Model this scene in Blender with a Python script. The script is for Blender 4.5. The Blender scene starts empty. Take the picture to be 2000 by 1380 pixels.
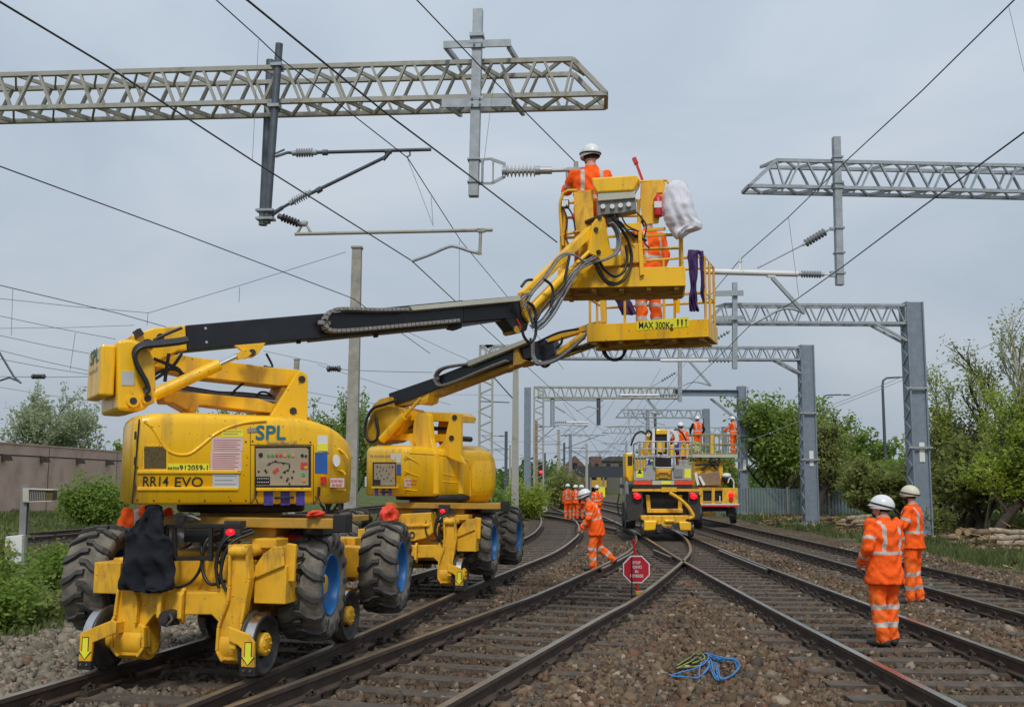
import bpy, math, random
import numpy as np
from mathutils import Vector, Matrix, noise
random.seed(7)
rng = np.random.default_rng(7)
C = bpy.context.scene.collection
R = math.radians
sc = bpy.context.scene
# ---------------------------------------------------------------- camera
EYE = Vector((0, 0, 1.86)); FPX = 2000.0
TH = math.atan(250/2000); RO = .006
_F = Vector((0, math.cos(TH), math.sin(TH))); _U = Vector((0, -math.sin(TH), math.cos(TH))); _R = Vector((1, 0, 0))
_r2 = _R*math.cos(RO)+_U*math.sin(RO); _u2 = _U*math.cos(RO)-_R*math.sin(RO); _R, _U = _r2, _u2
cam = bpy.data.cameras.new('camera'); cam.lens = 36.0; cam.sensor_width = 36.0; cam.clip_start = .1; cam.clip_end = 9000
camo = bpy.data.objects.new('camera', cam); C.objects.link(camo)
mw = Matrix.Identity(4)
for i in range(3):
    mw[i][0] = _R[i]; mw[i][1] = _U[i]; mw[i][2] = -_F[i]; mw[i][3] = EYE[i]
camo.matrix_world = mw
sc.camera = camo
# ---------------------------------------------------------------- world / sun / exposure
SUN_EL, SUN_AZ = 50, 178      # degrees; azimuth measured clockwise from +Y
w = bpy.data.worlds.new('World'); sc.world = w; w.use_nodes = True
nt = w.node_tree; nt.nodes.clear()
def wn(t, **k):
    n = nt.nodes.new(t)
    for a, b in k.items(): setattr(n, a, b)
    return n
sky = wn('ShaderNodeTexSky', sky_type='NISHITA'); sky.sun_disc = False
sky.sun_elevation = R(SUN_EL); sky.sun_rotation = R(SUN_AZ); sky.air_density = 1.2; sky.dust_density = 3.0
tc = wn('ShaderNodeTexCoord'); mp = wn('ShaderNodeMapping'); mp.inputs['Scale'].default_value = (1.0, 1.0, 2.6)
nz = wn('ShaderNodeTexNoise'); nz.inputs['Scale'].default_value = 2.2; nz.inputs['Detail'].default_value = 7; nz.inputs['Distortion'].default_value = .6; nz.inputs['Roughness'].default_value = .5
rp = wn('ShaderNodeValToRGB')
rp.color_ramp.elements[0].position = .34; rp.color_ramp.elements[0].color = (3.55, 4.2, 5.0, 1)
rp.color_ramp.elements[1].position = .68; rp.color_ramp.elements[1].color = (4.85, 5.4, 6.0, 1)
mx = wn('ShaderNodeMixRGB'); mx.inputs[0].default_value = .93
bg = wn('ShaderNodeBackground'); bg.inputs['Strength'].default_value = .1
wo = wn('ShaderNodeOutputWorld')
L = nt.links.new
L(tc.outputs['Generated'], mp.inputs[0]); L(mp.outputs[0], nz.inputs['Vector']); L(nz.outputs['Fac'], rp.inputs[0])
L(sky.outputs[0], mx.inputs[1]); L(rp.outputs[0], mx.inputs[2]); 
sep = wn('ShaderNodeSeparateXYZ'); L(tc.outputs['Generated'], sep.inputs[0]); el = wn('ShaderNodeMapRange'); el.interpolation_type = 'SMOOTHSTEP'
el.inputs[1].default_value = .02; el.inputs[2].default_value = .48; el.inputs[3].default_value = .80; el.inputs[4].default_value = 1.0; L(sep.outputs[2], el.inputs[0])
hv = wn('ShaderNodeHueSaturation'); L(mx.outputs[0], hv.inputs['Color']); L(el.outputs[0], hv.inputs['Value']); L(hv.outputs[0], bg.inputs[0]); L(bg.outputs[0], wo.inputs[0])
sl = bpy.data.lights.new('sun', 'SUN'); sl.energy = 1.5; sl.angle = R(10); sl.color = (1, .96, .9)
so = bpy.data.objects.new('sun', sl); C.objects.link(so)
_d = Vector((math.sin(R(SUN_AZ))*math.cos(R(SUN_EL)), math.cos(R(SUN_AZ))*math.cos(R(SUN_EL)), math.sin(R(SUN_EL))))
so.rotation_euler = _d.to_track_quat('Z', 'Y').to_euler(); so.location = (0, 0, 60)
vs = sc.view_settings
vs.view_transform = 'Standard'; vs.look = 'None'; vs.gamma = 1; vs.use_curve_mapping = False; vs.exposure = 0.42
sc.cycles.max_bounces = 6; sc.cycles.transparent_max_bounces = 8
# ---------------------------------------------------------------- measuring from the photograph
def ray(u, v):
    return _F+_R*((u-1000)/FPX)+_U*((690-v)/FPX)
def gz(u, v, z=0.0):
    d = ray(u, v); return EYE+d*((z-EYE.z)/d.z)
def gy(u, v, y):
    d = ray(u, v); return EYE+d*(y/d.y)
class Frame:
    """ground frame: origin o, x axis at angle a (from world X, counter-clockwise)"""
    def __init__(s, o, a):
        s.o = Vector(o).to_3d(); s.a = a
        s.M = Matrix.Translation(s.o)@Matrix.Rotation(a, 4, 'Z'); s.I = s.M.inverted()
    def hit(s, u, v, val, ax='y'):
        i = 'xyz'.index(ax)
        e = s.I@EYE; d = s.I.to_3x3()@ray(u, v)
        return e+d*((val-e[i])/d[i])
# ---------------------------------------------------------------- mesh builder
def frame_of(d, up=None):
    d = Vector(d).normalized()
    up = Vector(up) if up else Vector((0, 0, 1))
    if abs(d.dot(up)) > .98: up = Vector((0, 1, 0)) if abs(d.y) < .9 else Vector((1, 0, 0))
    s = d.cross(up).normalized(); return s, s.cross(d).normalized()
SPLIT = {'turret_hoses': 'hose', 'arm_hoses': 'hose', 'hydraulic_hoses': 'hose', 'jib_hoses': 'hose', 'jib_sleeved_hoses': 'sleeved_hose', 'cross_bar': 'cross_member', 'pipe_clamp': 'tube_clamp', 'post_clamp': 'clamp_plate', 'tower_pin': 'pin',
         'bolt': 'bolt_head', 'boom_lug': 'lug', 'door_hinge': 'hinge', 'lift_strut': 'strut',  'arm_cables': 'cable', 'white_hoses': 'white_hose', 'curved_hose': 'bent_hose', 'loose_hose': 'slack_hose', 'moulded_ledge': 'ledge', 'moulded_rib': 'rib', 'rail_gear_block': 'gear_block', 'console_socket': 'socket', 'gate_post': 'post', 'red_accumulator': 'accumulator', 'base_plinth': 'plinth', 'strap_band': 'band', 'black_pipes': 'pipe', 'cut_end': 'log_end'}
class MB:
    def __init__(s): s.v = []; s.f = []; s.m = []; s.s = []
    def add(s, vs, fs, m=0, sm=False):
        b = len(s.v); s.v += [tuple(v) for v in vs]
        for f in fs: s.f.append([b+i for i in f]); s.m.append(m); s.s.append(sm)
        return s
    def box(s, c, size, M=None, m=0):
        a, b, d = size[0]/2, size[1]/2, size[2]/2
        P = [Vector((x, y, z)) for x in (-a, a) for y in (-b, b) for z in (-d, d)]
        if M is not None: P = [M@p for p in P]
        c = Vector(c)
        return s.add([p+c for p in P], [(0, 1, 3, 2), (4, 6, 7, 5), (0, 4, 5, 1), (2, 3, 7, 6), (0, 2, 6, 4), (1, 5, 7, 3)], m)
    def bb(s, x0, x1, y0, y1, z0, z1, m=0):
        return s.box(((x0+x1)/2, (y0+y1)/2, (z0+z1)/2), (abs(x1-x0), abs(y1-y0), abs(z1-z0)), None, m)
    def beam(s, p, q, w, h, up=None, m=0):
        p = Vector(p); q = Vector(q); a, b = frame_of(q-p, up)
        vs = []
        for o in (p, q):
            for i, j in ((-1, -1), (1, -1), (1, 1), (-1, 1)): vs.append(o+a*(i*w/2)+b*(j*h/2))
        return s.add(vs, [(3, 2, 1, 0), (4, 5, 6, 7), (0, 1, 5, 4), (1, 2, 6, 5), (2, 3, 7, 6), (3, 0, 4, 7)], m)
    def hsec(s, p, q, w, h, t, up=None, m=0):
        p = Vector(p); q = Vector(q); a, b = frame_of(q-p, up)
        s.beam(p+b*(h/2-t/2), q+b*(h/2-t/2), w, t, up, m); s.beam(p-b*(h/2-t/2), q-b*(h/2-t/2), w, t, up, m)
        return s.beam(p, q, t, h-2*t-.001, up, m)
    def tube(s, pts, r, n=8, m=0, caps=True, sm=True):
        pts = [Vector(p) for p in pts]; k = len(pts)
        rs = r if isinstance(r, (list, tuple)) else [r]*k
        t0 = (pts[1]-pts[0]).normalized(); a, b = frame_of(t0)
        vs = []
        for i, p in enumerate(pts):
            t = (pts[min(i+1, k-1)]-pts[max(i-1, 0)]).normalized()
            a = (a-t*a.dot(t)).normalized(); b = t.cross(a)
            for j in range(n):
                g = 2*math.pi*j/n; vs.append(p+(a*math.cos(g)+b*math.sin(g))*rs[i])
        fs = [(i*n+j, i*n+(j+1) % n, (i+1)*n+(j+1) % n, (i+1)*n+j) for i in range(k-1) for j in range(n)]
        s.add(vs, fs, m, sm)
        if caps:
            s.add(vs[:n], [tuple(reversed(range(n)))], m); s.add(vs[-n:], [tuple(range(n))], m)
        return s
    def cyl(s, p, q, r, r2=None, n=16, m=0, sm=True):
        return s.tube([p, q], [r, r if r2 is None else r2], n, m, True, sm)
    def prism(s, poly, vec, m=0):
        poly = [Vector(p) for p in poly]; vec = Vector(vec); n = len(poly)
        vs = poly+[p+vec for p in poly]
        nn = Vector((0, 0, 0))
        for i in range(n): nn += poly[i].cross(poly[(i+1) % n])
        fl = nn.dot(vec) > 0
        fs = [tuple(range(n)), tuple(reversed(range(n, 2*n)))]+[(i, n+i, n+(i+1) % n, (i+1) % n) for i in range(n)]
        if fl: fs = [tuple(reversed(f)) for f in fs]
        return s.add(vs, fs, m)
    def lathe(s, prof, p0, ax, n=24, m=0, sm=True):
        """prof: list of (radius, distance along axis)"""
        p0 = Vector(p0); ax = Vector(ax).normalized(); a, b = frame_of(ax)
        vs = []
        for r, h in prof:
            for j in range(n):
                g = 2*math.pi*j/n; vs.append(p0+ax*h+(a*math.cos(g)+b*math.sin(g))*r)
        fs = [(i*n+j, i*n+(j+1) % n, (i+1)*n+(j+1) % n, (i+1)*n+j) for i in range(len(prof)-1) for j in range(n)]
        return s.add(vs, fs, m, sm)
    def ell(s, c, r, n=12, m=0, M=None, lo=-1.0):
        c = Vector(c); k = max(4, n//2); vs = []; fs = []
        r = r if isinstance(r, (tuple, list)) else (r, r, r)
        for i in range(k+1):
            ph = math.asin(max(-1, lo))+(math.pi/2-math.asin(max(-1, lo)))*i/k
            for j in range(n):
                g = 2*math.pi*j/n; p = Vector((r[0]*math.cos(ph)*math.cos(g), r[1]*math.cos(ph)*math.sin(g), r[2]*math.sin(ph)))
                vs.append(c+(M@p if M is not None else p))
        for i in range(k):
            for j in range(n): fs.append((i*n+j, i*n+(j+1) % n, (i+1)*n+(j+1) % n, (i+1)*n+j))
        return s.add(vs, fs, m, True)
    def loft(s, rings, m=0, sm=True, cap=True):
        n = len(rings[0]); vs = [p for r in rings for p in r]
        fs = [(i*n+j, i*n+(j+1) % n, (i+1)*n+(j+1) % n, (i+1)*n+j) for i in range(len(rings)-1) for j in range(n)]
        s.add(vs, fs, m, sm)
        if cap: s.add(rings[0], [tuple(reversed(range(n)))], m); s.add(rings[-1], [tuple(range(n))], m)
        return s
    def text(s, body, origin, xdir, updir, h, m=0, bold=0.0, depth=.004, shear=0, w=None, align='LEFT'):
        cu = bpy.data.curves.new('t', 'FONT'); cu.body = body; cu.size = h/.72; cu.offset = bold*h*1.2; cu.extrude = depth/2
        cu.shear = shear; cu.resolution_u = 3; cu.align_x = align
        o = bpy.data.objects.new('t', cu); C.objects.link(o)
        bpy.context.view_layer.update()
        me = o.to_mesh()
        xd = Vector(xdir).normalized(); ud = Vector(updir).normalized(); nn = xd.cross(ud)
        P = [v.co.copy() for v in me.vertices]; fs = [tuple(p.vertices) for p in me.polygons]
        o.to_mesh_clear(); bpy.data.objects.remove(o); bpy.data.curves.remove(cu)
        if not P: return s
        kx = 1.0
        if w:
            x0 = min(p.x for p in P); x1 = max(p.x for p in P); kx = w/(x1-x0)
        return s.add([Vector(origin)+xd*(p.x*kx)+ud*p.y+nn*(p.z+depth/2) for p in P], fs, m)
    def comps(s):
        par = list(range(len(s.v)))
        def fd(i):
            while par[i] != i: par[i] = par[par[i]]; i = par[i]
            return i
        seen = {}
        for i, v in enumerate(s.v):
            k = (round(v[0], 4), round(v[1], 4), round(v[2], 4))
            if k in seen: par[fd(i)] = fd(seen[k])
            else: seen[k] = i
        for f in s.f:
            a = fd(f[0])
            for b in f[1:]: par[fd(b)] = a
        out = {}
        for i, f in enumerate(s.f): out.setdefault(fd(f[0]), []).append(i)
        return list(out.values())
    def split(s, name, mats, parent, **k):
        r = None
        for fc in s.comps():
            m = MB(); mp = {}
            for i in fc:
                g = []
                for q in s.f[i]:
                    if q not in mp: mp[q] = len(m.v); m.v.append(s.v[q])
                    g.append(mp[q])
                m.f.append(g); m.m.append(s.m[i]); m.s.append(s.s[i])
            r = m.build(name, mats, parent, **k)
        return r
    def build(s, name, mats, parent=None, bevel=0, label=None, cat=None, group=None, kind=None, world=False, seg=2, smooth_angle=None):
        if name in SPLIT: return s.split(SPLIT[name], mats, parent, bevel=bevel)
        me = bpy.data.meshes.new(name)
        V = s.v
        if world and parent is not None:
            I = parent['_m'].inverted() if False else MATS[parent.name].inverted(); V = [tuple(I@Vector(v)) for v in V]
        me.from_pydata(V, [], s.f)
        if not isinstance(mats, (list, tuple)): mats = [mats]
        for m_ in mats: me.materials.append(m_)
        me.polygons.foreach_set('material_index', s.m); me.polygons.foreach_set('use_smooth', s.s)
        me.update()
        o = bpy.data.objects.new(name, me); C.objects.link(o)
        if parent is not None: o.parent = parent
        if bevel:
            b = o.modifiers.new('bevel', 'BEVEL'); b.width = bevel; b.segments = seg; b.limit_method = 'ANGLE'; b.angle_limit = R(40)
            b.harden_normals = False
        tag(o, label, cat, group, kind); return o
MATS = {}
def tag(o, label=None, cat=None, group=None, kind=None):
    if label: o['label'] = label
    if cat: o['category'] = cat
    if group: o['group'] = group
    if kind: o['kind'] = kind
    return o
def thing(name, label, cat, M=None, group=None, kind=None):
    o = bpy.data.objects.new(name, None); C.objects.link(o); o.empty_display_size = .3
    M = M if M is not None else Matrix.Identity(4)
    if isinstance(M, (Vector, tuple)): M = Matrix.Translation(Vector(M))
    o.matrix_world = M; MATS[o.name] = M.copy()
    return tag(o, label, cat, group, kind)
def copy_tree(o, M=None, label=None, parent=None):
    c = o.copy(); C.objects.link(c)
    if parent: c.parent = parent
    if M is not None: c.matrix_world = M; MATS[c.name] = M.copy()
    if label: c['label'] = label
    for ch in list(o.children): copy_tree(ch, None, None, c)
    return c
def interp(pts, step):
    """smooth curve (Catmull-Rom) through pts resampled every step metres"""
    P = [Vector(p) for p in pts]; P = [P[0]*2-P[1]]+P+[P[-1]*2-P[-2]]
    out = []
    for i in range(1, len(P)-2):
        a, b, c, d = P[i-1:i+3]
        n = max(2, int((c-b).length/(step*.25)))
        for k in range(n):
            t = k/n
            out.append(.5*((2*b)+(-a+c)*t+(2*a-5*b+4*c-d)*t*t+(-a+3*b-3*c+d)*t**3))
    out.append(P[-2])
    res = [out[0]]; acc = 0
    for i in range(1, len(out)):
        sg = (out[i]-out[i-1]).length
        while acc+sg >= step and sg > 0:
            t = (step-acc)/sg; q = out[i-1].lerp(out[i], t); res.append(q); out[i-1] = q; sg = (out[i]-q).length; acc = 0
        acc += sg
    return res
def sm(pts, n=6):
    """catmull-rom densify for cables and hoses"""
    P = [Vector(p) for p in pts]; P = [P[0]*2-P[1]]+P+[P[-1]*2-P[-2]]; out = []
    for i in range(1, len(P)-2):
        a, b, c, d = P[i-1:i+3]
        for k in range(n):
            t = k/n; out.append(.5*((2*b)+(-a+c)*t+(2*a-5*b+4*c-d)*t*t+(-a+3*b-3*c+d)*t**3))
    out.append(P[-2]); return out
# ---------------------------------------------------------------- materials
def mat(name, col, rough=.6, metal=0, var=.12, scale=6, bump=0, bscale=60, dirt=None, dirt_amt=0, dscale=3, spec=.5, attr=None, emit=None, es=1, coat=0, detail=4, streak=1, chips=0):
    m_ = bpy.data.materials.new(name); m_.use_nodes = True; t = m_.node_tree; N = t.nodes; K = t.links.new
    b = N['Principled BSDF']; b.inputs['Roughness'].default_value = rough; b.inputs['Metallic'].default_value = metal
    b.inputs['Specular IOR Level'].default_value = spec; b.inputs['Coat Weight'].default_value = coat
    co = N.new('ShaderNodeTexCoord')
    out = None
    base = N.new('ShaderNodeRGB'); base.outputs[0].default_value = (*col, 1); out = base.outputs[0]
    if attr:
        a = N.new('ShaderNodeAttribute'); a.attribute_name = attr
        mm = N.new('ShaderNodeMixRGB'); mm.blend_type = 'MULTIPLY'; mm.inputs[0].default_value = 1; K(out, mm.inputs[1]); K(a.outputs['Color'], mm.inputs[2]); out = mm.outputs[0]
    n1 = N.new('ShaderNodeTexNoise'); n1.inputs['Scale'].default_value = scale; n1.inputs['Detail'].default_value = detail; K(co.outputs['Object'], n1.inputs['Vector'])
    if var:
        h = N.new('ShaderNodeHueSaturation'); mr = N.new('ShaderNodeMapRange'); mr.inputs[1].default_value = .3; mr.inputs[2].default_value = .7
        mr.inputs[3].default_value = 1-var; mr.inputs[4].default_value = 1+var; K(n1.outputs['Fac'], mr.inputs[0]); K(mr.outputs[0], h.inputs['Value']); K(out, h.inputs['Color']); out = h.outputs[0]
    if dirt_amt:
        n2 = N.new('ShaderNodeTexNoise'); n2.inputs['Scale'].default_value = dscale; n2.inputs['Detail'].default_value = 8; n2.inputs['Roughness'].default_value = .65; mpp = N.new('ShaderNodeMapping'); mpp.inputs['Scale'].default_value = (1, 1, streak); K(co.outputs['Object'], mpp.inputs[0]); K(mpp.outputs[0], n2.inputs['Vector'])
        m2 = N.new('ShaderNodeMapRange'); m2.inputs[1].default_value = .5; m2.inputs[2].default_value = .72; m2.inputs[3].default_value = 0; m2.inputs[4].default_value = dirt_amt; K(n2.outputs['Fac'], m2.inputs[0])
        mi = N.new('ShaderNodeMixRGB'); K(m2.outputs[0], mi.inputs[0]); K(out, mi.inputs[1]); mi.inputs[2].default_value = (*dirt, 1); out = mi.outputs[0]
        rr = N.new('ShaderNodeMapRange'); rr.inputs[3].default_value = rough; rr.inputs[4].default_value = min(1, rough+.35); K(m2.outputs[0], rr.inputs[0]); K(rr.outputs[0], b.inputs['Roughness'])
    if chips:
        n4 = N.new('ShaderNodeTexNoise'); n4.inputs['Scale'].default_value = 26; n4.inputs['Detail'].default_value = 3; K(co.outputs['Object'], n4.inputs['Vector'])
        m4 = N.new('ShaderNodeMapRange'); m4.inputs[1].default_value = .68; m4.inputs[2].default_value = .71; m4.inputs[3].default_value = 0; m4.inputs[4].default_value = chips; K(n4.outputs['Fac'], m4.inputs[0])
        i4 = N.new('ShaderNodeMixRGB'); K(m4.outputs[0], i4.inputs[0]); K(out, i4.inputs[1]); i4.inputs[2].default_value = (.10, .06, .035, 1); out = i4.outputs[0]
    K(out, b.inputs['Base Color'])
    if bump:
        n3 = N.new('ShaderNodeTexNoise'); n3.inputs['Scale'].default_value = bscale; n3.inputs['Detail'].default_value = 5; K(co.outputs['Object'], n3.inputs['Vector'])
        bp = N.new('ShaderNodeBump'); bp.inputs['Strength'].default_value = bump; bp.inputs['Distance'].default_value = .02; K(n3.outputs['Fac'], bp.inputs['Height']); K(bp.outputs[0], b.inputs['Normal'])
    if emit: b.inputs['Emission Color'].default_value = (*emit, 1); b.inputs['Emission Strength'].default_value = es
    return m_
M_YEL = mat('yellow paint', (.93, .52, .006), .36, var=.05, scale=2, dirt=(.34, .20, .055), dirt_amt=.7, dscale=5, coat=.12, streak=.16, chips=.7)
M_YELD = mat('worn yellow paint', (.80, .43, .02), .5, var=.12, scale=5, dirt=(.14, .09, .045), dirt_amt=.7, dscale=7, bump=.1, streak=.4, chips=.8)
M_YELB = mat('rusty yellow steel', (.50, .28, .035), .55, var=.2, scale=5, dirt=(.10, .055, .025), dirt_amt=.9, dscale=5)
M_BLK = mat('black boom paint', (.008, .009, .014), .3, var=.2, scale=4, dirt=(.05, .045, .04), dirt_amt=.3, dscale=6)
M_BLKM = mat('matt black steel', (.013, .013, .014), .6, var=.3, scale=9, dirt=(.06, .05, .04), dirt_amt=.5)
M_RUB = mat('tyre rubber', (.050, .048, .046), .62, var=.25, scale=8, dirt=(.13, .115, .09), dirt_amt=.6, dscale=9, bump=.25)
M_RUBD = mat('dusty tyre carcass', (.18, .16, .13), .9, var=.3, scale=7, dirt=(.05, .046, .042), dirt_amt=.7, dscale=6, bump=.2)
M_HOSE = mat('black hose', (.014, .014, .016), .42, var=.2)
M_GHOSE = mat('grey sleeve', (.17, .175, .19), .5, var=.25, scale=20, bump=.2)
M_BLUE = mat('blue rim paint', (.012, .17, .48), .4, var=.12, dirt=(.1, .09, .07), dirt_amt=.3)
M_STL = mat('bright worn steel', (.55, .54, .52), .25, metal=1, var=.1, scale=12)
M_CHR = mat('chrome rod', (.8, .8, .8), .12, metal=1, var=0)
M_DST = mat('dark steel', (.05, .045, .042), .5, metal=.3, var=.3, scale=12)
M_GALV = mat('galvanised steel', (.33, .37, .40), .5, metal=.25, var=.16, scale=9, dirt=(.24, .25, .25), dirt_amt=.5, dscale=2)
M_GALB = mat('blue grey column steel', (.20, .245, .30), .55, metal=.15, var=.12, scale=5, dirt=(.2, .21, .21), dirt_amt=.4, dscale=2)
M_CREAM = mat('weathered cream paint', (.36, .36, .315), .65, var=.15, scale=4, dirt=(.12, .10, .055), dirt_amt=.75, dscale=4)
M_GDK = mat('dark galvanised steel', (.085, .10, .12), .5, metal=.3, var=.2, scale=8)
M_TRAY = mat('cream cable tray', (.50, .49, .40), .5, var=.08, dirt=(.2, .18, .12), dirt_amt=.4)
M_CHN = mat('grey cable chain', (.25, .24, .23), .6, var=.3, scale=40, bump=.5, bscale=70)
M_CONC = mat('weathered concrete', (.33, .315, .27), .85, var=.15, scale=6, bump=.3, bscale=40, dirt=(.12, .11, .09), dirt_amt=.6, dscale=2.5)
M_INS = mat('grey polymer insulator', (.23, .25, .27), .45, var=.1)
M_INSW = mat('white porcelain insulator', (.50, .52, .53), .35, var=.1)
M_INSB = mat('brown insulator', (.03, .022, .022), .4)
M_WHT = mat('white plastic', (.72, .72, .70), .4, var=.05, dirt=(.3, .28, .25), dirt_amt=.3)
M_HELW = mat('white helmet shell', (.74, .75, .76), .3, var=.03, dirt=(.4, .4, .38), dirt_amt=.2, dscale=12)
M_HELC = mat('cream helmet shell', (.66, .61, .46), .4, var=.05, dirt=(.3, .27, .2), dirt_amt=.4, dscale=12)
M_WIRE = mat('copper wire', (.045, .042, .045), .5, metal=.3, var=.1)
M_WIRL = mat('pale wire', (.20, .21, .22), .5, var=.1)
M_RUST = mat('rusted rail side', (.070, .046, .033), .8, var=.3, scale=5, bump=.3, bscale=80, dirt=(.035, .03, .03), dirt_amt=.7, dscale=3)
M_RTOP = mat('worn rail head', (.27, .215, .155), .38, metal=.55, var=.25, scale=3)
M_RTOPS = mat('polished rail head', (.46, .41, .35), .25, metal=.9, var=.2, scale=3)
M_SLP = mat('weathered timber sleeper', (.098, .078, .060), .9, var=.35, scale=4, bump=.6, bscale=30, dirt=(.05, .04, .03), dirt_amt=.8, dscale=5)
M_CHAIR = mat('rusty rail chair', (.045, .032, .024), .8, var=.3, scale=20)
M_ORG = mat('orange hi vis fabric', (1.0, .118, .008), .8, var=.05, scale=5, bump=.5, bscale=9, dirt=(.75, .075, .01), dirt_amt=.3, dscale=5, spec=.3)
M_ORG2 = mat('faded orange trousers', (1.0, .15, .010), .8, var=.14, scale=6, bump=.5, bscale=11, dirt=(.35, .11, .03), dirt_amt=.4, dscale=8)
M_REFL = mat('silver reflective tape', (.50, .46, .42), .5, var=.08)
M_SKIN = mat('skin', (.50, .26, .18), .55, var=.08, scale=10)
M_HAIR = mat('dark hair', (.022, .015, .011), .8, var=.2, scale=40)
M_BOOT = mat('dark leather boot', (.035, .034, .034), .6, var=.2, scale=14)
M_NAVY = mat('navy cloth', (.005, .006, .012), .9, var=.3, scale=6, bump=.4, bscale=14)
M_DKB = mat('strap black', (.012, .012, .014), .6)
M_RED = mat('red paint', (.55, .018, .02), .4, var=.1)
M_REDL = mat('red lamp lens', (.6, .01, .02), .3, var=0, emit=(1, .004, .012), es=1.0)
M_SGR = mat('sign red', (.52, .012, .03), .4, var=.05)
M_SGW = mat('sign white', (.78, .76, .74), .5, var=.03)
M_SIGY = mat('sign yellow', (.80, .78, .04), .5, var=.04)
M_LET = mat('black lettering', (.012, .012, .012), .5, var=0)
M_LETR = mat('red lettering', (.55, .06, .07), .5, var=0)
M_LETB = mat('teal blue lettering', (.012, .16, .24), .5, var=0)
M_LETG = mat('grey lettering', (.30, .28, .22), .5, var=0)
M_LETW = mat('white lettering', (.75, .74, .72), .5, var=0)
M_PAN = mat('beige control panel', (.36, .30, .20), .5, var=.08, scale=12)
M_STKP = mat('pale pink sticker', (.66, .50, .46), .5, var=.05)
M_STKG = mat('pale grey sticker', (.50, .52, .54), .5, var=.05)
M_STKB = mat('blue sticker', (.02, .10, .36), .5, var=.05)
M_PURP = mat('purple sticker', (.06, .045, .26), .5, var=.3, scale=40)
M_STRAP = mat('purple webbing', (.055, .02, .11), .8, var=.3, scale=12)
M_MESH = mat('brown radiator mesh', (.10, .07, .02), .7, var=.4, scale=60)
M_BAG = mat('translucent white sack', (.78, .77, .84), .7, var=.05, scale=3, bump=.6, bscale=5)
M_OBAG = mat('orange red cloth bag', (.80, .065, .025), .6, var=.15, scale=8, bump=.6, bscale=14)
M_ROPE = mat('blue rope', (.05, .22, .50), .6, var=.3, scale=40)
M_ROPY = mat('lime rope', (.26, .30, .07), .6, var=.3, scale=40)
M_ALU = mat('dull aluminium', (.42, .42, .41), .45, metal=.4, var=.12, dirt=(.2, .18, .15), dirt_amt=.5)
M_GRY = mat('grey painted steel', (.22, .22, .22), .5, var=.1, dirt=(.12, .1, .08), dirt_amt=.5)
M_WOOD = mat('cut log bark', (.17, .12, .08), .9, var=.3, scale=7, bump=.6, bscale=25)
M_WOODE = mat('cut log end', (.45, .30, .15), .8, var=.15)
M_BIRCH = mat('pale birch bark', (.42, .38, .31), .85, var=.35, scale=9)
M_BIRK = mat('patchy birch log bark', (.33, .27, .20), .85, var=.4, scale=7, bump=.5, bscale=20, dirt=(.08, .055, .035), dirt_amt=.95, dscale=6)
M_BARK = mat('dark bark', (.055, .042, .03), .9, var=.3, scale=6, bump=.6, bscale=20)
M_BARKL = mat('grey green bark', (.14, .13, .09), .9, var=.3, scale=6, bump=.5, bscale=20)
M_SHF = mat('galvanised fence sheet', (.17, .23, .25), .5, metal=.1, var=.14, scale=1.2)
M_BRICK = mat('red brown brick', (.15, .085, .065), .9, var=.2, scale=3)
M_PINK = mat('pinkish rendered wall', (.58, .40, .33), .9, var=.10, scale=1.0, bump=.25, bscale=25, dirt=(.20, .14, .11), dirt_amt=.45, dscale=.9)
M_STRN = mat('dark spout', (.045, .035, .03), .9)
M_GLS = mat('dark glass', (.02, .022, .025), .12, var=0)
M_CARD = mat('cardboard brown', (.26, .17, .10), .8, var=.12)
M_BAG.node_tree.nodes['Principled BSDF'].inputs['Transmission Weight'].default_value = .3
def leafmat(name, c0, c1):
    m_ = bpy.data.materials.new(name); m_.use_nodes = True; t = m_.node_tree; N = t.nodes; K = t.links.new
    b = N['Principled BSDF']; b.inputs['Roughness'].default_value = .6; b.inputs['Specular IOR Level'].default_value = .25
    a = N.new('ShaderNodeAttribute'); a.attribute_name = 'rnd'; r = N.new('ShaderNodeMixRGB'); r.inputs[1].default_value = (*c0, 1); r.inputs[2].default_value = (*c1, 1)
    K(a.outputs['Fac'], r.inputs[0]); K(r.outputs[0], b.inputs['Base Color'])
    tr = N.new('ShaderNodeBsdfTranslucent'); K(r.outputs[0], tr.inputs[0]); ms = N.new('ShaderNodeMixShader'); ms.inputs[0].default_value = .55
    K(b.outputs[0], ms.inputs[1]); K(tr.outputs[0], ms.inputs[2]); K(ms.outputs[0], N['Material Output'].inputs[0]); return m_
LF_MID = leafmat('mid green leaves', (0.135, 0.227, 0.041), (0.338, 0.454, 0.095))
LF_BRT = leafmat('bright green leaves', (0.202, 0.298, 0.041), (0.513, 0.595, 0.095))
LF_DRK = leafmat('dark green leaves', (0.054, 0.115, 0.027), (0.162, 0.257, 0.061))
LF_WIL = leafmat('grey green leaves', (.30, .37, .20), (.52, .58, .38))
LF_OLV = leafmat('olive leaves', (0.186, 0.233, 0.071), (0.405, 0.435, 0.142))
GRS = leafmat('grass blades', (.085, .115, .04), (.21, .25, .085))
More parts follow.
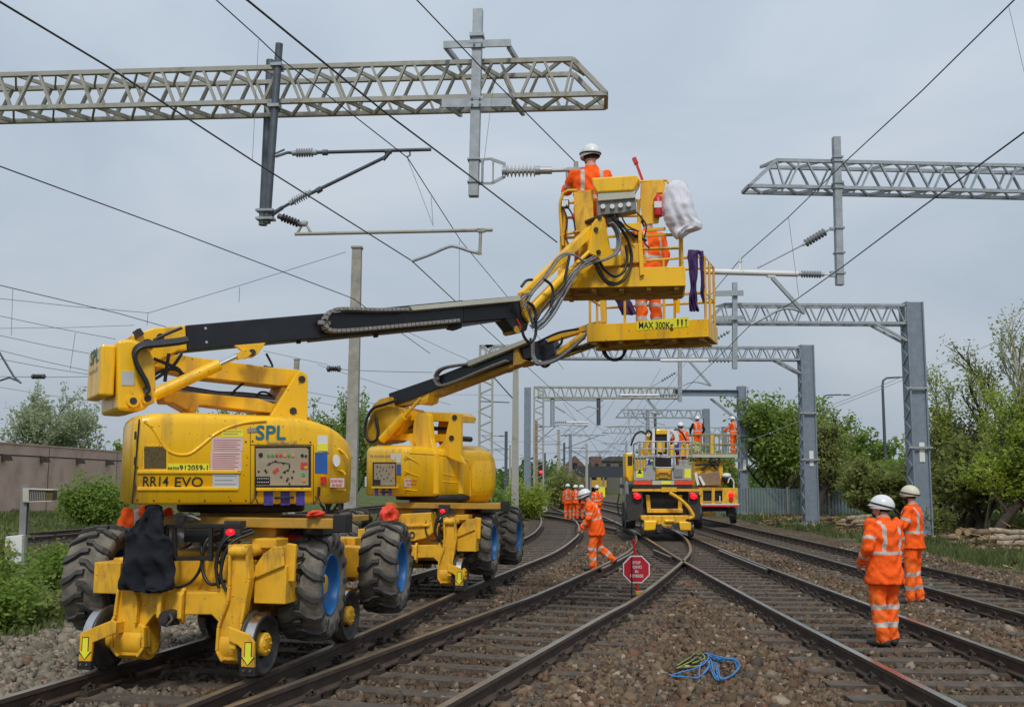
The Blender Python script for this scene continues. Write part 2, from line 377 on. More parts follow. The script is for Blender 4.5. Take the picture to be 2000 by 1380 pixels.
# ---------------------------------------------------------------- track geometry
GAUGE = 1.505
TRK = {
 'A': [(-5.0, 0), (-3.21, 8.1), (-2.37, 12.0), (-1.55, 16.3), (-.56, 21.1), (.28, 25.2), (.98, 30), (1.62, 36), (2.1, 46), (2.2, 60), (1.5, 85), (-1, 130), (-8, 200)],
 'B': [(-3.9, 0), (-1.32, 8.0), (.43, 13.5), (1.28, 16.2), (3.1, 23.2), (3.9, 27), (4.62, 32), (5.05, 37), (5.35, 45), (5.3, 55)],
 'C': [(4.2, 0), (4.24, 10), (4.36, 17), (4.56, 24), (4.95, 33), (5.2, 42), (5.3, 55), (4.9, 75), (3.5, 110), (0, 200)],
 'D': [(7.2, 0), (7.55, 14), (7.83, 22), (8.05, 30), (8.25, 38), (8.5, 50), (8.4, 75), (7.2, 110), (4, 200)],
 'E': [(-20.5, -5), (-15.1, 28.6), (-14.5, 32.4), (-12.4, 45), (-10, 60), (-8, 80), (-7, 120), (-12, 200)],
}
def cl(k, step): return [Vector((p[0], p[1], 0)) for p in interp([Vector((a, b, 0)) for a, b in TRK[k]], step)]
CLN = {k: cl(k, .25) for k in TRK}
# numpy table for distance tests: position, tangent, arclength
def table(P):
    A = np.array([[p.x, p.y] for p in P]); T = np.gradient(A, axis=0); T /= np.linalg.norm(T, axis=1)[:, None]; return A, T
TAB = {k: table(P) for k, P in CLN.items()}
def tdist(XY, k):
    """signed lateral offset and chainage of points from track k"""
    A, T = TAB[k]; out = np.full(len(XY), 99.0); ch = np.zeros(len(XY))
    for i0 in range(0, len(XY), 20000):
        P = XY[i0:i0+20000]; y = P[:, 1]
        idx = np.clip(np.searchsorted(A[:, 1], y), 1, len(A)-2)
        for _ in range(2):
            d = P-A[idx]; s = (d*T[idx]).sum(1); idx = np.clip(idx+np.round(s/.25).astype(int), 0, len(A)-1)
        d = P-A[idx]; out[i0:i0+20000] = d[:, 0]*T[idx][:, 1]-d[:, 1]*T[idx][:, 0]; ch[i0:i0+20000] = idx*.25+(d*T[idx]).sum(1)
    return out, ch
RZ = .17
PROF = [(-.035, RZ), (-.036, RZ-.035), (-.010, RZ-.05), (-.009, .045), (-.07, .028), (-.07, .012), (.07, .012), (.07, .028), (.009, .045), (.010, RZ-.05), (.036, RZ-.035), (.035, RZ)]
def sweep_rail(mb, P, off=0.0):
    n = len(P); rings = []
    for i, p in enumerate(P):
        t = (P[min(i+1, n-1)]-P[max(i-1, 0)]).normalized(); s = Vector((t.y, -t.x, 0))
        rings.append([p+s*(off+x)+Vector((0, 0, z)) for x, z in PROF])
    k = len(PROF); vs = [v for r in rings for v in r]; fs = []; ms = []
    b = len(mb.v); mb.v += [tuple(v) for v in vs]
    for i in range(n-1):
        for j in range(k):
            mb.f.append([b+i*k+j, b+(i+1)*k+j, b+(i+1)*k+(j+1) % k, b+i*k+(j+1) % k]); mb.m.append(1 if j == k-1 else 0); mb.s.append(False)
    mb.f.append([b+j for j in range(k)]); mb.m.append(0); mb.s.append(False)
    mb.f.append([b+(n-1)*k+j for j in reversed(range(k))]); mb.m.append(0); mb.s.append(False)
def offpath(P, off):
    out = []; n = len(P)
    for i, p in enumerate(P):
        t = (P[min(i+1, n-1)]-P[max(i-1, 0)]).normalized(); out.append(p+Vector((t.y, -t.x, 0))*off)
    return out
SPACE = .66
slmb = MB(); slmb.bb(-1.28, 1.28, -.125, .125, -.09, .008)
for sx in (-1, 1):
    for dx in (-.105, .105):
        x = sx*GAUGE/2+dx
        slmb.bb(x-.045, x+.045, -.075, .075, .009, .05, 1); slmb.cyl((x, -.045, .05), (x, -.045, .085), .018, n=6, m=1); slmb.cyl((x, .045, .05), (x, .045, .085), .018, n=6, m=1)
        slmb.tube([(x-.03*(1 if dx > 0 else -1), -.06, .07), (x, 0, .105), (x-.03*(1 if dx > 0 else -1), .06, .07)], .012, 5, 1)
    slmb.bb(sx*GAUGE/2-.14, sx*GAUGE/2+.14, -.09, .09, .0085, .0115, 1)
SLEEP = None
tlabels = {'A': 'railway track under the two yellow lift machines, curving away', 'B': 'railway track with the red stop sign between its rails, curving right into the points',
           'C': 'straight railway track right of the blue rope, crossed by the points', 'D': 'rightmost railway track beside the grass verge', 'E': 'rusty railway track at far left along the pink wall'}
YR = {'A': (2, 190), 'B': (2, 40), 'C': (2, 190), 'D': (2, 190), 'E': (4, 190)}
for k in 'ABCDE':
    root = thing('railway_track', tlabels[k], 'railway track', kind='structure')
    P = [p for p in CLN[k] if YR[k][0] <= p.y <= YR[k][1]]
    P = [p for i, p in enumerate(P) if p.y < 60 or i % 8 == 0]
    for sgn in (-1, 1):
        Q = P
        if k == 'B' and sgn == -1: Q = [p for p in P if p.y < 46]
        mb = MB(); sweep_rail(mb, Q, sgn*GAUGE/2); mb.build('rail', [M_RUST, M_RTOPS if k in 'CD' else M_RTOP], root)
    S = [p for p in cl(k, SPACE)]
    far = MB(); cnt = 0
    for i in range(1, len(S)-1):
        p = S[i]
        if p.y < 5 or p.y > 110: continue
        if k == 'B' and p.y > 22: continue
        t = (S[i+1]-S[i-1]).normalized(); a = math.atan2(-t.x, t.y)
        if p.y < 42 and cnt < 98:
            if SLEEP is None:
                o = slmb.build('sleeper', [M_SLP, M_CHAIR], root, bevel=0); SLEEP = o.data
            else:
                o = bpy.data.objects.new('sleeper', SLEEP); C.objects.link(o); o.parent = root
            wd = 1.0
            if k in 'BC' and 18 < p.y < 30: wd = 1.25
            o.location = (p.x, p.y, random.uniform(-.006, .004)-(.006 if k == 'B' else 0)); o.rotation_euler = (0, 0, a+random.uniform(-.012, .012)); cnt += 1
            o.scale = (1, random.uniform(.9, 1.15), 1)
        elif p.y >= 42:
            far.box((p.x, p.y, -.04), (2.56, .25, .09), Matrix.Rotation(a, 3, 'Z'))
    if far.v: tag(far.build('sleeper_row', M_SLP, root), kind='stuff')
    if k == 'B':   # switch and check rails
        q = [p for p in CLN['B'] if 20.3 <= p.y <= 26.5]; mb = MB(); sweep_rail(mb, offpath(q, -.0), -GAUGE/2+.125)
        mb.build('check_rail', [M_RUST, M_RTOP], root)
        q = [p for p in CLN['B'] if 14 <= p.y <= 17]
    if k == 'C':
        q = [p for p in CLN['C'] if 20.5 <= p.y <= 26.5]; mb = MB(); sweep_rail(mb, q, GAUGE/2-.125); mb.build('check_rail', [M_RUST, M_RTOP], root)
        q = [p for p in CLN['C'] if 23.9 <= p.y <= 26.5]; mb = MB(); sweep_rail(mb, [p+Vector(((p.y-23.9)*-.06, 0, 0)) for p in q], -GAUGE/2-.125); mb.build('wing_rail', [M_RUST, M_RTOP], root)
# crossover track between A's far end and C
XO = [Vector((p[0], p[1], 0)) for p in interp([Vector(a) for a in ((4.6, 38, 0), (3.9, 44, 0), (2.7, 52, 0), (.4, 66, 0), (-2.5, 85, 0))], .5)]
root = thing('railway_track', 'crossover track curving left from beneath the near lorry', 'railway track', kind='structure')
for sgn in (-1, 1):
    mb = MB(); sweep_rail(mb, XO, sgn*GAUGE/2); mb.build('rail', [M_RUST, M_RTOP], root)
# ---------------------------------------------------------------- ground
def lin(a, b, s): return list(np.arange(a, b, s))
gx = lin(-3000, -300, 300)+lin(-300, -60, 30)+lin(-60, -24, 3)+lin(-24, 26, .3)+lin(26, 80, 3)+lin(80, 300, 30)+lin(300, 3001, 300)
gyy = lin(-300, -20, 40)+lin(-20, 0, 4)+lin(0, 48, .3)+lin(48, 110, 1.0)+lin(110, 300, 10)+lin(300, 4001, 370)
GX, GY = np.meshgrid(np.array(gx), np.array(gyy)); XY = np.stack([GX.ravel(), GY.ravel()], 1)
def nse(XY, s, o=0):
    x = XY[:, 0]*s+o; y = XY[:, 1]*s-o*1.7
    return (np.sin(x*1.0+1.3*np.sin(y*.7))+np.sin(y*1.3+1.7*np.sin(x*.9+2))+np.sin((x+y)*2.1+np.sin(x*1.9-y)*1.2)*.6+np.sin(x*3.7-y*2.9)*.35)/2.9
def zones(XY):
    """weights: grass, dirt, grey ballast (rest is brown ballast)"""
    x, y = XY[:, 0], XY[:, 1]
    sD = x-(8.2+.032*y+np.maximum(0, y-30)*-.01)
    n = nse(XY, .45)*.6+nse(XY, 1.7, 3)*.3
    gr = np.clip((sD-1.9+n*.55)/.5, 0, 1)
    eL = -5.4-.02*y+.11*np.maximum(0, y-16)        # left edge of the stone bed beside track A
    gl = np.clip((eL-x+n*.5)/.5, 0, 1)
    dE = tdist(XY, 'E')[0]; gl = gl*np.clip((np.abs(dE)-1.5)/.6, 0, 1)
    # bare chipped ground on the right verge
    dirt = gr*np.clip((sD-3.2-nse(XY, .3, 7)*1.2)/1.0, 0, 1)*np.clip((68-y)/8, 0, 1)*np.clip(.9+nse(XY, .8, 2)*.9, 0, 1)*np.clip((19-x)/2.5, 0, 1)
    dA = tdist(XY, 'A')[0]
    grey = np.clip((.3-dA)/.5, 0, 1)*np.clip((30-y)/6, 0, 1)
    foot = np.zeros(len(XY))
    for k in TRK: foot = np.maximum(foot, np.clip((.85-np.abs(tdist(XY, k)[0]))/.15, 0, 1)*(1 if k != 'B' else (y < 46)))
    return np.maximum(gr, gl), dirt, grey, foot
g_, d_, gy_, ft_ = zones(XY)
cB = np.array([.108, .078, .050]); cG = np.array([.13, .115, .095]); cGr = np.array([.085, .105, .032]); cD = np.array([.29, .185, .105]); cF = np.array([.10, .083, .066])
col = cB[None]*(1-gy_[:, None])+cG[None]*gy_[:, None]; col = col*(1-ft_[:, None])+cF[None]*ft_[:, None]
col = col*(1-g_[:, None])+cGr[None]*g_[:, None]; col = col*(1-d_[:, None])+cD[None]*d_[:, None]
ZG = -.045+.03*nse(XY, 1.1)*(1-ft_)-.03*ft_*0
sD = XY[:, 0]-(8.2+.032*XY[:, 1]); ZG = ZG+np.clip((sD-2.2)/8, 0, 1)*.35*np.clip((300-XY[:, 1])/50, 0, 1)+np.clip((-6-XY[:, 0])/3, 0, 1)*-.10
ZG += np.clip((-16-XY[:, 0])/10, 0, 1)*.4*(np.abs(XY[:, 1]) < 300)
def zat(x, y):
    s = x-(8.2+.032*y); z = -.045+max(0, min(1, (s-2.2)/8))*.35+max(0, min(1, (-6-x)/3))*-.10+max(0, min(1, (-16-x)/10))*.4
    return z
nx, ny = len(gx), len(gyy)
me = bpy.data.meshes.new('ground'); me.vertices.add(nx*ny); me.vertices.foreach_set('co', np.stack([XY[:, 0], XY[:, 1], ZG], 1).ravel())
ii = (np.arange(ny-1)[:, None]*nx+np.arange(nx-1)[None]).ravel(); q = np.stack([ii, ii+1, ii+nx+1, ii+nx], 1)
me.loops.add(q.size); me.loops.foreach_set('vertex_index', q.ravel()); me.polygons.add(len(q)); me.polygons.foreach_set('loop_start', np.arange(0, q.size, 4)); me.polygons.foreach_set('use_smooth', np.ones(len(q), bool))
me.update(calc_edges=True)
at = me.color_attributes.new('gcol', 'FLOAT_COLOR', 'POINT'); at.data.foreach_set('color', np.concatenate([col, np.ones((len(col), 1))], 1).ravel())
def rockmat():
    m_ = bpy.data.materials.new('ballast ground'); m_.use_nodes = True; t = m_.node_tree; N = t.nodes; K = t.links.new; b = N['Principled BSDF']
    b.inputs['Roughness'].default_value = .95; b.inputs['Specular IOR Level'].default_value = .2
    co = N.new('ShaderNodeTexCoord'); a = N.new('ShaderNodeAttribute'); a.attribute_name = 'gcol'
    v = N.new('ShaderNodeTexVoronoi'); v.inputs['Scale'].default_value = 17; K(co.outputs['Object'], v.inputs['Vector'])
    sp = N.new('ShaderNodeSeparateColor'); K(v.outputs['Color'], sp.inputs[0])
    mr = N.new('ShaderNodeMapRange'); mr.inputs[3].default_value = .45; mr.inputs[4].default_value = 1.75; K(sp.outputs[0], mr.inputs[0])
    n = N.new('ShaderNodeTexNoise'); n.inputs['Scale'].default_value = .8; n.inputs['Detail'].default_value = 7; K(co.outputs['Object'], n.inputs['Vector'])
    m2 = N.new('ShaderNodeMapRange'); m2.inputs[1].default_value = .3; m2.inputs[2].default_value = .7; m2.inputs[3].default_value = .7; m2.inputs[4].default_value = 1.3; K(n.outputs['Fac'], m2.inputs[0])
    mu = N.new('ShaderNodeMath'); mu.operation = 'MULTIPLY'; K(mr.outputs[0], mu.inputs[0]); K(m2.outputs[0], mu.inputs[1])
    h = N.new('ShaderNodeHueSaturation'); K(a.outputs['Color'], h.inputs['Color']); K(mu.outputs[0], h.inputs['Value']); K(h.outputs[0], b.inputs['Base Color'])
    bp = N.new('ShaderNodeBump'); bp.inputs['Strength'].default_value = .9; bp.inputs['Distance'].default_value = .05; bp.invert = True; K(v.outputs['Distance'], bp.inputs['Height']); K(bp.outputs[0], b.inputs['Normal'])
    return m_
me.materials.append(rockmat())
go = bpy.data.objects.new('ground', me); C.objects.link(go); tag(go, kind='structure')
def npmesh(name, V, Fq, rnd, colr, material, kind='stuff', label=None, cat=None, parent=None, smooth=False):
    me = bpy.data.meshes.new(name); me.vertices.add(len(V)); me.vertices.foreach_set('co', V.astype(np.float32).ravel()); k = Fq.shape[1]
    me.loops.add(Fq.size); me.loops.foreach_set('vertex_index', Fq.ravel().astype(np.int32)); me.polygons.add(len(Fq)); me.polygons.foreach_set('loop_start', np.arange(0, Fq.size, k))
    if smooth: me.polygons.foreach_set('use_smooth', np.ones(len(Fq), bool))
    me.update(calc_edges=True)
    if rnd is not None:
        a = me.attributes.new('rnd', 'FLOAT', 'POINT'); a.data.foreach_set('value', rnd.astype(np.float32))
    if colr is not None:
        a = me.color_attributes.new('col', 'FLOAT_COLOR', 'POINT'); a.data.foreach_set('color', np.concatenate([colr, np.ones((len(colr), 1))], 1).astype(np.float32).ravel())
    me.materials.append(material); o = bpy.data.objects.new(name, me); C.objects.link(o)
    if parent: o.parent = parent
    return tag(o, label, cat, None, kind)
# loose stones, angular, one mesh
def stones():
    P = []
    for y0, y1, den in ((5.2, 10, 620), (10, 15, 430), (15, 22, 240), (22, 32, 110)):
        hw0, hw1 = .56*y1+1, .56*y1+1
        n = int(den*(y1-y0)*hw0*2); P.append(np.stack([rng.uniform(-hw0, hw1, n), rng.uniform(y0, y1, n)], 1))
    P = np.concatenate(P); g, d, gg, ft = zones(P)
    keep = rng.random(len(P)) > np.clip(g*1.15, 0, 1)
    infoot = np.zeros(len(P), bool)
    for k in TRK:
        lat, ch = tdist(P, k); al = np.abs(lat); ph = np.abs(((ch/SPACE+.5) % 1)-.5)*SPACE
        inside = (al < 1.28); keep &= ~(inside & (ph < .125) & (rng.random(len(P)) > .30)); keep &= ~((al > .66) & (al < .86)); keep &= ~(inside & (ph < .17) & (al > .5) & (al < 1.0)); infoot |= al < .66
        keep &= ~((al < .66) & (rng.random(len(P)) < .15))
    P, gg, infoot = P[keep], gg[keep], infoot[keep]; n = len(P)
    s = rng.lognormal(-3.84, .34, n)*np.where(infoot, .85, 1.0); s = np.clip(s, .012, .055)
    base = np.array([[x, y, z] for x in (-1, 1) for y in (-1, 1) for z in (-1, 1)], float)
    V = base[None]+rng.uniform(-.45, .45, (n, 8, 3)); V *= (s[:, None]*rng.uniform(.55, 1.25, (n, 3)))[:, None, :]
    # random rotations
    q = rng.normal(size=(n, 4)); q /= np.linalg.norm(q, axis=1)[:, None]; a, b, c, d = q.T
    M = np.stack([1-2*(c*c+d*d), 2*(b*c-a*d), 2*(b*d+a*c), 2*(b*c+a*d), 1-2*(b*b+d*d), 2*(c*d-a*b), 2*(b*d-a*c), 2*(c*d+a*b), 1-2*(b*b+c*c)], 1).reshape(n, 3, 3)
    V = np.einsum('nij,nkj->nki', M, V)
    z = -.045+.03*nse(P, 1.1)+rng.uniform(-.01, .035, n); z = np.where(infoot, rng.uniform(-.06, -.015, n), z); z = np.where(P[:, 0] < -6, z-.05, z)
    V[:, :, 0] += P[:, 0, None]; V[:, :, 1] += P[:, 1, None]; V[:, :, 2] += z[:, None]
    r = rng.random((n, 1)); br = np.array([.148, .104, .066]); gr = np.array([.20, .172, .13]); red = np.array([.13, .072, .046]); pale = np.array([.27, .22, .165])
    w_ = gg[:, None]; c_ = br*(1-w_)+gr*w_; t_ = rng.random((n, 1))
    c_ = np.where(t_ < .16*(1-w_*.8), red, c_); c_ = np.where((t_ > .94) , pale*1.05, c_); c_ = np.where((t_ > .3) & (t_ < .42), c_*.0+np.array([.105, .088, .068])*(1+w_), c_)
    c_ = c_*(.6+.75*r); c_ = np.where(infoot[:, None], c_*.8, c_)
    F0 = np.array([(0, 1, 3, 2), (4, 6, 7, 5), (0, 4, 5, 1), (2, 3, 7, 6), (0, 2, 6, 4), (1, 5, 7, 3)])
    Fq = (F0[None]+8*np.arange(n)[:, None, None]).reshape(-1, 4)
    npmesh('ballast_stones', V.reshape(-1, 3), Fq, None, np.repeat(c_, 8, 0), mat('loose ballast stone', (1, 1, 1), .9, var=.12, scale=30, attr='col', spec=.25), label='loose angular brown and grey track stones', cat=None)
stones()
# grass and weeds
def grass():
    P = []
    for x0, x1, y0, y1, den in ((8.5, 22, 16, 32, 150), (9, 26, 32, 60, 45), (-16, -4.5, 9, 20, 230), (-24, -6, 20, 50, 50)):
        n = int((x1-x0)*(y1-y0)*den); P.append(np.stack([rng.uniform(x0, x1, n), rng.uniform(y0, y1, n)], 1))
    P = np.concatenate(P); g, d, gg, ft = zones(P); dens = np.clip(g*(1-d*.95), 0, 1)*np.clip(.55+nse(P, .7, 5)*.8, .06, 1)
    P = P[rng.random(len(P)) < dens]; n = len(P); hgt = (.09+.20*rng.random(n)**2)*(1+.5*nse(P, .5, 1)); hgt *= np.where((P[:, 0] < 0) & (P[:, 1] < 20), .6, 1)
    k = 3; idx = np.repeat(np.arange(n), k); a = rng.uniform(0, 6.28, n*k); lean = rng.uniform(.1, .8, n*k); h = hgt[idx]*rng.uniform(.6, 1.2, n*k); wd = rng.uniform(.008, .022, n*k)*np.where(P[idx, 1] > 30, 1.8, 1)
    b = np.stack([P[idx, 0]+rng.normal(0, .04, n*k), P[idx, 1]+rng.normal(0, .04, n*k), np.array([zat(x, y) for x, y in P])[idx]], 1)
    dx = np.stack([np.cos(a), np.sin(a), 0*a], 1); px = np.stack([-np.sin(a), np.cos(a), 0*a], 1); up = np.array([0, 0, 1.])
    v0 = b-px*wd[:, None]; v1 = b+px*wd[:, None]; mid = b+dx*(lean*h*.4)[:, None]+up*(h*.6)[:, None]; v2 = mid+px*wd[:, None]*1.2; v3 = b+dx*(lean*h)[:, None]+up*h[:, None]
    V = np.stack([v0, v1, v2, v3], 1).reshape(-1, 3); Fq = (np.arange(4)[None]+4*np.arange(n*k)[:, None])
    npmesh('grass', V, Fq, np.repeat(np.clip(rng.random(n*k)*.6+.25+.3*nse(P[idx], .9), 0, 1), 4), None, GRS, label='rough green grass and weeds on the verges')
grass()
# wood chips and litter on the right verge
def chips():
    n = 16000; P = np.stack([rng.uniform(9.5, 21, n), rng.uniform(20, 60, n)], 1); g, d, gg, ft = zones(P); P = P[rng.random(n) < d*np.clip(.4+nse(P, .6, 9), .05, 1)]; n = len(P)
    a = rng.uniform(0, 3.14, n); l = rng.uniform(.04, .16, n); w_ = rng.uniform(.012, .04, n); z = np.array([zat(x, y) for x, y in P])+rng.uniform(.01, .07, n)
    dx = np.stack([np.cos(a)*l, np.sin(a)*l, rng.uniform(-.04, .04, n)], 1); py = np.stack([-np.sin(a)*w_, np.cos(a)*w_, rng.uniform(-.02, .02, n)], 1); c = np.stack([P[:, 0], P[:, 1], z], 1)
    V = np.stack([c-dx-py, c+dx-py, c+dx+py, c-dx+py], 1).reshape(-1, 3); Fq = np.arange(4)[None]+4*np.arange(n)[:, None]
    t = rng.random((n, 1)); cc = np.where(t < .6, np.array([.26, .17, .10]), np.array([.11, .075, .05]))*(.6+.8*rng.random((n, 1)))
    npmesh('wood_chips', V, Fq, None, np.repeat(cc, 4, 0), mat('wood chip', (1, 1, 1), .9, var=.1, attr='col'), label='orange brown wood chips and twigs scattered on bare ground')
chips()
# ---------------------------------------------------------------- vegetation
def leaves(C0, per, spread, size, ar=1.7, flat=.0):
    """quads scattered around centres C0 (n,3)"""
    n = len(C0)*per; c = np.repeat(C0, per, 0)+rng.normal(size=(n, 3))*spread
    a = rng.normal(size=(n, 3)); a[:, 2] *= .6; a /= np.linalg.norm(a, axis=1)[:, None]; b = rng.normal(size=(n, 3)); b -= a*(a*b).sum(1)[:, None]; b /= np.linalg.norm(b, axis=1)[:, None]
    s = size*rng.uniform(.6, 1.3, n)[:, None]; a = a*s*ar*.5; b = b*s*.5
    V = np.stack([c-a, c-b*.9+a*.1, c+a, c+b*.9+a*.1], 1).reshape(-1, 3); F_ = np.arange(4)[None]+4*np.arange(n)[:, None]
    clump = np.repeat(rng.random(len(C0)), per); return V, F_, np.repeat(np.clip(clump*.65+rng.random(n)*.35, 0, 1), 4)
def tree(label, cat, base, h, spread, lm, bark, nleaf=14000, size=.09, lean=(0, 0), trunk=.45, tr=.14, levels=4, up=.35, name='tree', group=None, crownlow=.25, seed=None, fan=5, sprd=.16, gap=0.0, droop=0):
    rd = random.Random(seed if seed is not None else hash(label) % 9999); mb = MB(); tips = []
    def grow(p, d, ln, r, lv):
        n = 4; pts = [p]; q = p; dd = d.copy()
        for i in range(n):
            dd = (dd+Vector((rd.gauss(0, .16), rd.gauss(0, .16), rd.gauss(.03, .10)-droop*(levels-lv)*.02))).normalized(); q = q+dd*ln/n; pts.append(q)
            if lv <= 1: tips.append(q.copy())
        mb.tube(pts, [r*(1-.13*i) for i in range(n+1)], 6 if lv > 1 else 4, 0, False)
        if lv == 0: return
        for i in range(fan):
            t = rd.uniform(.35, 1.0); j = min(n-1, int(t*n)); o = pts[j].lerp(pts[j+1], t*n-j)
            ax = Vector((rd.gauss(0, 1), rd.gauss(0, 1), rd.gauss(0, .5))).normalized()
            nd = (dd*.55+ax*.75*spread+Vector((0, 0, up))).normalized()
            grow(o, nd, ln*rd.uniform(.5, .75), r*.52, lv-1)
    root = thing(name, label, cat, Vector(base), group)
    d0 = Vector((lean[0], lean[1], 1)).normalized()
    th_ = h*trunk; pts = [Vector((0, 0, -.3))]; q = Vector((0, 0, 0)); dd = d0.copy()
    for i in range(5):
        pts.append(q.copy()); dd = (dd+Vector((rd.gauss(0, .06), rd.gauss(0, .06), 0))).normalized(); q = q+dd*th_/4
    mb.tube(pts, [tr*1.35]+[tr*(1.15-.1*i) for i in range(5)], 9, 0, False)
    nb = fan+2
    for i in range(nb):
        t = crownlow+(1-crownlow)*(i+1)/nb; j = min(4, int(t*5)); o = pts[j].lerp(pts[min(j+1, 5)], t*5-j)
        g = i*2.4+rd.random(); nd = Vector((math.cos(g)*.8*spread, math.sin(g)*.8*spread, up+.55*t))+d0*.3
        grow(o, nd.normalized(), h*(1-trunk)*rd.uniform(.42, .62), tr*.55, levels-2)
    grow(pts[-1], d0, h*(1-trunk)*.62, tr*.6, levels-2)
    mb.build('trunk', bark, root)
    T = np.array([tuple(t) for t in tips]); 
    if gap: T = T[rng.random(len(T)) > gap]
    nleaf *= .60 if base[0] > 5 else .8; per = max(2, int(nleaf/len(T))); V, F_, rn = leaves(T, per, sprd*h/6, size)
    V[:, 2] = np.maximum(V[:, 2], 0); o = npmesh('crown', V, F_, rn, None, lm, kind=None, parent=root); return root
def shrub(label, cat, base, rx, ry, h, lm, n=5000, size=.06, name='shrub', group=None):
    root = thing(name, label, cat, Vector(base), group); rd = random.Random(len(label)+int(base[0]*10)); mb = MB(); tips = []
    for i in range(26):
        g = rd.uniform(0, 6.28); e = rd.random()**.5; p1 = Vector((math.cos(g)*rx*e*.8, math.sin(g)*ry*e*.8, h*rd.uniform(.5, 1.0)*(1-.45*e*e)))
        pts = [Vector((math.cos(g)*.15*rx, math.sin(g)*.15*ry, -.05)), p1*.5+Vector((rd.gauss(0, .05*h), 0, .06*h)), p1]; mb.tube(sm(pts, 3), [.018*h]*3+[.007*h]*4, 4, 0, False)
        for t in (.4, .6, .75, .9, 1.0):
            for _ in range(3): tips.append(p1*t+Vector((rd.gauss(0, .12*rx), rd.gauss(0, .12*ry), rd.gauss(0, .08*h))))
    mb.build('stems', M_BARK, root)
    T = np.array([tuple(t) for t in tips]); V, F_, rn = leaves(T, max(2, n//len(T)), .09*max(rx, h), size); V[:, 2] = np.maximum(V[:, 2], -.04)
    npmesh('foliage', V, F_, rn, None, lm, kind=None, parent=root); return root
VEG = True
if VEG:
    tree('pale grey green willow rising behind the left end of the pink wall', 'tree', (-34.5, 78, .3), 8.9, 1.0, LF_WIL, M_BARKL, 15000, .16, trunk=.18, tr=.18, up=.75, crownlow=.2, seed=3, fan=6, sprd=.10)
    tree('bushy green tree over the pink wall, just left of the yellow machine', 'tree', (-30.0, 84, .3), 5.2, 1.1, LF_BRT, M_BARK, 12000, .17, trunk=.2, tr=.15, seed=5)
    tree('low green tree behind the pink wall beside the willow', 'tree', (-36.5, 90, .3), 4.6, 1.2, LF_MID, M_BARK, 9000, .17, trunk=.2, tr=.14, seed=6)
    tree('green tree showing beneath the front machine arm', 'tree', (-24.0, 82, .3), 7.0, .8, LF_MID, M_BARK, 12000, .16, trunk=.25, tr=.16, seed=7)
    tree('green tree seen between the front machine turret and lift arms', 'tree', (-19.8, 80, .3), 7.2, .8, LF_MID, M_BARK, 12000, .16, trunk=.25, tr=.16, seed=27)
    tree('green tree beside the tall concrete mast', 'tree', (-10.2, 62, 0), 6.8, .75, LF_MID, M_BARK, 14000, .14, trunk=.12, tr=.16, crownlow=.1, seed=8)
    tree('dark green tree directly behind the second yellow machine', 'tree', (-9.2, 52, 0), 4.6, .9, LF_DRK, M_BARK, 14000, .12, trunk=.12, tr=.14, crownlow=.1, seed=9)
    shrub('large dark green bush against the foot of the pink wall', 'bush', (-17.0, 42.5, 0), 1.5, 1.0, 2.0, LF_MID, 8000, .10)
    shrub('leafy dark green bush nearest the lower left edge', 'bush', (-6.55, 13.3, -.15), .55, .45, 1.0, LF_MID, 6500, .045)
    shrub('low green weeds at the left edge beside the cabinet post', 'bush', (-7.9, 14.9, -.15), .8, .6, .85, LF_BRT, 6000, .045)
    shrub('tall weeds between the cabinet post and the left tyre', 'bush', (-7.3, 17.2, -.15), .9, .6, .9, LF_MID, 5500, .05)
    shrub('spreading weeds by the rusty track behind the cabinet post', 'bush', (-10.4, 20.5, -.15), 1.4, .8, .9, LF_OLV, 5500, .06)
    shrub('pale weeds under the left rear tyre of the front machine', 'bush', (-6.6, 14.0, -.15), .9, .6, .6, LF_OLV, 4200, .05)
    shrub('green brambles at the foot of the lattice columns', 'bush', (-1.2, 45, 0), 1.7, 1.2, 1.7, LF_MID, 5500, .09)
    shrub('grassy bush in front of the lattice columns, left of the standing workers', 'bush', (.6, 52, 0), 1.5, 1.1, 2.0, LF_BRT, 5000, .09)
    shrub('olive bush beyond the distant group of three workers', 'bush', (3.6, 72, 0), 1.8, 1.2, 2.8, LF_OLV, 4500, .13)
    shrub('small green bush beside the rear tyres of the second machine', 'bush', (-2.8, 36, 0), 1.5, 1.0, 1.1, LF_MID, 5000, .08)
    # right side
    tree('tall dense leafy tree right behind the right lorry basket', 'tree', (16.3, 62, .3), 7.6, .75, LF_MID, M_BARK, 26000, .16, trunk=.10, tr=.2, crownlow=.08, seed=11, fan=6)
    tree('thin leaning tree with dark trunk left of the fourth gantry column', 'tree', (15.9, 54, .3), 5.4, .55, LF_OLV, M_BARK, 9000, .11, trunk=.42, tr=.2, lean=(.42, 0), seed=12)
    tree('green tree with feathery top right of the fourth gantry column', 'tree', (21.6, 66, .3), 5.7, .85, LF_MID, M_BARK, 20000, .16, trunk=.12, tr=.18, crownlow=.1, seed=13)
    tree('bright bushy tree left of the third gantry column', 'tree', (19.8, 48, .3), 3.9, .9, LF_BRT, M_BARK, 17000, .12, trunk=.12, tr=.14, crownlow=.1, seed=14)
    tree('wind bent tree with sparse crown right of the third gantry column', 'tree', (16.8, 38, .3), 8.0, .55, LF_OLV, M_BARK, 9500, .075, trunk=.5, tr=.14, lean=(.38, 0), up=.2, seed=15, gap=.25, sprd=.12)
    tree('tall sparse birch at the far right edge', 'tree', (18.7, 36, .3), 7.7, .35, LF_MID, M_BIRCH, 3800, .075, trunk=.55, tr=.11, lean=(.02, 0), seed=16, gap=.2, sprd=.11)
    tree('leaning dark trunked tree behind the log heap', 'tree', (15.4, 33, .3), 4.6, .8, LF_BRT, M_BARK, 13000, .08, trunk=.5, tr=.15, lean=(.95, .1), seed=17)
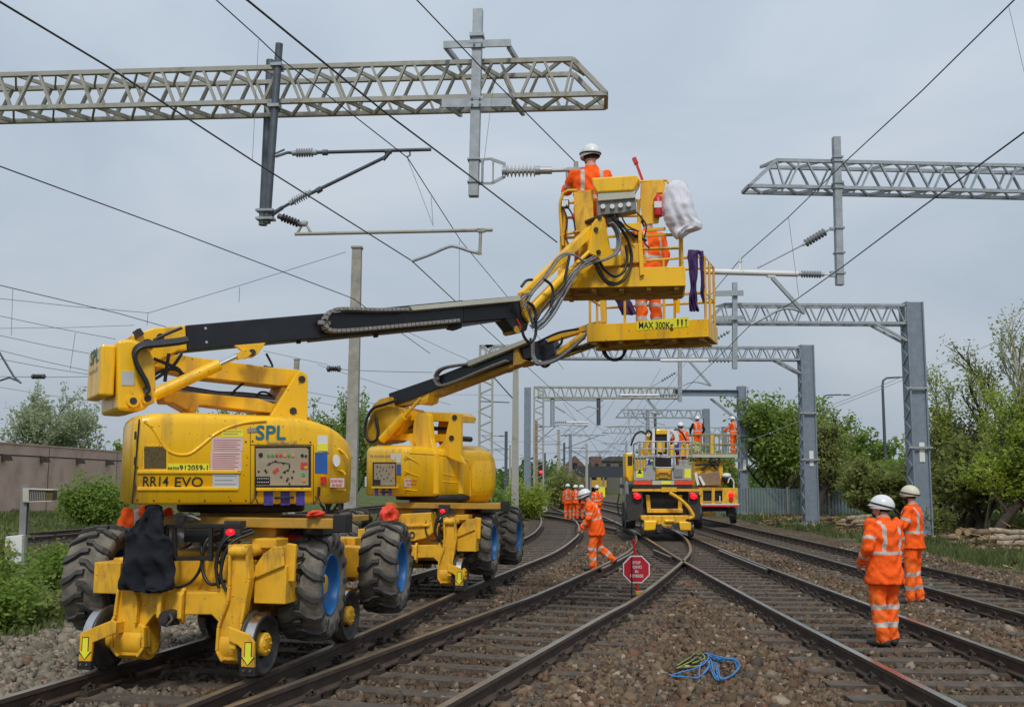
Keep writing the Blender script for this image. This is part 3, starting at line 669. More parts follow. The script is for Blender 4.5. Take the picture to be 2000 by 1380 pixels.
    tree('yellow green bushy tree in the thicket at the right edge', 'tree', (18.4, 32, .3), 4.3, 1.0, LF_BRT, M_BARK, 26000, .075, trunk=.2, tr=.12, crownlow=.1, seed=18, fan=6)
    tree('leafy tree filling the thicket behind the third column', 'tree', (17.4, 40, .3), 4.6, 1.0, LF_OLV, M_BARK, 18000, .09, trunk=.15, tr=.14, crownlow=.1, seed=19, fan=6)
    tree('bushy green tree deep in the right thicket', 'tree', (22.5, 44, .3), 5.0, 1.0, LF_BRT, M_BARK, 24000, .10, trunk=.15, tr=.16, crownlow=.1, seed=20, fan=6)
    tree('slender pale stemmed young tree in the right thicket', 'tree', (17.2, 31.5, .3), 4.8, .5, LF_BRT, M_BIRCH, 5000, .07, trunk=.6, tr=.05, lean=(.08, 0), seed=21)
    tree('upright grey green tree between the lamp posts', 'tree', (25.5, 80, .3), 3.2, 1.0, LF_MID, M_BARK, 15000, .2, trunk=.12, tr=.18, crownlow=.1, seed=22)
    tree('rounded tree beyond the grey fence end', 'tree', (17.6, 56, .3), 3.2, 1.0, LF_MID, M_BARK, 12000, .14, trunk=.12, tr=.14, crownlow=.1, seed=23)
    for i, (x, y, hh, lm_, lb_) in enumerate(((20.5, 36, 3.9, LF_BRT, 'bushy tree at the back of the thicket, left of the leaning trunk'), (16.6, 36.5, 3.6, LF_OLV, 'olive bushy tree just right of the third gantry column'), (19.8, 34, 3.4, LF_MID, 'low bushy tree behind the log stack at the right edge'), (15.6, 44, 2.8, LF_OLV, 'low olive tree seen left of the third gantry column'), (24, 50, 4.8, LF_OLV, 'broad tree in the deepest part of the right thicket'), (21.5, 40, 4.3, LF_BRT, 'bright green tree in the right thicket'), (17.8, 47, 3.2, LF_MID, 'small green tree beyond the end of the grey fence'), (26, 62, 3.0, LF_OLV, 'olive tree far behind the grey fence, right'), (19.5, 70, 3.3, LF_OLV, 'green tree behind the middle of the grey fence'), (13.9, 72, 4.2, LF_MID, 'leafy tree between the right lorry and the fence'))):
        tree(lb_, 'tree', (x, y, .25), hh, 1.15, lm_, M_BARK if i % 2 else M_BARKL, 13000, .075+.0012*y, trunk=.12, tr=.11, crownlow=.05, seed=60+i, fan=6, sprd=.2)
    rs = random.Random(5)
    for i in range(9):
        x = rs.uniform(15.5, 21); y = rs.uniform(32.5, 40); tree('thin bare stemmed sapling in the right thicket', 'sapling', (x, y, .25), rs.uniform(4.2, 6.5), .35, LF_BRT, M_BARKL if i % 3 else M_BIRCH, 1500, .07, trunk=.7, tr=.045, lean=(rs.gauss(0, .12), 0), seed=80+i, name='sapling', group='thin saplings in the right thicket', fan=4)
    shrub('weedy bush in front of the thicket, left of the log stack', 'bush', (14.2, 35, .2), 1.1, .8, 1.0, LF_OLV, 4000, .06)
    # far woodland as a mass
    T = []
    for i in range(5200):
        a = rng.uniform(-.75, .75); dd = rng.uniform(230, 330); 
        if abs(a) < .0: continue
        T.append((math.sin(a)*dd, math.cos(a)*dd, rng.random()*(4.5+1.5*math.sin(a*23)+1.2*math.sin(a*61))*(1 if a < .1 else 1.25)))
    T = np.array(T); V, F_, rn = leaves(T, 9, .9, .9); npmesh('woodland', V, F_, rn, None, LF_DRK, label='distant wooded skyline')
# ---------------------------------------------------------------- road-rail lift machines
def deg(a): return math.radians(a)
def lf(F, pts, val, ax='y'):
    return [F.hit(u, v, val, ax) for u, v in pts]
class Part(MB):
    """mesh builder in a frame S, attached to a parent whose frame is P"""
    def __init__(s, S, P): super().__init__(); s.S = S; s.T = P.I@S.M
    def put(s, name, mats, parent, **k):
        s.v = [tuple(s.T@Vector(v)) for v in s.v]; return s.build(name, mats, parent, **k)
    def pp(s, px, off, th, m=0):
        """pixel outline on the plane y=off of the frame, given thickness th away from it"""
        return s.prism(lf(s.S, px, off), (0, th, 0), m)
def tyre(P, F, x, y, z, R_=.535, W=.42, sgn=1, side=1, parent=None):
    """one lugged tyre with blue rim; side=+1 means outer face towards +x"""
    root = parent
    t = MB(); lg = MB(); h = W/2; q_ = R_/.535
    prof = [(.30, -h*.72), (.33, -h*.86), (.40, -h*.97), (.455, -h), (.488, -h*.93), (.50, -h*.7), (.505, 0), (.50, h*.7), (.488, h*.93), (.455, h), (.40, h*.97), (.33, h*.86), (.30, h*.72)]
    prof = [(r*q_ if r > .34 else r*.9, hh) for r, hh in prof]; t.lathe(prof, (x, y, z), (1, 0, 0), 44)
    c = Vector((x, y, z))
    def pt(a, lx, r): return c+Vector((lx, math.cos(a)*r, math.sin(a)*r))
    n = 15
    for i in range(n):
        for s_ in (-1, 1):
            a = (i+(.5 if s_ > 0 else 0))*2*math.pi/n; ring = []
            path = [(-.03, R_+.012, 0), (.04, R_+.014, .02), (.09, R_+.012, .10), (h*.78, R_+.004, .165), (h*1.02, R_-.035, .18), (h*1.05, R_-.10, .185)]
            for lx, r, da in path:
                ww = .062 if lx < h*.7 else .078
                aa = a+da*1.15
                ring.append([pt(aa-ww, s_*lx, r-.06), pt(aa-ww*.72, s_*lx, r+.0), pt(aa+ww*.72, s_*lx, r+.0), pt(aa+ww, s_*lx, r-.06)])
            t.loft(ring if s_ > 0 else [list(reversed(q)) for q in ring], 1, False)
    ty = t.build('tyre', [M_RUBD, M_RUB], root, bevel=.008, seg=2)
    r = MB(); o = side
    pr = [(.285, o*h*.84), (.272, o*h*.90), (.265, o*h*.80), (.255, o*h*.3), (.22, o*h*.12), (.13, o*h*.10), (.12, o*h*.3)]
    r.lathe(pr, (x, y, z), (1, 0, 0), 32)
    r.lathe([(.285, -o*h*.86), (.27, -o*h*.6), (.29, 0), (.1, 0)], (x, y, z), (1, 0, 0), 32)
    r.lathe([(.10, o*h*.1), (.10, o*h*.52), (.085, o*h*.62), (.0, o*h*.64)], (x, y, z), (1, 0, 0), 20, 1)
    for i in range(8):
        a = i*math.pi/4; r.cyl(pt(a, o*h*.10, .17), pt(a, o*h*.22, .17), .016, n=6, m=1)
    r.build('rim', [M_BLUE, M_YEL], root)
def railwheel(F, x, y, side, parent, name='rail_wheel'):
    root = bpy.data.objects.new(name, None); C.objects.link(root); root.parent = parent
    z = RZ+.27; s_ = side; w_ = MB()
    w_.lathe([(.05, -s_*.075), (.22, -s_*.075), (.285, -s_*.072), (.292, -s_*.055), (.285, -s_*.042), (.268, -s_*.035), (.263, s_*.055), (.255, s_*.06), (.225, s_*.06), (.215, s_*.02), (.12, s_*.015)], (x, y, z), (1, 0, 0), 40)
    w_.build('tread', M_DST, root)
    b = MB(); b.lathe([(.2705, -s_*.03), (.266, s_*.05)], (x, y, z), (1, 0, 0), 40); b.build('worn_band', M_STL, root)
    b = MB(); b.lathe([(.10, s_*.0), (.10, s_*.055), (.09, s_*.065), (.0, s_*.065)], (x, y, z), (1, 0, 0), 20)
    for i in range(6):
        a = i*math.pi/3; b.cyl((x+s_*.06, y+math.cos(a)*.065, z+math.sin(a)*.065), (x+s_*.078, y+math.cos(a)*.065, z+math.sin(a)*.065), .011, n=6)
    b.build('hub', M_YELD, root)
    return root
F1 = Frame((-2.93, 9.36, 0), deg(-12.5)); S1 = Frame((-2.71, 10.34, 0), deg(30))
F2 = Frame((-1.51, 16.22, 0), deg(-11.5)); S2 = Frame((-1.29, 17.2, 0), deg(-33)); G2 = Frame((-1.29, 17.2, 0), deg(-50))
def px1(F, pts): return [(p.x, p.z) for p in lf(F, pts, -.1)]
LARM = px1(F1, [(240, 1148), (268, 1150), (276, 1170), (273, 1215), (288, 1222), (288, 1262), (276, 1279), (240, 1278), (226, 1262), (226, 1215), (233, 1200)])
RARM = px1(F1, [(456, 1062), (488, 1062), (493, 1130), (485, 1175), (478, 1215), (478, 1240), (470, 1288), (442, 1288), (431, 1268), (434, 1222), (441, 1200), (452, 1173), (455, 1142)])
BEAM = px1(F1, [(232, 1156), (425, 1155), (452, 1135), (458, 1180), (437, 1222), (415, 1199), (303, 1199), (282, 1226), (262, 1226), (232, 1200)])
def px3(F, pts): return [(p.x, p.z) for p in lf(F, pts, -.33)]
LGD = px3(F1, [(157, 1235), (219, 1210), (228, 1215), (226, 1236), (181, 1254), (177, 1291), (154, 1290)])
RGD = px3(F1, [(446, 1223), (486, 1238), (497, 1254), (497, 1303), (471, 1301), (472, 1266), (463, 1258), (447, 1251)])
def chassis(F, root, first):
    def xz(poly, y0, th, mb, m=0, fy=1): mb.prism([Vector((x, y0, z)) for x, z in poly], (0, th, 0), m)
    # main frame
    f = MB()
    f.bb(-.36, .40, .35, 2.95, .80, 1.20); f.bb(-.34, .34, .15, .42, .72, 1.16); f.bb(-.42, .46, .42, .9, .66, .86)
    f.bb(-.95, 1.0, .35, .62, .78, 1.12); f.bb(-.95, 1.0, 2.55, 2.85, .78, 1.12)
    f.bb(-.42, .5, 2.9, 3.2, .7, 1.2)
    f.bb(-.58, .62, .5, 2.7, .60, .659, 0)  # belly plate, added to deepen the shade under the machine
    f.build('chassis_frame', M_YELD, root, bevel=.012)
    f = MB(); f.bb(-.55, 1.42, .22, .30, 1.43, 1.52); f.bb(-.5, 1.0, .3, 2.0, 1.44, 1.50); f.bb(1.34, 1.46, .16, .34, 1.40, 1.56, 1)
    f.lathe([(.40, 0), (.40, .14), (.55, .14), (.55, .2)], (0, 1.05, 1.42), (0, 0, 1), 32); f.bb(-.52, .72, .32, .34, 1.30, 1.44); f.bb(.62, .72, .34, 1.9, 1.30, 1.44)
    f.build('turntable_base', [M_YELB, M_BLKM], root, bevel=.008)
    f = MB(); f.lathe([(.60, 0), (.62, .02), (.62, .09), (.5, .1)], (0, 1.05, 1.55), (0, 0, 1), 36); f.build('slew_ring', M_BLKM, root)
    # rail gear front
    f = MB(); xz(BEAM, -.12, .22, f); f.bb(-.14, -.10, -.16, -.10, .62, .90); f.bb(.06, .10, -.16, -.10, .62, .90)
    for x in (-.12, .08):
        f.prism([Vector((x-.02, -.12, .92)), Vector((x-.02, -.19, .86)), Vector((x-.02, -.20, .66)), Vector((x-.02, -.12, .60))], (.04, 0, 0))
    f.build('cross_beam', M_YELD, root, bevel=.010)
    for poly, x, s_ in ((LARM, -.5, -1), (RARM, .62, 1)):
        f = MB(); xs = [p[0] for p in poly]
        xz(poly, -.14, .09, f)
        # raised channel flanges along the arm edge
        n = len(poly)
        for i in range(n):
            a, b = poly[i], poly[(i+1) % n]
            if abs(a[1]-b[1]) > .05: f.beam((a[0], -.155, a[1]), (b[0], -.155, b[1]), .026, .05, (0, 1, 0))
        zc = .40; xm = (min(xs)+max(xs))/2
        f.cyl((xm-.13, .0, zc+.03), (xm+.13, .0, zc+.03), .165, n=28); f.cyl((xm-.155, .0, zc+.03), (xm+.15, .0, zc+.03), .12, n=24); f.cyl((xm+s_*.1, 0, RZ+.27), (s_*.72, 0, RZ+.27), .10, n=20)
        f.build('guide_arm', M_YELD, root, bevel=.008)
    for poly in (LGD, RGD):
        f = MB(); xz(poly, -.335, .03, f); f.bb(poly[1][0]-.05 if poly is LGD else poly[0][0], poly[1][0] if poly is LGD else poly[0][0]+.06, -.31, -.05, poly[1][1]-.13, poly[1][1]-.03); xm = sum(p[0] for p in poly[-3:])/3; x0 = min(p[0] for p in poly); zb = min(p[1] for p in poly)
        xa = poly[0][0] if poly is LGD else poly[2][0]
        g = f.build('guard_bracket', M_YELD, root, bevel=.006)
        f = MB(); xl = (min(poly[-1][0], poly[-2][0]) if poly is LGD else poly[4][0]-.0); xr = (poly[-2][0] if poly is LGD else poly[3][0])
        a_, b_ = sorted((xl, xr)); f.bb(a_-.01, b_+.01, -.34, -.29, zb-.07, zb-.001)
        for q in (.25, .75): f.cyl((a_+(b_-a_)*q, -.35, zb-.025), (a_+(b_-a_)*q, -.34, zb-.025), .012, n=8, m=1)
        f.build('rail_sweep', [M_BLKM, M_STL], g)
        # yellow arrow plate
        cx = (a_+b_)/2; zt = zb+.20; w_ = .026
        ar = [(cx-w_, zt), (cx+w_, zt), (cx+w_, zb+.085), (cx+w_*2, zb+.085), (cx, zb+.02), (cx-w_*2, zb+.085), (cx-w_, zb+.085)]
        f = MB(); f.prism([Vector((x, -.3385, z)) for x, z in ar], (0, .0025, 0)); e = [(cx+(x-cx)*1.28, zb+.105+(z-zb-.105)*1.08) for x, z in ar]
        f.prism([Vector((x, -.3370, z)) for x, z in e], (0, .0015, 0), 1); f.build('arrow_mark', [M_SIGY, M_LET], g)
    for s_ in (-1, 1):
        railwheel(F, s_*.765, 0, s_, root); railwheel(F, s_*.765, 2.0, s_, root)
        f = MB(); f.cyl((s_*.3, 2.0, RZ+.27), (s_*.72, 2.0, RZ+.27), .09, n=18); f.bb(s_*.62, s_*.40, 1.88, 2.12, .36, .95); f.cyl((s_*.55, 1.95, .9), (s_*.42, 1.2, 1.15), .05, n=12); f.build('rear_guide_arm', M_YELB, root, bevel=.008)
    # lift rams and lugs behind the right arm
    f = MB(); f.cyl((.60, -.05, 1.22), (.78, .35, 1.30), .055, n=14); f.bb(.62, .86, .05, .3, 1.26, 1.34); f.cyl((.52, -.14, 1.24), (.70, -.14, 1.24), .05, n=14)
    f.prism([Vector((.70, .02, .98)), Vector((.80, .02, 1.2)), Vector((.98, .02, 1.31)), Vector((1.06, .02, 1.30)), Vector((1.05, .02, .98))], (0, .04, 0))
    f.bb(.70, 1.0, -.03, .42, .79, 1.12)
    f.prism([Vector((.70, -.06, 1.0)), Vector((.72, -.06, 1.12)), Vector((.79, -.06, 1.22)), Vector((.88, -.06, 1.28)), Vector((.97, -.06, 1.29)), Vector((.99, -.06, 1.12))], (0, .03, 0))
    f.bb(-.95, -.68, .06, .42, .82, 1.10)
    f.build('lift_linkage', M_YELD, root, bevel=.008)
    for y in (.68, 2.75):
        for x, sd in ((-1.24, -1), (.94, 1)):
            wr = bpy.data.objects.new('wheel', None); C.objects.link(wr); wr.parent = root
            wr.location = (x, y, .895); wr.rotation_euler = (0, 0, deg(6.5 if first else 1.5)); tyre(None, F, 0, 0, 0, R_=.505, side=sd, parent=wr)
    # towing eye, hoses, rack
    f = MB(); f.cyl((-.02, -.24, .66), (-.02, -.12, .66), .07, n=14); f.cyl((-.02, -.27, .66), (-.02, -.24, .66), .04, n=10); f.bb(-.09, .05, -.2, -.12, .60, .63); f.tube([(.03, -.25, .70), (.07, -.28, .66), (.03, -.3, .61)], .014, 6); f.build('tow_coupling', M_DST, root)
    f = MB()
    for p in ([(.28, .1, 1.38), (.22, -.02, 1.32), (.20, -.05, 1.1), (.3, -.08, .95), (.46, -.1, .98)], [(.62, .05, 1.42), (.45, -.1, 1.34), (.38, -.12, 1.12), (.42, -.14, .92)], [(.58, .05, 1.44), (.42, -.06, 1.36), (.35, -.08, 1.1), (.45, -.1, .94)],
              [(.1, .1, 1.3), (.14, .05, 1.1), (.06, .02, .95), (-.1, .05, .9), (-.2, .12, .95)], [(.66, .02, 1.40), (.5, -.12, 1.3), (.44, -.15, 1.05), (.5, -.15, .9)]):
        f.tube(sm(p, 5), .015, 6)
    for i in range(9):
        x = .3+.09*i; f.tube(sm([(x, .7, 1.42), (x+.06, .3+.05*i, 1.28-.03*(i % 3)), (x-.02, .12, 1.12), (x+.05, .4, .95)], 4), .012, 5)
    f.build('hydraulic_hoses', M_HOSE, root)
    f = MB(); f.bb(.40, .56, -.06, .06, 1.36, 1.50); f.build('tail_lamp_box', M_DST, root, bevel=.008).name
    f = MB(); f.ell((.47, -.065, 1.40), (.042, .03, .032), 14); f.build('tail_lamp', M_REDL, root)
    f = MB(); f.cyl((.72, .5, 1.28), (.90, .5, 1.28), .08, n=16); f.ell((.9, .5, 1.28), (.05, .08, .08)); f.bb(.74, .95, 1.0, 1.3, 1.2, 1.4); f.build('red_accumulator', M_RED, root)
    f = MB(); f.bb(-.05, .25, .05, .3, 1.30, 1.42); f.cyl((-.3, .3, 1.45), (.5, .3, 1.45), .035, n=8); f.bb(-.45, -.2, .5, .8, 1.3, 1.42); f.bb(.95, 1.15, .4, .7, 1.36, 1.44)
    f.bb(-.6, .62, .48, 1.9, 1.32, 1.42); f.bb(-.40, .45, 1.0, 2.4, .5, .8); f.build('valve_and_shade_blocks', M_BLKM, root, bevel=.01)  # also holds black boxes added to darken the space below the machine
    return root
LM1 = 'large yellow boom lift in front with a dark coat hung on its frame'
LM2 = 'further yellow boom lift with a rounded tank and orange bag on its frame'
m1 = thing('boom_lift', LM1, 'boom lift', F1.M, 'yellow boom lifts on the left track'); chassis(F1, m1, True)
m2 = thing('boom_lift', LM2, 'boom lift', F2.M, 'yellow boom lifts on the left track'); chassis(F2, m2, False)
# rack on the front machine
f = Part(F1, F1)
for a, b in (((325, 1027), (470, 1026)), ((340, 1026), (342, 1095)), ((412, 1026), (412, 1095)), ((330, 1090), (415, 1090)), ((325, 1027), (327, 1100))):
    p, q = lf(F1, [a, b], -.05); f.beam(p, q, .035, .035)
f.put('tube_rack', M_BLKM, m1, bevel=.004)
f = Part(F1, F1)
for (u, v), r in (((352, 1012), .06), ((372, 1010), .045), ((350, 1050), .10), ((388, 1050), .08)):
    p = F1.hit(u, v, .12); f.ell(p, (r, r*.8, r), 10)
f.tube(sm(lf(F1, [(330, 1010), (352, 1004), (375, 1008), (392, 1015)], .0), 4), .012, 5); f.put('lamp_cluster', M_GRY, m1)
# front hood and bag bracket of second machine
f = Part(F2, F2); f.pp([(783, 1003), (841, 1000), (846, 1040), (833, 1050), (808, 1056), (778, 1048), (770, 1040), (772, 1022)], -.05, .3); f.pp([(772, 1024), (838, 1022), (838, 1028), (772, 1030)], -.09, .05)
f.put('front_hood', M_YELD, m2, bevel=.015)
f = Part(F2, F2); p = F2.hit(805, 1044, -.06); f.tube([p+Vector((math.cos(a)*.035, 0, math.sin(a)*.045)) for a in np.linspace(0, 6.3, 14)], .012, 6); f.put('shackle', M_DST, m2)
# ---- superstructure bodies
def body(S, P, outline, top, zb, root, ns=1, drop=None, mat_=None):
    """outline: closed (x,y) list ; top(x,y) height"""
    n = len(outline); cx = sum(p[0] for p in outline)/n; cy = sum(p[1] for p in outline)/n
    rings = []
    for sc_, kind in ((.96, 'b0'), (1, 'b1'), (1, 't1'), (.985, 't2'), (.95, 't3'), (.88, 't4'), (.7, 't5'), (.35, 't5')):
        r = []
        for x, y in outline:
            X = cx+(x-cx)*sc_; Y = cy+(y-cy)*sc_; h = top(x, y)
            z = {'b0': zb, 'b1': zb+.02, 't1': h-.10, 't2': h-.05, 't3': h-.018, 't4': h, 't5': h+.015}[kind]; r.append(Vector((X, Y, z)))
        rings.append(r)
    mb = Part(S, P); mb.loft(rings, 0, True); return mb
def rr(x0, x1, y0, y1, r, n=7, bulge=0.0):
    pts = []
    for cx, cy, a0 in ((x1-r, y0+r, -90), (x1-r, y1-r, 0), (x0+r, y1-r, 90), (x0+r, y0+r, 180)):
        for i in range(n+1):
            a = math.radians(a0+90*i/n); pts.append((cx+r*math.cos(a), cy+r*math.sin(a)))
    return pts
HB = -.85
o1 = [(x, HB) for x in np.linspace(-1.13, .54, 12)]+[(.65, -.835), (.77, -.78), (.87, -.69), (.95, -.55), (1.0, -.35), (1.03, -.1), (1.03, .2), (.98, .5), (.88, .75), (.7, .85), (.3, .87), (-.3, .87), (-.70, .85), (-.84, .76), (-.97, .58), (-1.07, .3), (-1.14, 0), (-1.18, -.35), (-1.19, -.62), (-1.18, -.78), (-1.16, -.83)]
def t1(x, y): return 2.455-.0*x-(0 if x < .30 else (x-.30)**2*.50)-max(0, -x-.95)*.06
bm = body(S1, F1, o1, t1, 1.64, m1); bd1 = bm.put('body_shell', M_YEL, m1)
def deco(S, P, parent, name, px, off, mats, th=.004, ax='y', m=0, bevel=0, val=None):
    f = Part(S, P); q = lf(S, px, off, ax); v = Vector((0, th, 0)) if ax == 'y' else Vector((-th, 0, 0)); f.prism([p-v*1.0 if True else p for p in q], v*.9, m); return f.put(name, mats, parent, bevel=bevel)
def rect(x0, y0, x1, y1): return [(x0, y0), (x1, y0), (x1, y1), (x0, y1)]
O = HB
for nm, px, mt in (('yellow_number_plate', [(326, 905), (408, 906), (408, 919), (324, 920)], M_SIGY), ('inspection_sticker', rect(433, 839, 475, 853), M_SIGY), ('instruction_sticker', rect(413, 854, 474, 880), M_STKP), ('instruction_sticker', rect(411, 881, 472, 919), M_STKP),
                   ('grey_notice_sticker', rect(415, 925, 466, 954), M_STKG), ('warning_sticker', rect(620, 850, 640, 881), M_WHT), ('blue_sticker', rect(615, 883, 639, 924), M_STKB), ('purple_sticker', rect(515, 959, 533, 986), M_PURP), ('purple_sticker', rect(548, 959, 566, 986), M_PURP), ('purple_sticker', rect(578, 959, 595, 986), M_PURP)):
    deco(S1, F1, bd1, nm, px, O, mt)
deco(S1, F1, bd1, 'warning_patch', rect(621, 866, 639, 880), O-.004, M_SIGY)
for nm, px, mt in (('red_notice', rect(644, 933, 671, 951), M_STKP), ('round_gauge', [(656+7*math.cos(a), 899+12*math.sin(a)) for a in np.linspace(0, 6.0, 14)], M_WHT), ('red_emblem', [(626, 931), (636, 930), (637, 944), (626, 945)], M_RED)):
    deco(S1, F1, bd1, nm, px, O+(-.012 if nm != 'red_emblem' else 0), mt, th=.02)
# recessed look grille, side slot, raised ledges and crease
deco(S1, F1, bd1, 'cooling_grille', [(284, 873), (322, 873), (325, 876), (324, 914), (282, 914), (281, 876)], O, M_MESH, th=.006)
f = Part(S1, F1); c_ = S1.hit(303, 894, O); q = lf(S1, [(280, 870), (326, 870), (326, 917), (280, 917)], O)
for a, b in ((0, 1), (1, 2), (2, 3), (3, 0)): f.beam(q[a], q[b], .012, .012)
f.put('grille_frame', M_YEL, bd1)
f = Part(S1, F1)
for a, b in (((268, 921), (470, 921)), ((268, 954), (465, 954))):
    p, q = lf(S1, [a, b], O-.008); f.beam(p, q, .02, .03)
p, q = lf(S1, [(272, 818), (258, 984)], O-.004); 
f.put('moulded_ledge', M_YEL, bd1, bevel=.006)
f = Part(S1, F1); f.beam(q, p, .012, .008); f.put('door_gap', M_LET, bd1)
f = Part(S1, F1)
for a, b in (((489, 832), (489, 984)), ((489, 868), (610, 868)), ((612, 868), (612, 984))): p, q = lf(S1, [a, b], O-.001); f.beam(p, q, .004, .006)
f.put('panel_seam', M_LET, bd1)
for u, v in ((268, 976), (300, 977), (350, 977), (400, 977), (450, 977), (480, 977), (493, 861), (552, 863), (606, 863), (616, 970), (480, 862), (268, 872), (268, 912)):
    f = Part(S1, F1); p = S1.hit(u, v, O); f.cyl(p+Vector((0, -.006, 0)), p, .008, n=8); f.put('bolt_head', M_DST, bd1)
f = Part(S1, F1)
for u, v in ((264, 850), (263, 900), (262, 950)): p = S1.hit(u, v, O); f.cyl(p+Vector((0, -.012, -.035)), p+Vector((0, -.012, .035)), .010, n=8)
f.put('door_hinge', M_DST, bd1)
# swooping moulded crease
f = Part(S1, F1); cr = [(282, 822), (298, 836), (312, 858), (324, 876), (338, 885), (356, 888), (374, 884), (398, 866), (420, 848), (448, 834), (480, 825), (520, 821)]
cp = sm(lf(S1, cr, O+.004), 4); f.tube(cp, .015, 10); f.put('moulded_crease', M_YEL, bd1)
# control panel
deco(S1, F1, bd1, 'panel_recess', [(497, 870), (607, 870), (607, 952), (497, 952)], O, M_LET, th=.005)
pn = deco(S1, F1, bd1, 'control_panel', [(499, 875), (598, 874), (602, 878), (602, 947), (500, 948)], O-.0055, M_PAN, th=.006)
f = Part(S1, F1)
def dot(u, v, r, m, F=S1, off=O-.012, mb=None):
    p = F.hit(u, v, off); (mb or f).cyl(p+Vector((0, -.008, 0)), p, r, n=10, m=m)
for i, mm in enumerate((1, 1, 2, 2, 3, 1, 3)): dot(524+i*8, 889, .014, mm)
dot(509, 888, .02, 0); dot(590, 889, .015, 0); dot(597, 890, .012, 0)
for u, v, mm in ((590, 905, 2), (597, 905, 2), (590, 912, 2), (597, 912, 3), (592, 926, 1), (593, 937, 3), (536, 920, 2), (541, 916, 2)): dot(u, v, .017, mm)
for u, v in ((505, 920), (518, 918), (520, 921), (526, 905), (538, 900), (553, 904), (565, 910), (562, 918), (573, 920), (556, 922), (549, 931), (562, 934), (570, 932), (565, 944), (560, 938)): dot(u, v, .009, 0)
p = lf(S1, [(521, 908), (535, 901), (552, 903), (566, 905), (565, 915), (552, 922)], O-.016); f.tube(p, .003, 4, 0)
p = lf(S1, [(498, 930), (527, 930), (527, 946), (498, 946)], O-.012); f.prism(p, (0, -.004, 0), 0)
for r_ in (0, 1):
    for i in range(7): dot(503+i*3.4, 934+r_*7, .004, 4, off=O-.017)
f.put('panel_switches', [M_LET, mat('switch green', (.05, .35, .06), .5), mat('switch red', (.6, .05, .03), .5), mat('switch amber', (.75, .28, .04), .5), M_LETW], pn)
f = Part(S1, F1); p, q = lf(S1, [(500, 955), (607, 955)], O-.02); f.beam(p, q, .05, .03); f.put('panel_ledge', M_YEL, bd1, bevel=.006)
f = Part(S1, F1); p, q = lf(S1, [(539, 972), (573, 971)], O-.03); f.cyl(p, q, .012, n=8)
for a in (p, q): f.cyl(a, a+Vector((0, .03, 0)), .01, n=8)
f.put('grab_handle', M_DKB, bd1)
for u0 in (497, 620):
    f = Part(S1, F1); a, b, c, d = lf(S1, [(u0+2, 950), (u0+1, 968), (u0-7, 985), (u0+8, 985)], O-.01); f.tube([a, b], .008, 6); f.tube([c, b, d], .007, 6); f.tube([a+Vector((.015, 0, 0)), b+Vector((.015, 0, 0))], .006, 6); f.put('catch_strap', M_DST, bd1)
# side slot grille on the rounded right end, seam line
f = Part(S1, F1)
for z0, z1 in ((1.76, 2.10),): f.loft([[Vector((x, y, z0)), Vector((x, y, z1)), Vector((x-.01, y, z1)), Vector((x-.01, y, z0))] for x, y in ((.965, -.52), (1.01, -.36), (1.035, -.2))], 0, False)
f.put('side_slot', M_MESH, bd1)
f = Part(S1, F1)
for a in ([(648, 880), (662, 877), (672, 884), (679, 895)], [(644, 918), (655, 916), (670, 920), (674, 926)], [(644, 955), (660, 956), (675, 957)]):
    f.tube([v+Vector((0, .0, 0)) for v in lf(S1, a, -.80)], .012, 6)
f.put('moulded_rib', M_YEL, bd1)
def lettering(S, P, parent, name, items, m_, off, ax='y'):
    for txt, u0, u1, v0, v1, bold in items:   # left, right, top, baseline
        f = Part(S, P)
        a = S.hit(u0, v1, off, ax); b = S.hit(u1, v1, off, ax); h = (S.hit(u0, v0, off, ax)-a).length
        f.text(txt, a, b-a, (0, 0, 1), h, bold=bold, w=(b-a).length, depth=.002); r = f.put(name, m_, parent)
    return r
lettering(S1, F1, bd1, 'model_lettering', [('RR14', 277, 327, 929, 949, .01), ('EVO', 339, 394, 930, 950, .008)], M_LET, O-.004)
lettering(S1, F1, bd1, 'number_lettering', [('912059-1', 350, 405, 907, 918, .006), ('99709', 327, 349, 911, 918, 0)], M_LET, O-.008)
lettering(S1, F1, bd1, 'name_lettering', [('SPL', 498, 557, 829, 857, .015)], M_LETB, O-.008)
lettering(S1, F1, bd1, 'name_lettering', [('Powerlines UK', 520, 580, 859, 867, 0)], M_LETG, O-.008)
deco(S1, F1, bd1, 'name_stripe', [(483, 836), (506, 834), (506, 843), (483, 844)], O-.004, M_LETG)
f = Part(S1, F1)
for (u0, u1, v0, n_, dv) in ((417, 470, 859, 5, 4.4), (415, 468, 886, 8, 4.2), (436, 472, 842, 2, 5), (419, 462, 929, 3, 8)):
    for i in range(n_): a, b = lf(S1, [(u0, v0+i*dv), (u1-(i*7) % 13, v0+i*dv)], O-.0052); f.beam(a, b, .002, .006, (0, 0, 1), 0 if u0 != 419 else 1)
f.put('small_print', [mat('faded pink print', (.48, .16, .17), .6), M_LETG], bd1)
lettering(S1, F1, bd1, 'notice_lettering', [('DO NOT WALK', 646, 669, 936, 941, .0), ('ON ROOF', 648, 667, 944, 949, .0)], M_LETR, O-.035)
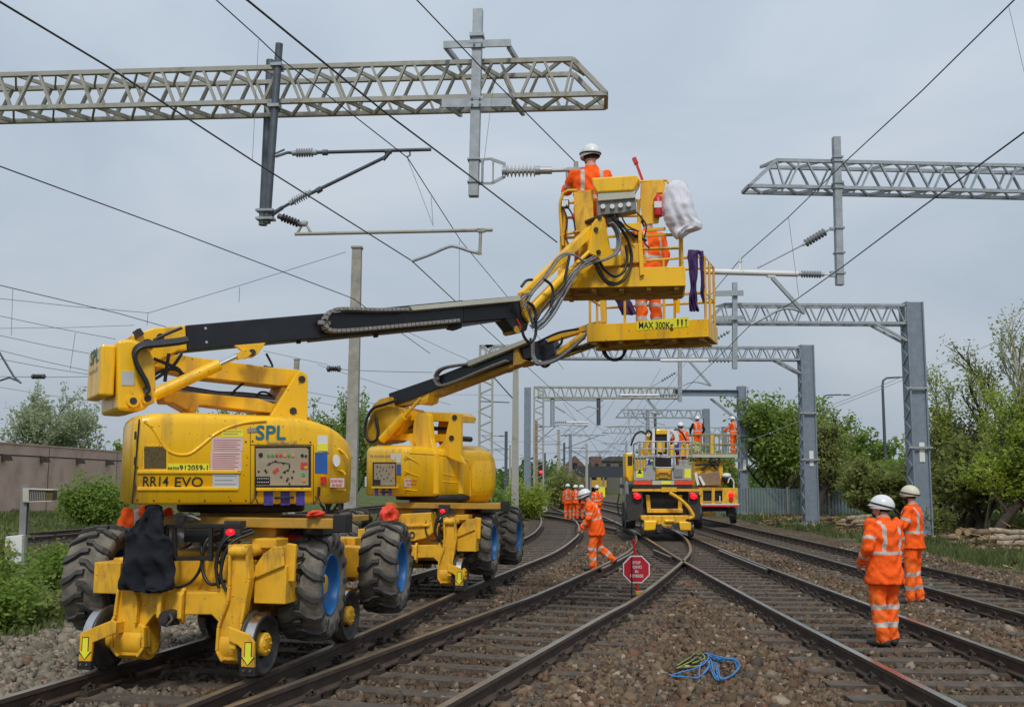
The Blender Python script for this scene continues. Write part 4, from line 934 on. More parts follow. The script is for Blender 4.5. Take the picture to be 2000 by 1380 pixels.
# ---- counterweight / riser head, end lettering
f = Part(S1, F1); f.pp([(229, 664), (258, 662), (288, 672), (303, 705), (306, 772), (284, 800), (264, 803), (229, 801)], -.5, .95)
cwt = f.put('counterweight', M_YEL, m1, bevel=.03)
xe = S1.hit(229, 700, -.5).x
f = Part(S1, F1); zt, zb_ = S1.hit(229, 668, -.5).z, S1.hit(229, 772, -.5).z; f.bb(xe-.13, xe-.002, -.44, .36, zb_, zt-.02); f.put('counterweight_step', M_YEL, cwt, bevel=.02)
f = Part(S1, F1)
for u, v in ((259, 783), (287, 778)):
    p = S1.hit(u, v, -.5); f.cyl(p+Vector((0, -.035, 0)), p, .055, n=18); f.cyl(p+Vector((0, -.042, 0)), p, .032, n=14, m=1)
f.put('pivot_pin', [M_YEL, M_DST], cwt)
deco(S1, F1, cwt, 'rating_plate', rect(237, 725, 262, 752), -.5, M_STKG, th=.006)
f = Part(S1, F1); xx = xe-.1335
for t_, y0, z0, h, b_, mm in (('SPL', .22, 2.94, .14, .012, 0), ('Powerlines UK', .24, 2.85, .04, 0, 1)):
    f.text(t_, (xx, y0, z0), (0, -1, 0), (0, 0, 1), h, m=mm, bold=b_, w=.5 if mm == 0 else .52, depth=.002)
f.put('name_lettering', [M_LETB, M_LETG], cwt)
# ---- arms
f = Part(S1, F1); f.pp([(256, 655), (268, 646), (282, 646), (300, 640), (362, 635), (366, 684), (349, 685), (303, 708), (284, 708), (262, 694)], -.24, .42); kn = f.put('boom_knuckle', M_YEL, m1, bevel=.015)
f = Part(S1, F1)
for u, v, r in ((313, 658, .035), (270, 648, .03), (288, 672, .05)): p = S1.hit(u, v, -.24); f.cyl(p+Vector((0, -.015, 0)), p, r, n=14)
f.pp([(262, 646), (274, 640), (282, 652), (266, 662)], -.3, .1); f.put('knuckle_pin', M_DST, kn)
f = Part(S1, F1); f.pp([(362, 635), (640, 611), (905, 586), (905, 631), (740, 650), (600, 662), (366, 684)], -.17, .30)
f.pp([(905, 587), (1018, 577), (1030, 592), (1034, 612), (1024, 642), (1010, 640), (990, 622), (905, 629)], -.13, .22)
bo = f.put('main_boom', M_BLK, m1, bevel=.008)
f = Part(S1, F1)
for u, v in ((401, 641), (403, 668)): p = S1.hit(u, v, -.17); f.cyl(p+Vector((0, -.01, 0)), p, .014, n=10)
f.put('bolt', M_STL, bo)
f = Part(S1, F1)
for u, v in ((585, 663), (736, 651)): f.pp([(u-3, v-4), (u+3, v-4), (u+3, v+7), (u-3, v+7)], -.1, .06)
f.pp([(876, 632), (902, 628), (902, 640), (892, 644), (880, 642)], -.1, .1); f.put('boom_lug', M_BLKM, bo)
f = Part(S1, F1); f.pp([(606, 663), (905, 632), (985, 621), (985, 625), (906, 637), (606, 667)], -.08, .1); f.put('boom_underside_strip', M_GRY, bo)
f = Part(S1, F1); f.pp([(800, 598), (1016, 578), (1018, 587), (806, 606)], -.30, .16); f.put('cable_tray', M_TRAY, bo, bevel=.004)
def chain(S, P, px, off, wd, th, parent, name='cable_chain', m_=None, step=.05):
    f = Part(S, P); pts = interp(lf(S, px, off), step); n = len(pts)
    for i in range(n-1):
        d = (pts[i+1]-pts[i]); c = (pts[i]+pts[i+1])/2; f.beam(pts[i]+d*.06+Vector((0, wd/2, 0)), pts[i+1]-d*.06+Vector((0, wd/2, 0)), wd, th, (0, -1, 0) if False else None)
    return f.put(name, m_ or M_CHN, parent, bevel=.004, seg=1)
chain(S1, F1, [(800, 603), (740, 604), (680, 602), (655, 604), (642, 613), (637, 627), (640, 640), (652, 645), (700, 643), (800, 634), (900, 625)], -.32, .13, .036, bo)
f = Part(S1, F1); f.pp([(985, 622), (1004, 620), (1022, 632), (1034, 628), (1030, 645), (1016, 650), (1006, 648), (1000, 640)], -.16, .26); f.put('elbow_bracket', M_BLKM, m1, bevel=.02)
f = Part(S1, F1); p = S1.hit(1011, 643, -.17); f.cyl(p, p+Vector((0, .28, 0)), .045, n=14, m=0); p, q = lf(S1, [(1009, 622), (1018, 640)], -.2); f.cyl(p, q, .01, n=6, m=1); f.put('elbow_pin', [M_YELB, M_RED], m1)
# level cylinder
f = Part(S1, F1); a, b, c = lf(S1, [(289, 776), (428, 712), (468, 693)], -.44); f.cyl(a, b, .058, n=18); f.cyl(a+Vector((0, -.05, 0)), a+Vector((0, .05, 0)), .07, n=18); p = S1.hit(289, 776, -.49); f.cyl(p+Vector((0, -.02, 0)), p, .03, n=12, m=2)
f.cyl(b, c, .024, n=14, m=1); f.pp([(462, 690), (482, 681), (492, 690), (480, 699), (466, 702)], -.47, .06); f.put('lift_ram', [M_YEL, M_CHR, M_DST], m1)
f = Part(S1, F1); f.pp([(458, 674), (519, 669), (505, 690), (494, 698), (484, 698), (472, 684)], -.42, .05); f.pp([(458, 674), (519, 669), (505, 690), (494, 698), (484, 698), (472, 684)], -.2, .05); p = S1.hit(493, 688, -.43); f.cyl(p, p+Vector((0, .3, 0)), .035, n=12, m=1); f.put('ram_bracket', [M_YEL, M_DST], m1, bevel=.006)
# riser arms and tower
f = Part(S1, F1); f.pp([(300, 690), (330, 690), (400, 700), (520, 716), (585, 722), (585, 753), (545, 753), (400, 737), (330, 722), (300, 715)], -.22, .40); f.put('upper_riser_arm', M_YEL, m1, bevel=.008)
f = Part(S1, F1); f.pp([(318, 772), (345, 764), (420, 770), (505, 778), (540, 790), (530, 806), (500, 803), (400, 790), (388, 791), (383, 806), (374, 812), (366, 800), (340, 786), (322, 785)], -.20, .36); f.put('lower_riser_arm', M_YEL, m1, bevel=.008)
f = Part(S1, F1); p = S1.hit(375, 798, -.22); f.cyl(p, p+Vector((0, .4, 0)), .03, n=12); f.put('arm_pin', M_YELD, m1)
for y0 in (-.34, .26):
    f = Part(S1, F1); poly = [(p.x, p.z) for p in lf(S1, [(524, 826), (527, 814), (580, 728), (590, 724), (600, 731), (602, 742), (600, 832)], -.34)]; f.prism([Vector((x, y0, z)) for x, z in poly], (0, .06, 0)); tw = f.put('tower_plate', M_YEL, m1, bevel=.008)
f = Part(S1, F1)
for u, v in ((590, 740), (573, 802)): p = S1.hit(u, v, -.35); f.cyl(p, p+Vector((0, .68, 0)), .036, n=14)
f.put('tower_pin', M_DST, m1)
f = Part(S1, F1); f.bb(.18, .62, -.27, .25, 2.42, 2.50); p, q = lf(S1, [(545, 755), (528, 800)], 0); f.beam(p, q, .4, .05, (0, 0, 1)); f.put('tower_web', M_YELB, m1)
f = Part(S1, F1)
for k, dz in enumerate((0, .02, .04, .06)):
    f.tube(sm([v+Vector((0, .04*k, dz)) for v in lf(S1, [(340, 762), (380, 768), (430, 776), (480, 778), (540, 784)], -.16)], 4), .016, 6, 0 if k % 2 else 1)
f.put('arm_cables', [M_HOSE, M_GHOSE], m1)
f = Part(S1, F1)
for k in range(4):
    f.tube(sm([v+Vector((.0, -.02*k, -.012*k)) for v in lf(S1, [(366, 660), (345, 664), (310, 668), (276, 672), (262, 686), (266, 708), (280, 734), (288, 752), (282, 762)], -.54)], 5), .022, 7)
for px in ([(355, 640), (330, 650), (300, 664)], [(355, 690), (340, 712), (318, 730), (296, 744)], [(300, 700), (330, 712), (350, 722), (352, 735), (330, 750)], [(296, 735), (320, 722), (345, 722), (358, 735), (340, 758), (315, 765)], [(330, 690), (326, 715), (322, 745)]):
    f.tube(sm(lf(S1, px, -.40), 5), .017, 6)
for px in ([(515, 715), (532, 716), (520, 690)], [(452, 778), (456, 765), (476, 747)], [(500, 775), (508, 766), (520, 766), (530, 772)], [(345, 690), (344, 700), (345, 716)]): f.tube(sm(lf(S1, px, -.1), 5), .012, 6)
f.put('turret_hoses', M_HOSE, m1)
# ---- jib of the front machine
def jib1():
    f = Part(S1, F1)
    p, q = lf(S1, [(1020, 578), (1156, 447)], -.1); f.beam(p, q, .14, .10)
    p, q = lf(S1, [(1036, 618), (1150, 512)], -.1); f.beam(p, q, .12, .10)
    p, q = lf(S1, [(1040, 600), (1110, 530)], -.2); f.cyl(p, q, .055, n=16); r = S1.hit(1150, 492, -.2); f.cyl(q, r, .025, n=12)
    f.pp([(1018, 575), (1032, 578), (1044, 618), (1034, 630), (1024, 615)], -.18, .2)
    f.put('jib_arm', M_YEL, m1, bevel=.006)
    f = Part(S1, F1)
    hd = [(1158, 440), (1172, 418), (1182, 427), (1193, 487), (1168, 501), (1150, 494)]
    f.pp(hd, -.22, .05); f.pp(hd, .08, .05); f.pp([(1167, 500), (1193, 486), (1215, 500), (1262, 500), (1262, 515), (1180, 520)], -.22, .35)
    for u, v in ((1165, 448), (1172, 424), (1170, 492)): p = S1.hit(u, v, -.24); f.cyl(p, p+Vector((0, .38, 0)), .03, n=12, m=1)
    f.put('jib_head', [M_YEL, M_DST], m1, bevel=.006)
    f = Part(S1, F1)
    for k, px in enumerate(([(1020, 600), (1036, 570), (1062, 540), (1090, 502), (1115, 495), (1140, 510), (1160, 512)], [(1036, 636), (1060, 622), (1090, 575), (1120, 530), (1145, 515), (1165, 510)], [(1030, 598), (1045, 640), (1075, 615), (1102, 568), (1130, 520), (1160, 500)], [(1010, 585), (1022, 575), (1036, 572)])):
        for j in range(2): f.tube(sm([v+Vector((.01*j, -.03*j, -.02*j)) for v in lf(S1, px, -.27)], 5), .012, 6)
    for px in ([(1160, 512), (1178, 508), (1200, 495), (1206, 470), (1200, 448), (1190, 436)],): 
        for j in range(3): f.tube(sm([v+Vector((0, -.03*j, -.0)) for v in lf(S1, px, -.34)], 6), .016, 7)
    f.put('jib_sleeved_hoses', M_GHOSE, m1)
    f = Part(S1, F1)
    for k, px in enumerate(([(1165, 512), (1172, 530), (1185, 548), (1205, 553), (1222, 540), (1232, 515), (1230, 480), (1215, 450), (1195, 425)], [(1160, 508), (1172, 536), (1190, 555), (1212, 552), (1228, 530), (1234, 500), (1226, 468), (1210, 440)], [(1168, 505), (1180, 525), (1200, 540), (1218, 530), (1225, 505), (1222, 480)],
                           [(1200, 430), (1212, 435), (1230, 455), (1262, 470)], [(1112, 500), (1104, 540), (1098, 560), (1062, 600), (1040, 640)], [(1062, 545), (1075, 555), (1080, 570), (1076, 600)], [(1020, 645), (1024, 658), (1034, 668), (1044, 660), (1047, 640), (1044, 620)], [(1018, 560), (1028, 548), (1040, 546)], [(1030, 590), (1040, 596), (1046, 610), (1046, 628)])):
        f.tube(sm(lf(S1, px, -.30-.03*(k % 3)), 6), .017, 6)
    f.put('jib_hoses', M_HOSE, m1)
jib1()
# ---- baskets
def basket(P, B, root, w_, d_, h_, kind):
    """B frame: floor centre; x long axis"""
    b = bpy.data.objects.new('basket', None); C.objects.link(b); b.parent = root
    f = Part(B, P); f.bb(-w_/2, w_/2, -d_/2, d_/2, -.03, .0); 
    for x in np.linspace(-w_/2+.1, w_/2-.1, 5): f.bb(x-.03, x+.03, -d_/2+.02, d_/2-.02, -.09, -.031)
    f.bb(-w_/2+.02, w_/2-.02, -.06, .06, -.13, -.091); f.put('floor', M_YELB, b, bevel=.006)
    f = Part(B, P); t = .2 if kind == 2 else .19
    for y in (-d_/2, d_/2): f.bb(-w_/2, w_/2, y-.012, y+.012, -.05, t)
    for x in (-w_/2, w_/2): f.bb(x-.012, x+.012, -d_/2, d_/2, -.049, t-.002)
    f.put('toe_board', M_YEL, b, bevel=.004)
    f = Part(B, P); X, Y = w_/2-.03, d_/2-.03; rad = .019
    for z in ((h_, .58) if kind == 2 else (h_, .6)):
        f.tube([(-X, -Y, z), (X, -Y, z), (X, Y, z), (-X, Y, z), (-X, -Y, z)], rad, 8)
    for x in (-X, -X*.38, X*.3, X): 
        for y in (-Y, Y): f.tube([(x, y, 0), (x, y, h_)], rad, 8)
    for x in (-X, X): f.tube([(x, 0, 0), (x, 0, h_)], rad, 8)
    f.put('guard_rail', M_YELD, b)
    return b
B1 = Frame((1.40, 12.85, 4.30), deg(-8)); ba1 = basket(F1, B1, m1, 1.55, .80, 1.05, 1)
def bp(px, y, mt, name, th=.02, ba=None, B=B1, P=F1, bev=.004):
    f = Part(B, P); f.prism(lf(B, px, y), (0, th, 0)); return f.put(name, mt, ba or ba1, bevel=bev)
bp([(1120, 376), (1128, 372), (1158, 371), (1160, 446), (1150, 456), (1124, 452)], -.43, M_YELD, 'end_plate')
bp([(1251, 357), (1292, 352), (1300, 357), (1286, 436), (1258, 438), (1250, 400)], -.42, M_YELD, 'end_plate')
cs = bp([(1155, 347), (1244, 341), (1250, 350), (1238, 372), (1166, 376), (1158, 362)], -.56, M_YEL, 'console_hood', th=.30, bev=.02)
bp([(1168, 376), (1240, 371), (1241, 386), (1168, 392)], -.54, M_TRAY, 'console_lip', th=.25)
bp([(1165, 392), (1242, 387), (1243, 410), (1214, 416), (1166, 420)], -.50, M_GRY, 'console_box', th=.20, bev=.01)
f = Part(B1, F1)
for u, v in ((1178, 404), (1196, 404), (1212, 402), (1228, 400)): p = B1.hit(u, v, -.51); f.cyl(p+Vector((0, -.03, 0)), p+Vector((0, 0, .0)), .03, n=12)
f.put('console_socket', M_WHT, ba1)
bp([(1215, 437), (1252, 434), (1258, 536), (1250, 538), (1246, 450), (1218, 446)], -.46, M_YEL, 'rotator_bracket', th=.06)
bp([(1212, 478), (1252, 474), (1254, 512), (1214, 516)], -.44, M_YELD, 'slew_motor_plate', th=.2, bev=.01)
f = Part(B1, F1); p = B1.hit(1226, 470, -.3); f.cyl(p-Vector((0, 0, .35)), p+Vector((0, 0, .1)), .09, n=18); p = B1.hit(1245, 480, -.3); f.cyl(p-Vector((0, 0, .2)), p+Vector((0, 0, .12)), .06, n=14); f.put('slew_motor', M_YELD, ba1)
f = Part(B1, F1); p = B1.hit(1285, 403, -.46); f.lathe([(.0, -.13), (.05, -.13), (.055, -.11), (.055, .09), (.03, .13), (.018, .135), (.018, .17)], p, (0, 0, 1), 16); f.box(p+Vector((.03, 0, .165)), (.06, .02, .02)); f.bb(p.x-.045, p.x+.045, p.y-.058, p.y-.05, p.z-.03, p.z+.05, 1); f.put('fire_extinguisher', [M_RED, M_WHT], ba1)
f = Part(B1, F1); p = B1.hit(1104, 399, -.44); f.box(p, (.10, .08, .10)); f.box(p+Vector((0, -.043, 0)), (.08, .006, .08), None, 1); f.put('work_lamp', [M_DST, M_WHT], ba1, bevel=.01)
f = Part(B1, F1)
f.tube(lf(B1, [(1096, 380), (1110, 372), (1128, 372)], -.42), .02, 8); f.tube(sm(lf(B1, [(1100, 378), (1094, 400), (1096, 440), (1100, 480)], -.42), 4), .02, 8)
f.tube(lf(B1, [(1094, 460), (1130, 452)], -.42), .018, 8); f.tube(lf(B1, [(1250, 355), (1302, 352), (1306, 358)], -.40), .018, 8); f.put('bent_hand_rail', M_YELD, ba1)
f = Part(B1, F1)
for px in ([(1100, 405), (1108, 430), (1104, 460), (1112, 480)], [(1106, 400), (1118, 420), (1124, 450)], [(1244, 415), (1262, 440), (1258, 470), (1268, 485)], [(1200, 418), (1204, 435), (1220, 445), (1240, 470)], [(1212, 418), (1224, 440), (1248, 452)]): f.tube(sm(lf(B1, px, -.5), 5), .011, 6)
f.put('hydraulic_hoses', M_HOSE, ba1)
bp([(1182, 424), (1208, 421), (1210, 436), (1186, 440)], -.46, M_BLKM, 'valve_box', th=.12, bev=.01)
bp([(1128, 470), (1156, 466), (1158, 500), (1130, 505)], -.38, M_YELD, 'tool_box', th=.2, bev=.02)
bp([(1262, 446), (1300, 443), (1300, 449), (1262, 452)], -.41, M_YELD, 'cross_rail', th=.03)
B2 = Frame((2.06, 14.85, 3.93), deg(-20)); ba2 = basket(F2, B2, m2, 1.74, .85, 1.1, 2)
yb = -.425-.013
bp([(1244, 627), (1345, 619), (1345, 638), (1244, 645)], yb, M_SIGY, 'load_sign', th=-.004, ba=ba2, B=B2, P=F2, bev=0)
lettering(S=B2, P=F2, parent=ba2, name='load_lettering', items=[('MAX 300Kg', 1247, 1314, 628, 641, .012)], m_=M_LET, off=yb-.006)
f = Part(B2, F2)
for u in (1324, 1332, 1340):
    p = B2.hit(u, 630, yb-.007); f.cyl(p+Vector((0, -.001, .035)), p+Vector((0, .002, .035)), .014, n=10); f.box(p+Vector((0, 0, .0)), (.022 if u < 1340 else .012, .002, .05)); f.box(p+Vector((0, 0, -.035)), (.012, .002, .04))
f.put('person_symbol', M_LET, ba2)
f = Part(B2, F2); f.pp([(1170, 570), (1182, 568), (1184, 628), (1174, 630)], -.42, .05); f.pp([(1320, 560), (1327, 560), (1327, 610), (1320, 610)], .3, .03); f.put('gate_post', M_YEL, ba2)
f = Part(B2, F2); f.pp([(1185, 662), (1290, 656), (1285, 668), (1250, 672), (1215, 676), (1190, 680)], -.2, .35); f.pp([(1300, 654), (1318, 653), (1306, 664), (1296, 665)], -.1, .2); f.put('basket_support', M_YELB, ba2, bevel=.01)
# ---- second machine superstructure
o2 = rr(-.70, .50, -.94, .94, .14)
def t2(x, y): return 2.43-.05*max(0, x)-(.0 if y < .4 else (y-.4)*.10)
bd2 = body(G2, F2, o2, t2, 1.62, m2).put('body_shell', M_YEL, m2)
f = Part(G2, F2)
rings = []
for k, (yy, sc_) in enumerate(((.36, .75), (.40, .95), (.46, 1), (.80, 1), (.94, .93), (1.02, .70), (1.05, .3))):
    rings.append([Vector((-.10+.63*sc_*math.copysign(abs(math.cos(a))**.7, math.cos(a)), yy, 1.95+.52*sc_*math.copysign(abs(math.sin(a))**.7, math.sin(a))-(0 if math.sin(a) > 0 else -.2*0))) for a in np.linspace(0, 2*math.pi, 33)[:-1]])
f.loft(rings, 0, True); f.put('rounded_tank', M_YEL, m2)
f = Part(G2, F2)
for yy in (-.32, .18):
    rings = []
    for x0, x1, z in ((.53, .42, 1.66), (.53, .42, 2.1), (.52, .40, 2.3), (.46, .2, 2.42), (.40, .08, 2.55), (.36, .10, 2.8), (.34, .14, 2.92), (.28, .2, 2.97)):
        rings.append([Vector((x0, yy-.05, z)), Vector((x0, yy+.05, z)), Vector((x1-.2, yy+.05, z)), Vector((x1-.2, yy-.05, z))])
    f.loft(rings, 0, False)
f.put('tower_plate', M_YEL, m2, bevel=.02)
xg = .50
gri = deco(G2, F2, bd2, 'cooling_grille', [(823, 906), (858, 910), (861, 914), (860, 952), (823, 951), (820, 946), (820, 910)], xg, M_MESH, th=-.006, ax='x')
f = Part(G2, F2)
for a in ([(790, 890), (810, 900), (818, 905)], [(790, 920), (818, 930)], [(866, 925), (890, 930), (905, 934)], [(866, 940), (890, 942), (905, 943)], [(790, 955), (815, 958)], [(800, 884), (860, 888), (905, 896), (918, 910), (918, 968)]):
    f.tube(sm(lf(G2, a, xg+.001, 'x'), 3), .010, 6)
f.put('moulded_rib', M_YEL, bd2)
for nm, px, mt, th in (('red_notice', rect(790, 934, 816, 950), M_STKP, .004),): deco(G2, F2, bd2, nm, px, xg, mt, th=-.004, ax='x')
lettering(G2, F2, bd2, 'notice_lettering', [('DO NOT WALK', 792, 814, 936, 940, 0), ('ON ROOF', 794, 812, 943, 947, 0)], M_LETR, xg+.005, 'x')
deco(G2, F2, bd2, 'warning_sticker', rect(950, 927, 958, 946), xg, M_WHT, th=-.09, ax='x')
Y2 = -.94
for nm, px, mt in (('panel_recess', rect(728, 902, 774, 949), M_LET), ('round_gauge', [(768+5*math.cos(a), 891+7*math.sin(a)) for a in np.linspace(0, 6.0, 12)], M_WHT), ('warning_sticker', rect(775, 885, 783, 903), M_WHT), ('blue_sticker', rect(775, 906, 783, 928), M_STKB), ('purple_sticker', rect(732, 953, 739, 968), M_PURP), ('purple_sticker', rect(746, 953, 752, 968), M_PURP), ('purple_sticker', rect(759, 953, 765, 968), M_PURP), ('side_decal', rect(713, 930, 716, 950), M_WHT)):
    deco(G2, F2, bd2, nm, px, Y2, mt)
pn2 = deco(G2, F2, bd2, 'control_panel', rect(731, 905, 772, 947), Y2-.005, M_PAN)
f = Part(G2, F2)
for i, mm in enumerate((0, 1, 2, 2, 1, 0)): p = G2.hit(737+i*6, 911, Y2-.012); f.cyl(p, p+Vector((0, -.008, 0)), .014, n=8, m=mm)
for u, v in ((736, 925), (742, 920), (748, 917), (755, 919), (760, 925), (757, 932), (750, 935), (745, 928), (764, 938), (738, 932)): p = G2.hit(u, v, Y2-.012); f.cyl(p, p+Vector((0, -.006, 0)), .011, n=8, m=0)
f.prism(lf(G2, rect(731, 936, 743, 946), Y2-.012), (0, -.004, 0), 0); f.prism(lf(G2, rect(767, 921, 771, 932), Y2-.012), (0, -.004, 0), 2)
f.put('panel_switches', [M_LET, mat('switch red', (.6, .05, .03), .5), mat('switch amber', (.75, .28, .04), .5)], pn2)
f = Part(G2, F2); p, q = lf(G2, [(728, 951), (776, 951)], Y2-.02); f.beam(p, q, .05, .03); p, q = lf(G2, [(743, 960), (757, 960)], Y2-.02); f.cyl(p, q, .014, n=8, m=1); f.put('panel_ledge', [M_YEL, M_DKB], bd2)
lettering(G2, F2, bd2, 'name_lettering', [('SPL POWERLINES', 722, 762, 888, 893, .0)], M_LETG, Y2-.004)
# arms of the second machine
f = Part(S2, F2); f.pp([(727, 790), (742, 778), (758, 774), (760, 792), (790, 797), (796, 812), (780, 845), (750, 862), (712, 868), (711, 845), (722, 815)], -.30, .55); f.put('riser_head', M_YELD, m2, bevel=.02)
f = Part(S2, F2); f.pp([(759, 768), (843, 739), (913, 711), (1010, 676), (1012, 704), (852, 759), (800, 780), (762, 793)], -.15, .28); f.pp([(1010, 677), (1033, 668), (1078, 662), (1084, 690), (1060, 706), (1042, 697), (1012, 704)], -.12, .2); bo2 = f.put('main_boom', M_BLK, m2, bevel=.006)
f = Part(S2, F2); f.pp([(764, 794), (852, 760), (1004, 706), (1006, 715), (856, 772), (800, 790)], -.12, .2); f.pp([(1003, 684), (1010, 678), (1016, 700), (1028, 704), (1020, 710), (1002, 714)], -.19, .34); f.put('boom_underside_beam', M_YELB, m2, bevel=.005)
f = Part(S2, F2); f.pp([(910, 706), (1026, 661), (1030, 668), (914, 715)], -.25, .16); f.put('cable_tray', M_TRAY, bo2, bevel=.004)
chain(S2, F2, [(912, 710), (880, 714), (860, 719), (850, 727), (847, 738), (851, 749), (860, 752), (890, 743), (940, 722), (990, 702)], -.28, .12, .032, bo2)
f = Part(S2, F2); a, b, c = lf(S2, [(746, 858), (790, 812), (822, 778)], -.38); f.cyl(a, b, .075, n=16); f.cyl(b, c, .03, n=12, m=0); f.pp([(815, 782), (832, 772), (838, 768), (834, 785), (822, 790)], -.3, .3); f.put('lift_ram', [M_YEL, M_CHR], m2)
f = Part(S2, F2); f.pp([(790, 803), (800, 803), (897, 806), (905, 812), (905, 824), (876, 823), (798, 820)], -.18, .34); f.put('upper_riser_arm', M_YEL, m2, bevel=.006)
f = Part(S2, F2); f.pp([(764, 848), (800, 846), (880, 848), (880, 862), (820, 862), (812, 872), (804, 870), (800, 860), (764, 858)], -.18, .34); f.put('lower_riser_arm', M_YEL, m2, bevel=.006)
f = Part(S2, F2); f.pp([(880, 810), (888, 806), (900, 808), (900, 890), (908, 906), (880, 895), (850, 878), (866, 862), (871, 846), (876, 824)], -.26, .06); f.put('tower_side_plate', M_YEL, m2, bevel=.008)
f = Part(S2, F2)
for u, v in ((887, 815), (881, 855)): p = S2.hit(u, v, -.28); f.cyl(p, p+Vector((0, .55, 0)), .045, n=12)
f.put('tower_pin', M_DST, m2)
f = Part(S2, F2)
for k in range(3): f.tube(sm([v+Vector((0, .05*k, .02*k)) for v in lf(S2, [(785, 840), (810, 834), (840, 838), (868, 840)], -.12)], 4), .017, 6)
for k in range(5): f.tube(sm([v+Vector((.02*k, -.02*k, 0)) for v in lf(S2, [(775, 782), (750, 790), (728, 798), (715, 820), (713, 845), (722, 862), (735, 858), (738, 840), (733, 815)], -.36)], 5), .024, 6)
for px in ([(1040, 672), (1042, 700), (1050, 712), (1075, 700), (1110, 688), (1165, 672)], [(1036, 660), (1040, 690), (1056, 712), (1080, 700), (1130, 680), (1160, 668)], [(1085, 680), (1096, 670), (1098, 658)], [(1050, 668), (1090, 650), (1130, 642)], [(1175, 678), (1182, 694), (1196, 703), (1212, 700), (1222, 684), (1224, 672)], [(1178, 676), (1186, 695), (1200, 702), (1216, 695), (1222, 675)], [(1052, 706), (1062, 716), (1072, 712), (1078, 700)]):
    f.tube(sm(lf(S2, px, -.25), 5), .02, 6)
f.put('arm_hoses', M_HOSE, m2)
f = Part(S2, F2); p, q = lf(S2, [(1072, 664), (1168, 634)], -.08); f.beam(p, q, .12, .09); p, q = lf(S2, [(1090, 696), (1170, 668)], -.08); f.beam(p, q, .12, .09, None, 1); p, q = lf(S2, [(1092, 690), (1140, 655)], -.16); f.cyl(p, q, .06, n=14); f.pp([(1150, 630), (1172, 626), (1176, 668), (1160, 674)], -.16, .24); f.put('jib_arm', [M_YELD, M_YELB], m2, bevel=.006)
f = Part(S2, F2)
for k in range(2): f.tube(sm([v+Vector((0, -.03*k, -.03*k)) for v in lf(S2, [(1042, 668), (1043, 695), (1056, 708), (1088, 700), (1125, 672), (1146, 650), (1150, 632)], -.27)], 5), .022, 7)
f.put('jib_sleeved_hoses', M_GHOSE, m2)
# ---------------------------------------------------------------- overhead line structures
def lattice(mb, A, B, h, w_, n, c=.07, d=.045, taper0=False, taper1=False, side=(0, 1, 0), up=(0, 0, 1)):
    """box truss from A to B (bottom front chord), height h, depth w_ along side"""
    A, B = Vector(A), Vector(B); S_ = Vector(side)*w_; Uv = Vector(up)*h; L_ = (B-A); st = L_/n
    for s_ in (Vector(), S_):
        mb.beam(A+s_, B+s_, c, c, up)
        a = A+Uv+(st*.75 if taper0 else Vector()); b = B+Uv-(st*.75 if taper1 else Vector()); mb.beam(a+s_, b+s_, c, c, up)
        mb.beam(A+s_, a+s_, c, c, side); mb.beam(B+s_, b+s_, c, c, side)
        for i in range(n):
            p = A+st*i; q = A+st*(i+1); m_ = A+st*(i+.5)+Uv
            if taper0 and i == 0: mb.beam(m_+s_+st*.25, q+s_-st*.06, d*.5, d, side); continue
            if taper1 and i == n-1: mb.beam(p+s_+st*.06, m_+s_-st*.25, d*.5, d, side); continue
            mb.beam(p+s_+st*.06, m_+s_-st*.09, d*.6, d, side); mb.beam(m_+s_+st*.09, q+s_-st*.06, d*.6, d, side)
    for i in range(n):
        for z in (Vector(), Uv):
            p = A+st*(i+(.75 if (i == 0 and taper0 and z.length) else 0)); q = A+st*(i+1-(.75 if (i == n-1 and taper1 and z.length) else 0))
            m_ = A+st*(i+.5)+S_
            mb.beam(p+z, m_+z, d*.45, d, up); mb.beam(m_+z, q+z, d*.45, d, up)
    mb.beam(A, A+S_, c*.9, c*.9, up); mb.beam(B, B+S_, c*.9, c*.9, up)
def insul(mb, p, q, r=.055, n=7, core=.022, m=0, seg=14):
    p, q = Vector(p), Vector(q); d = q-p; L_ = d.length; pr = [(core, 0)]
    for i in range(n):
        a = L_*(i+.15)/n; pr += [(core, a), (r, a+L_*.25/n), (r, a+L_*.4/n), (core, a+L_*.7/n)]
    pr.append((core, L_)); mb.lathe(pr, p, d, seg, m)
    for a, b in ((p-d.normalized()*.05, p+d.normalized()*.01), (q-d.normalized()*.01, q+d.normalized()*.05)): mb.cyl(a, b, core*1.7, n=10, m=1)
class W:   # world-frame helpers for pixel work on gantry planes
    pass
def gplane(o, a): return Frame(o, deg(a))
Q1 = gplane((1.233, 13.386, 0), -4.7)
g1 = thing('overhead_gantry', 'weathered cream lattice gantry arm reaching in from the top left', 'overhead gantry', Q1.M, 'lattice gantries over the tracks')
zb1 = 7.1; xR = Q1.hit(1184, 183, 0).x; xL = -9.6
f = MB(); lattice(f, (xL, 0, zb1), (xR, 0, zb1), .50, .52, 16, .062, .058, False, True); tb = f.build('lattice_beam', M_CREAM, g1)
def gp(Q, root, name, mats, fn, bevel=0):
    f = MB(); fn(f); return f.build(name, mats, root, bevel=bevel)
H1 = lambda u, v, y=0.0: Q1.hit(u, v, y)
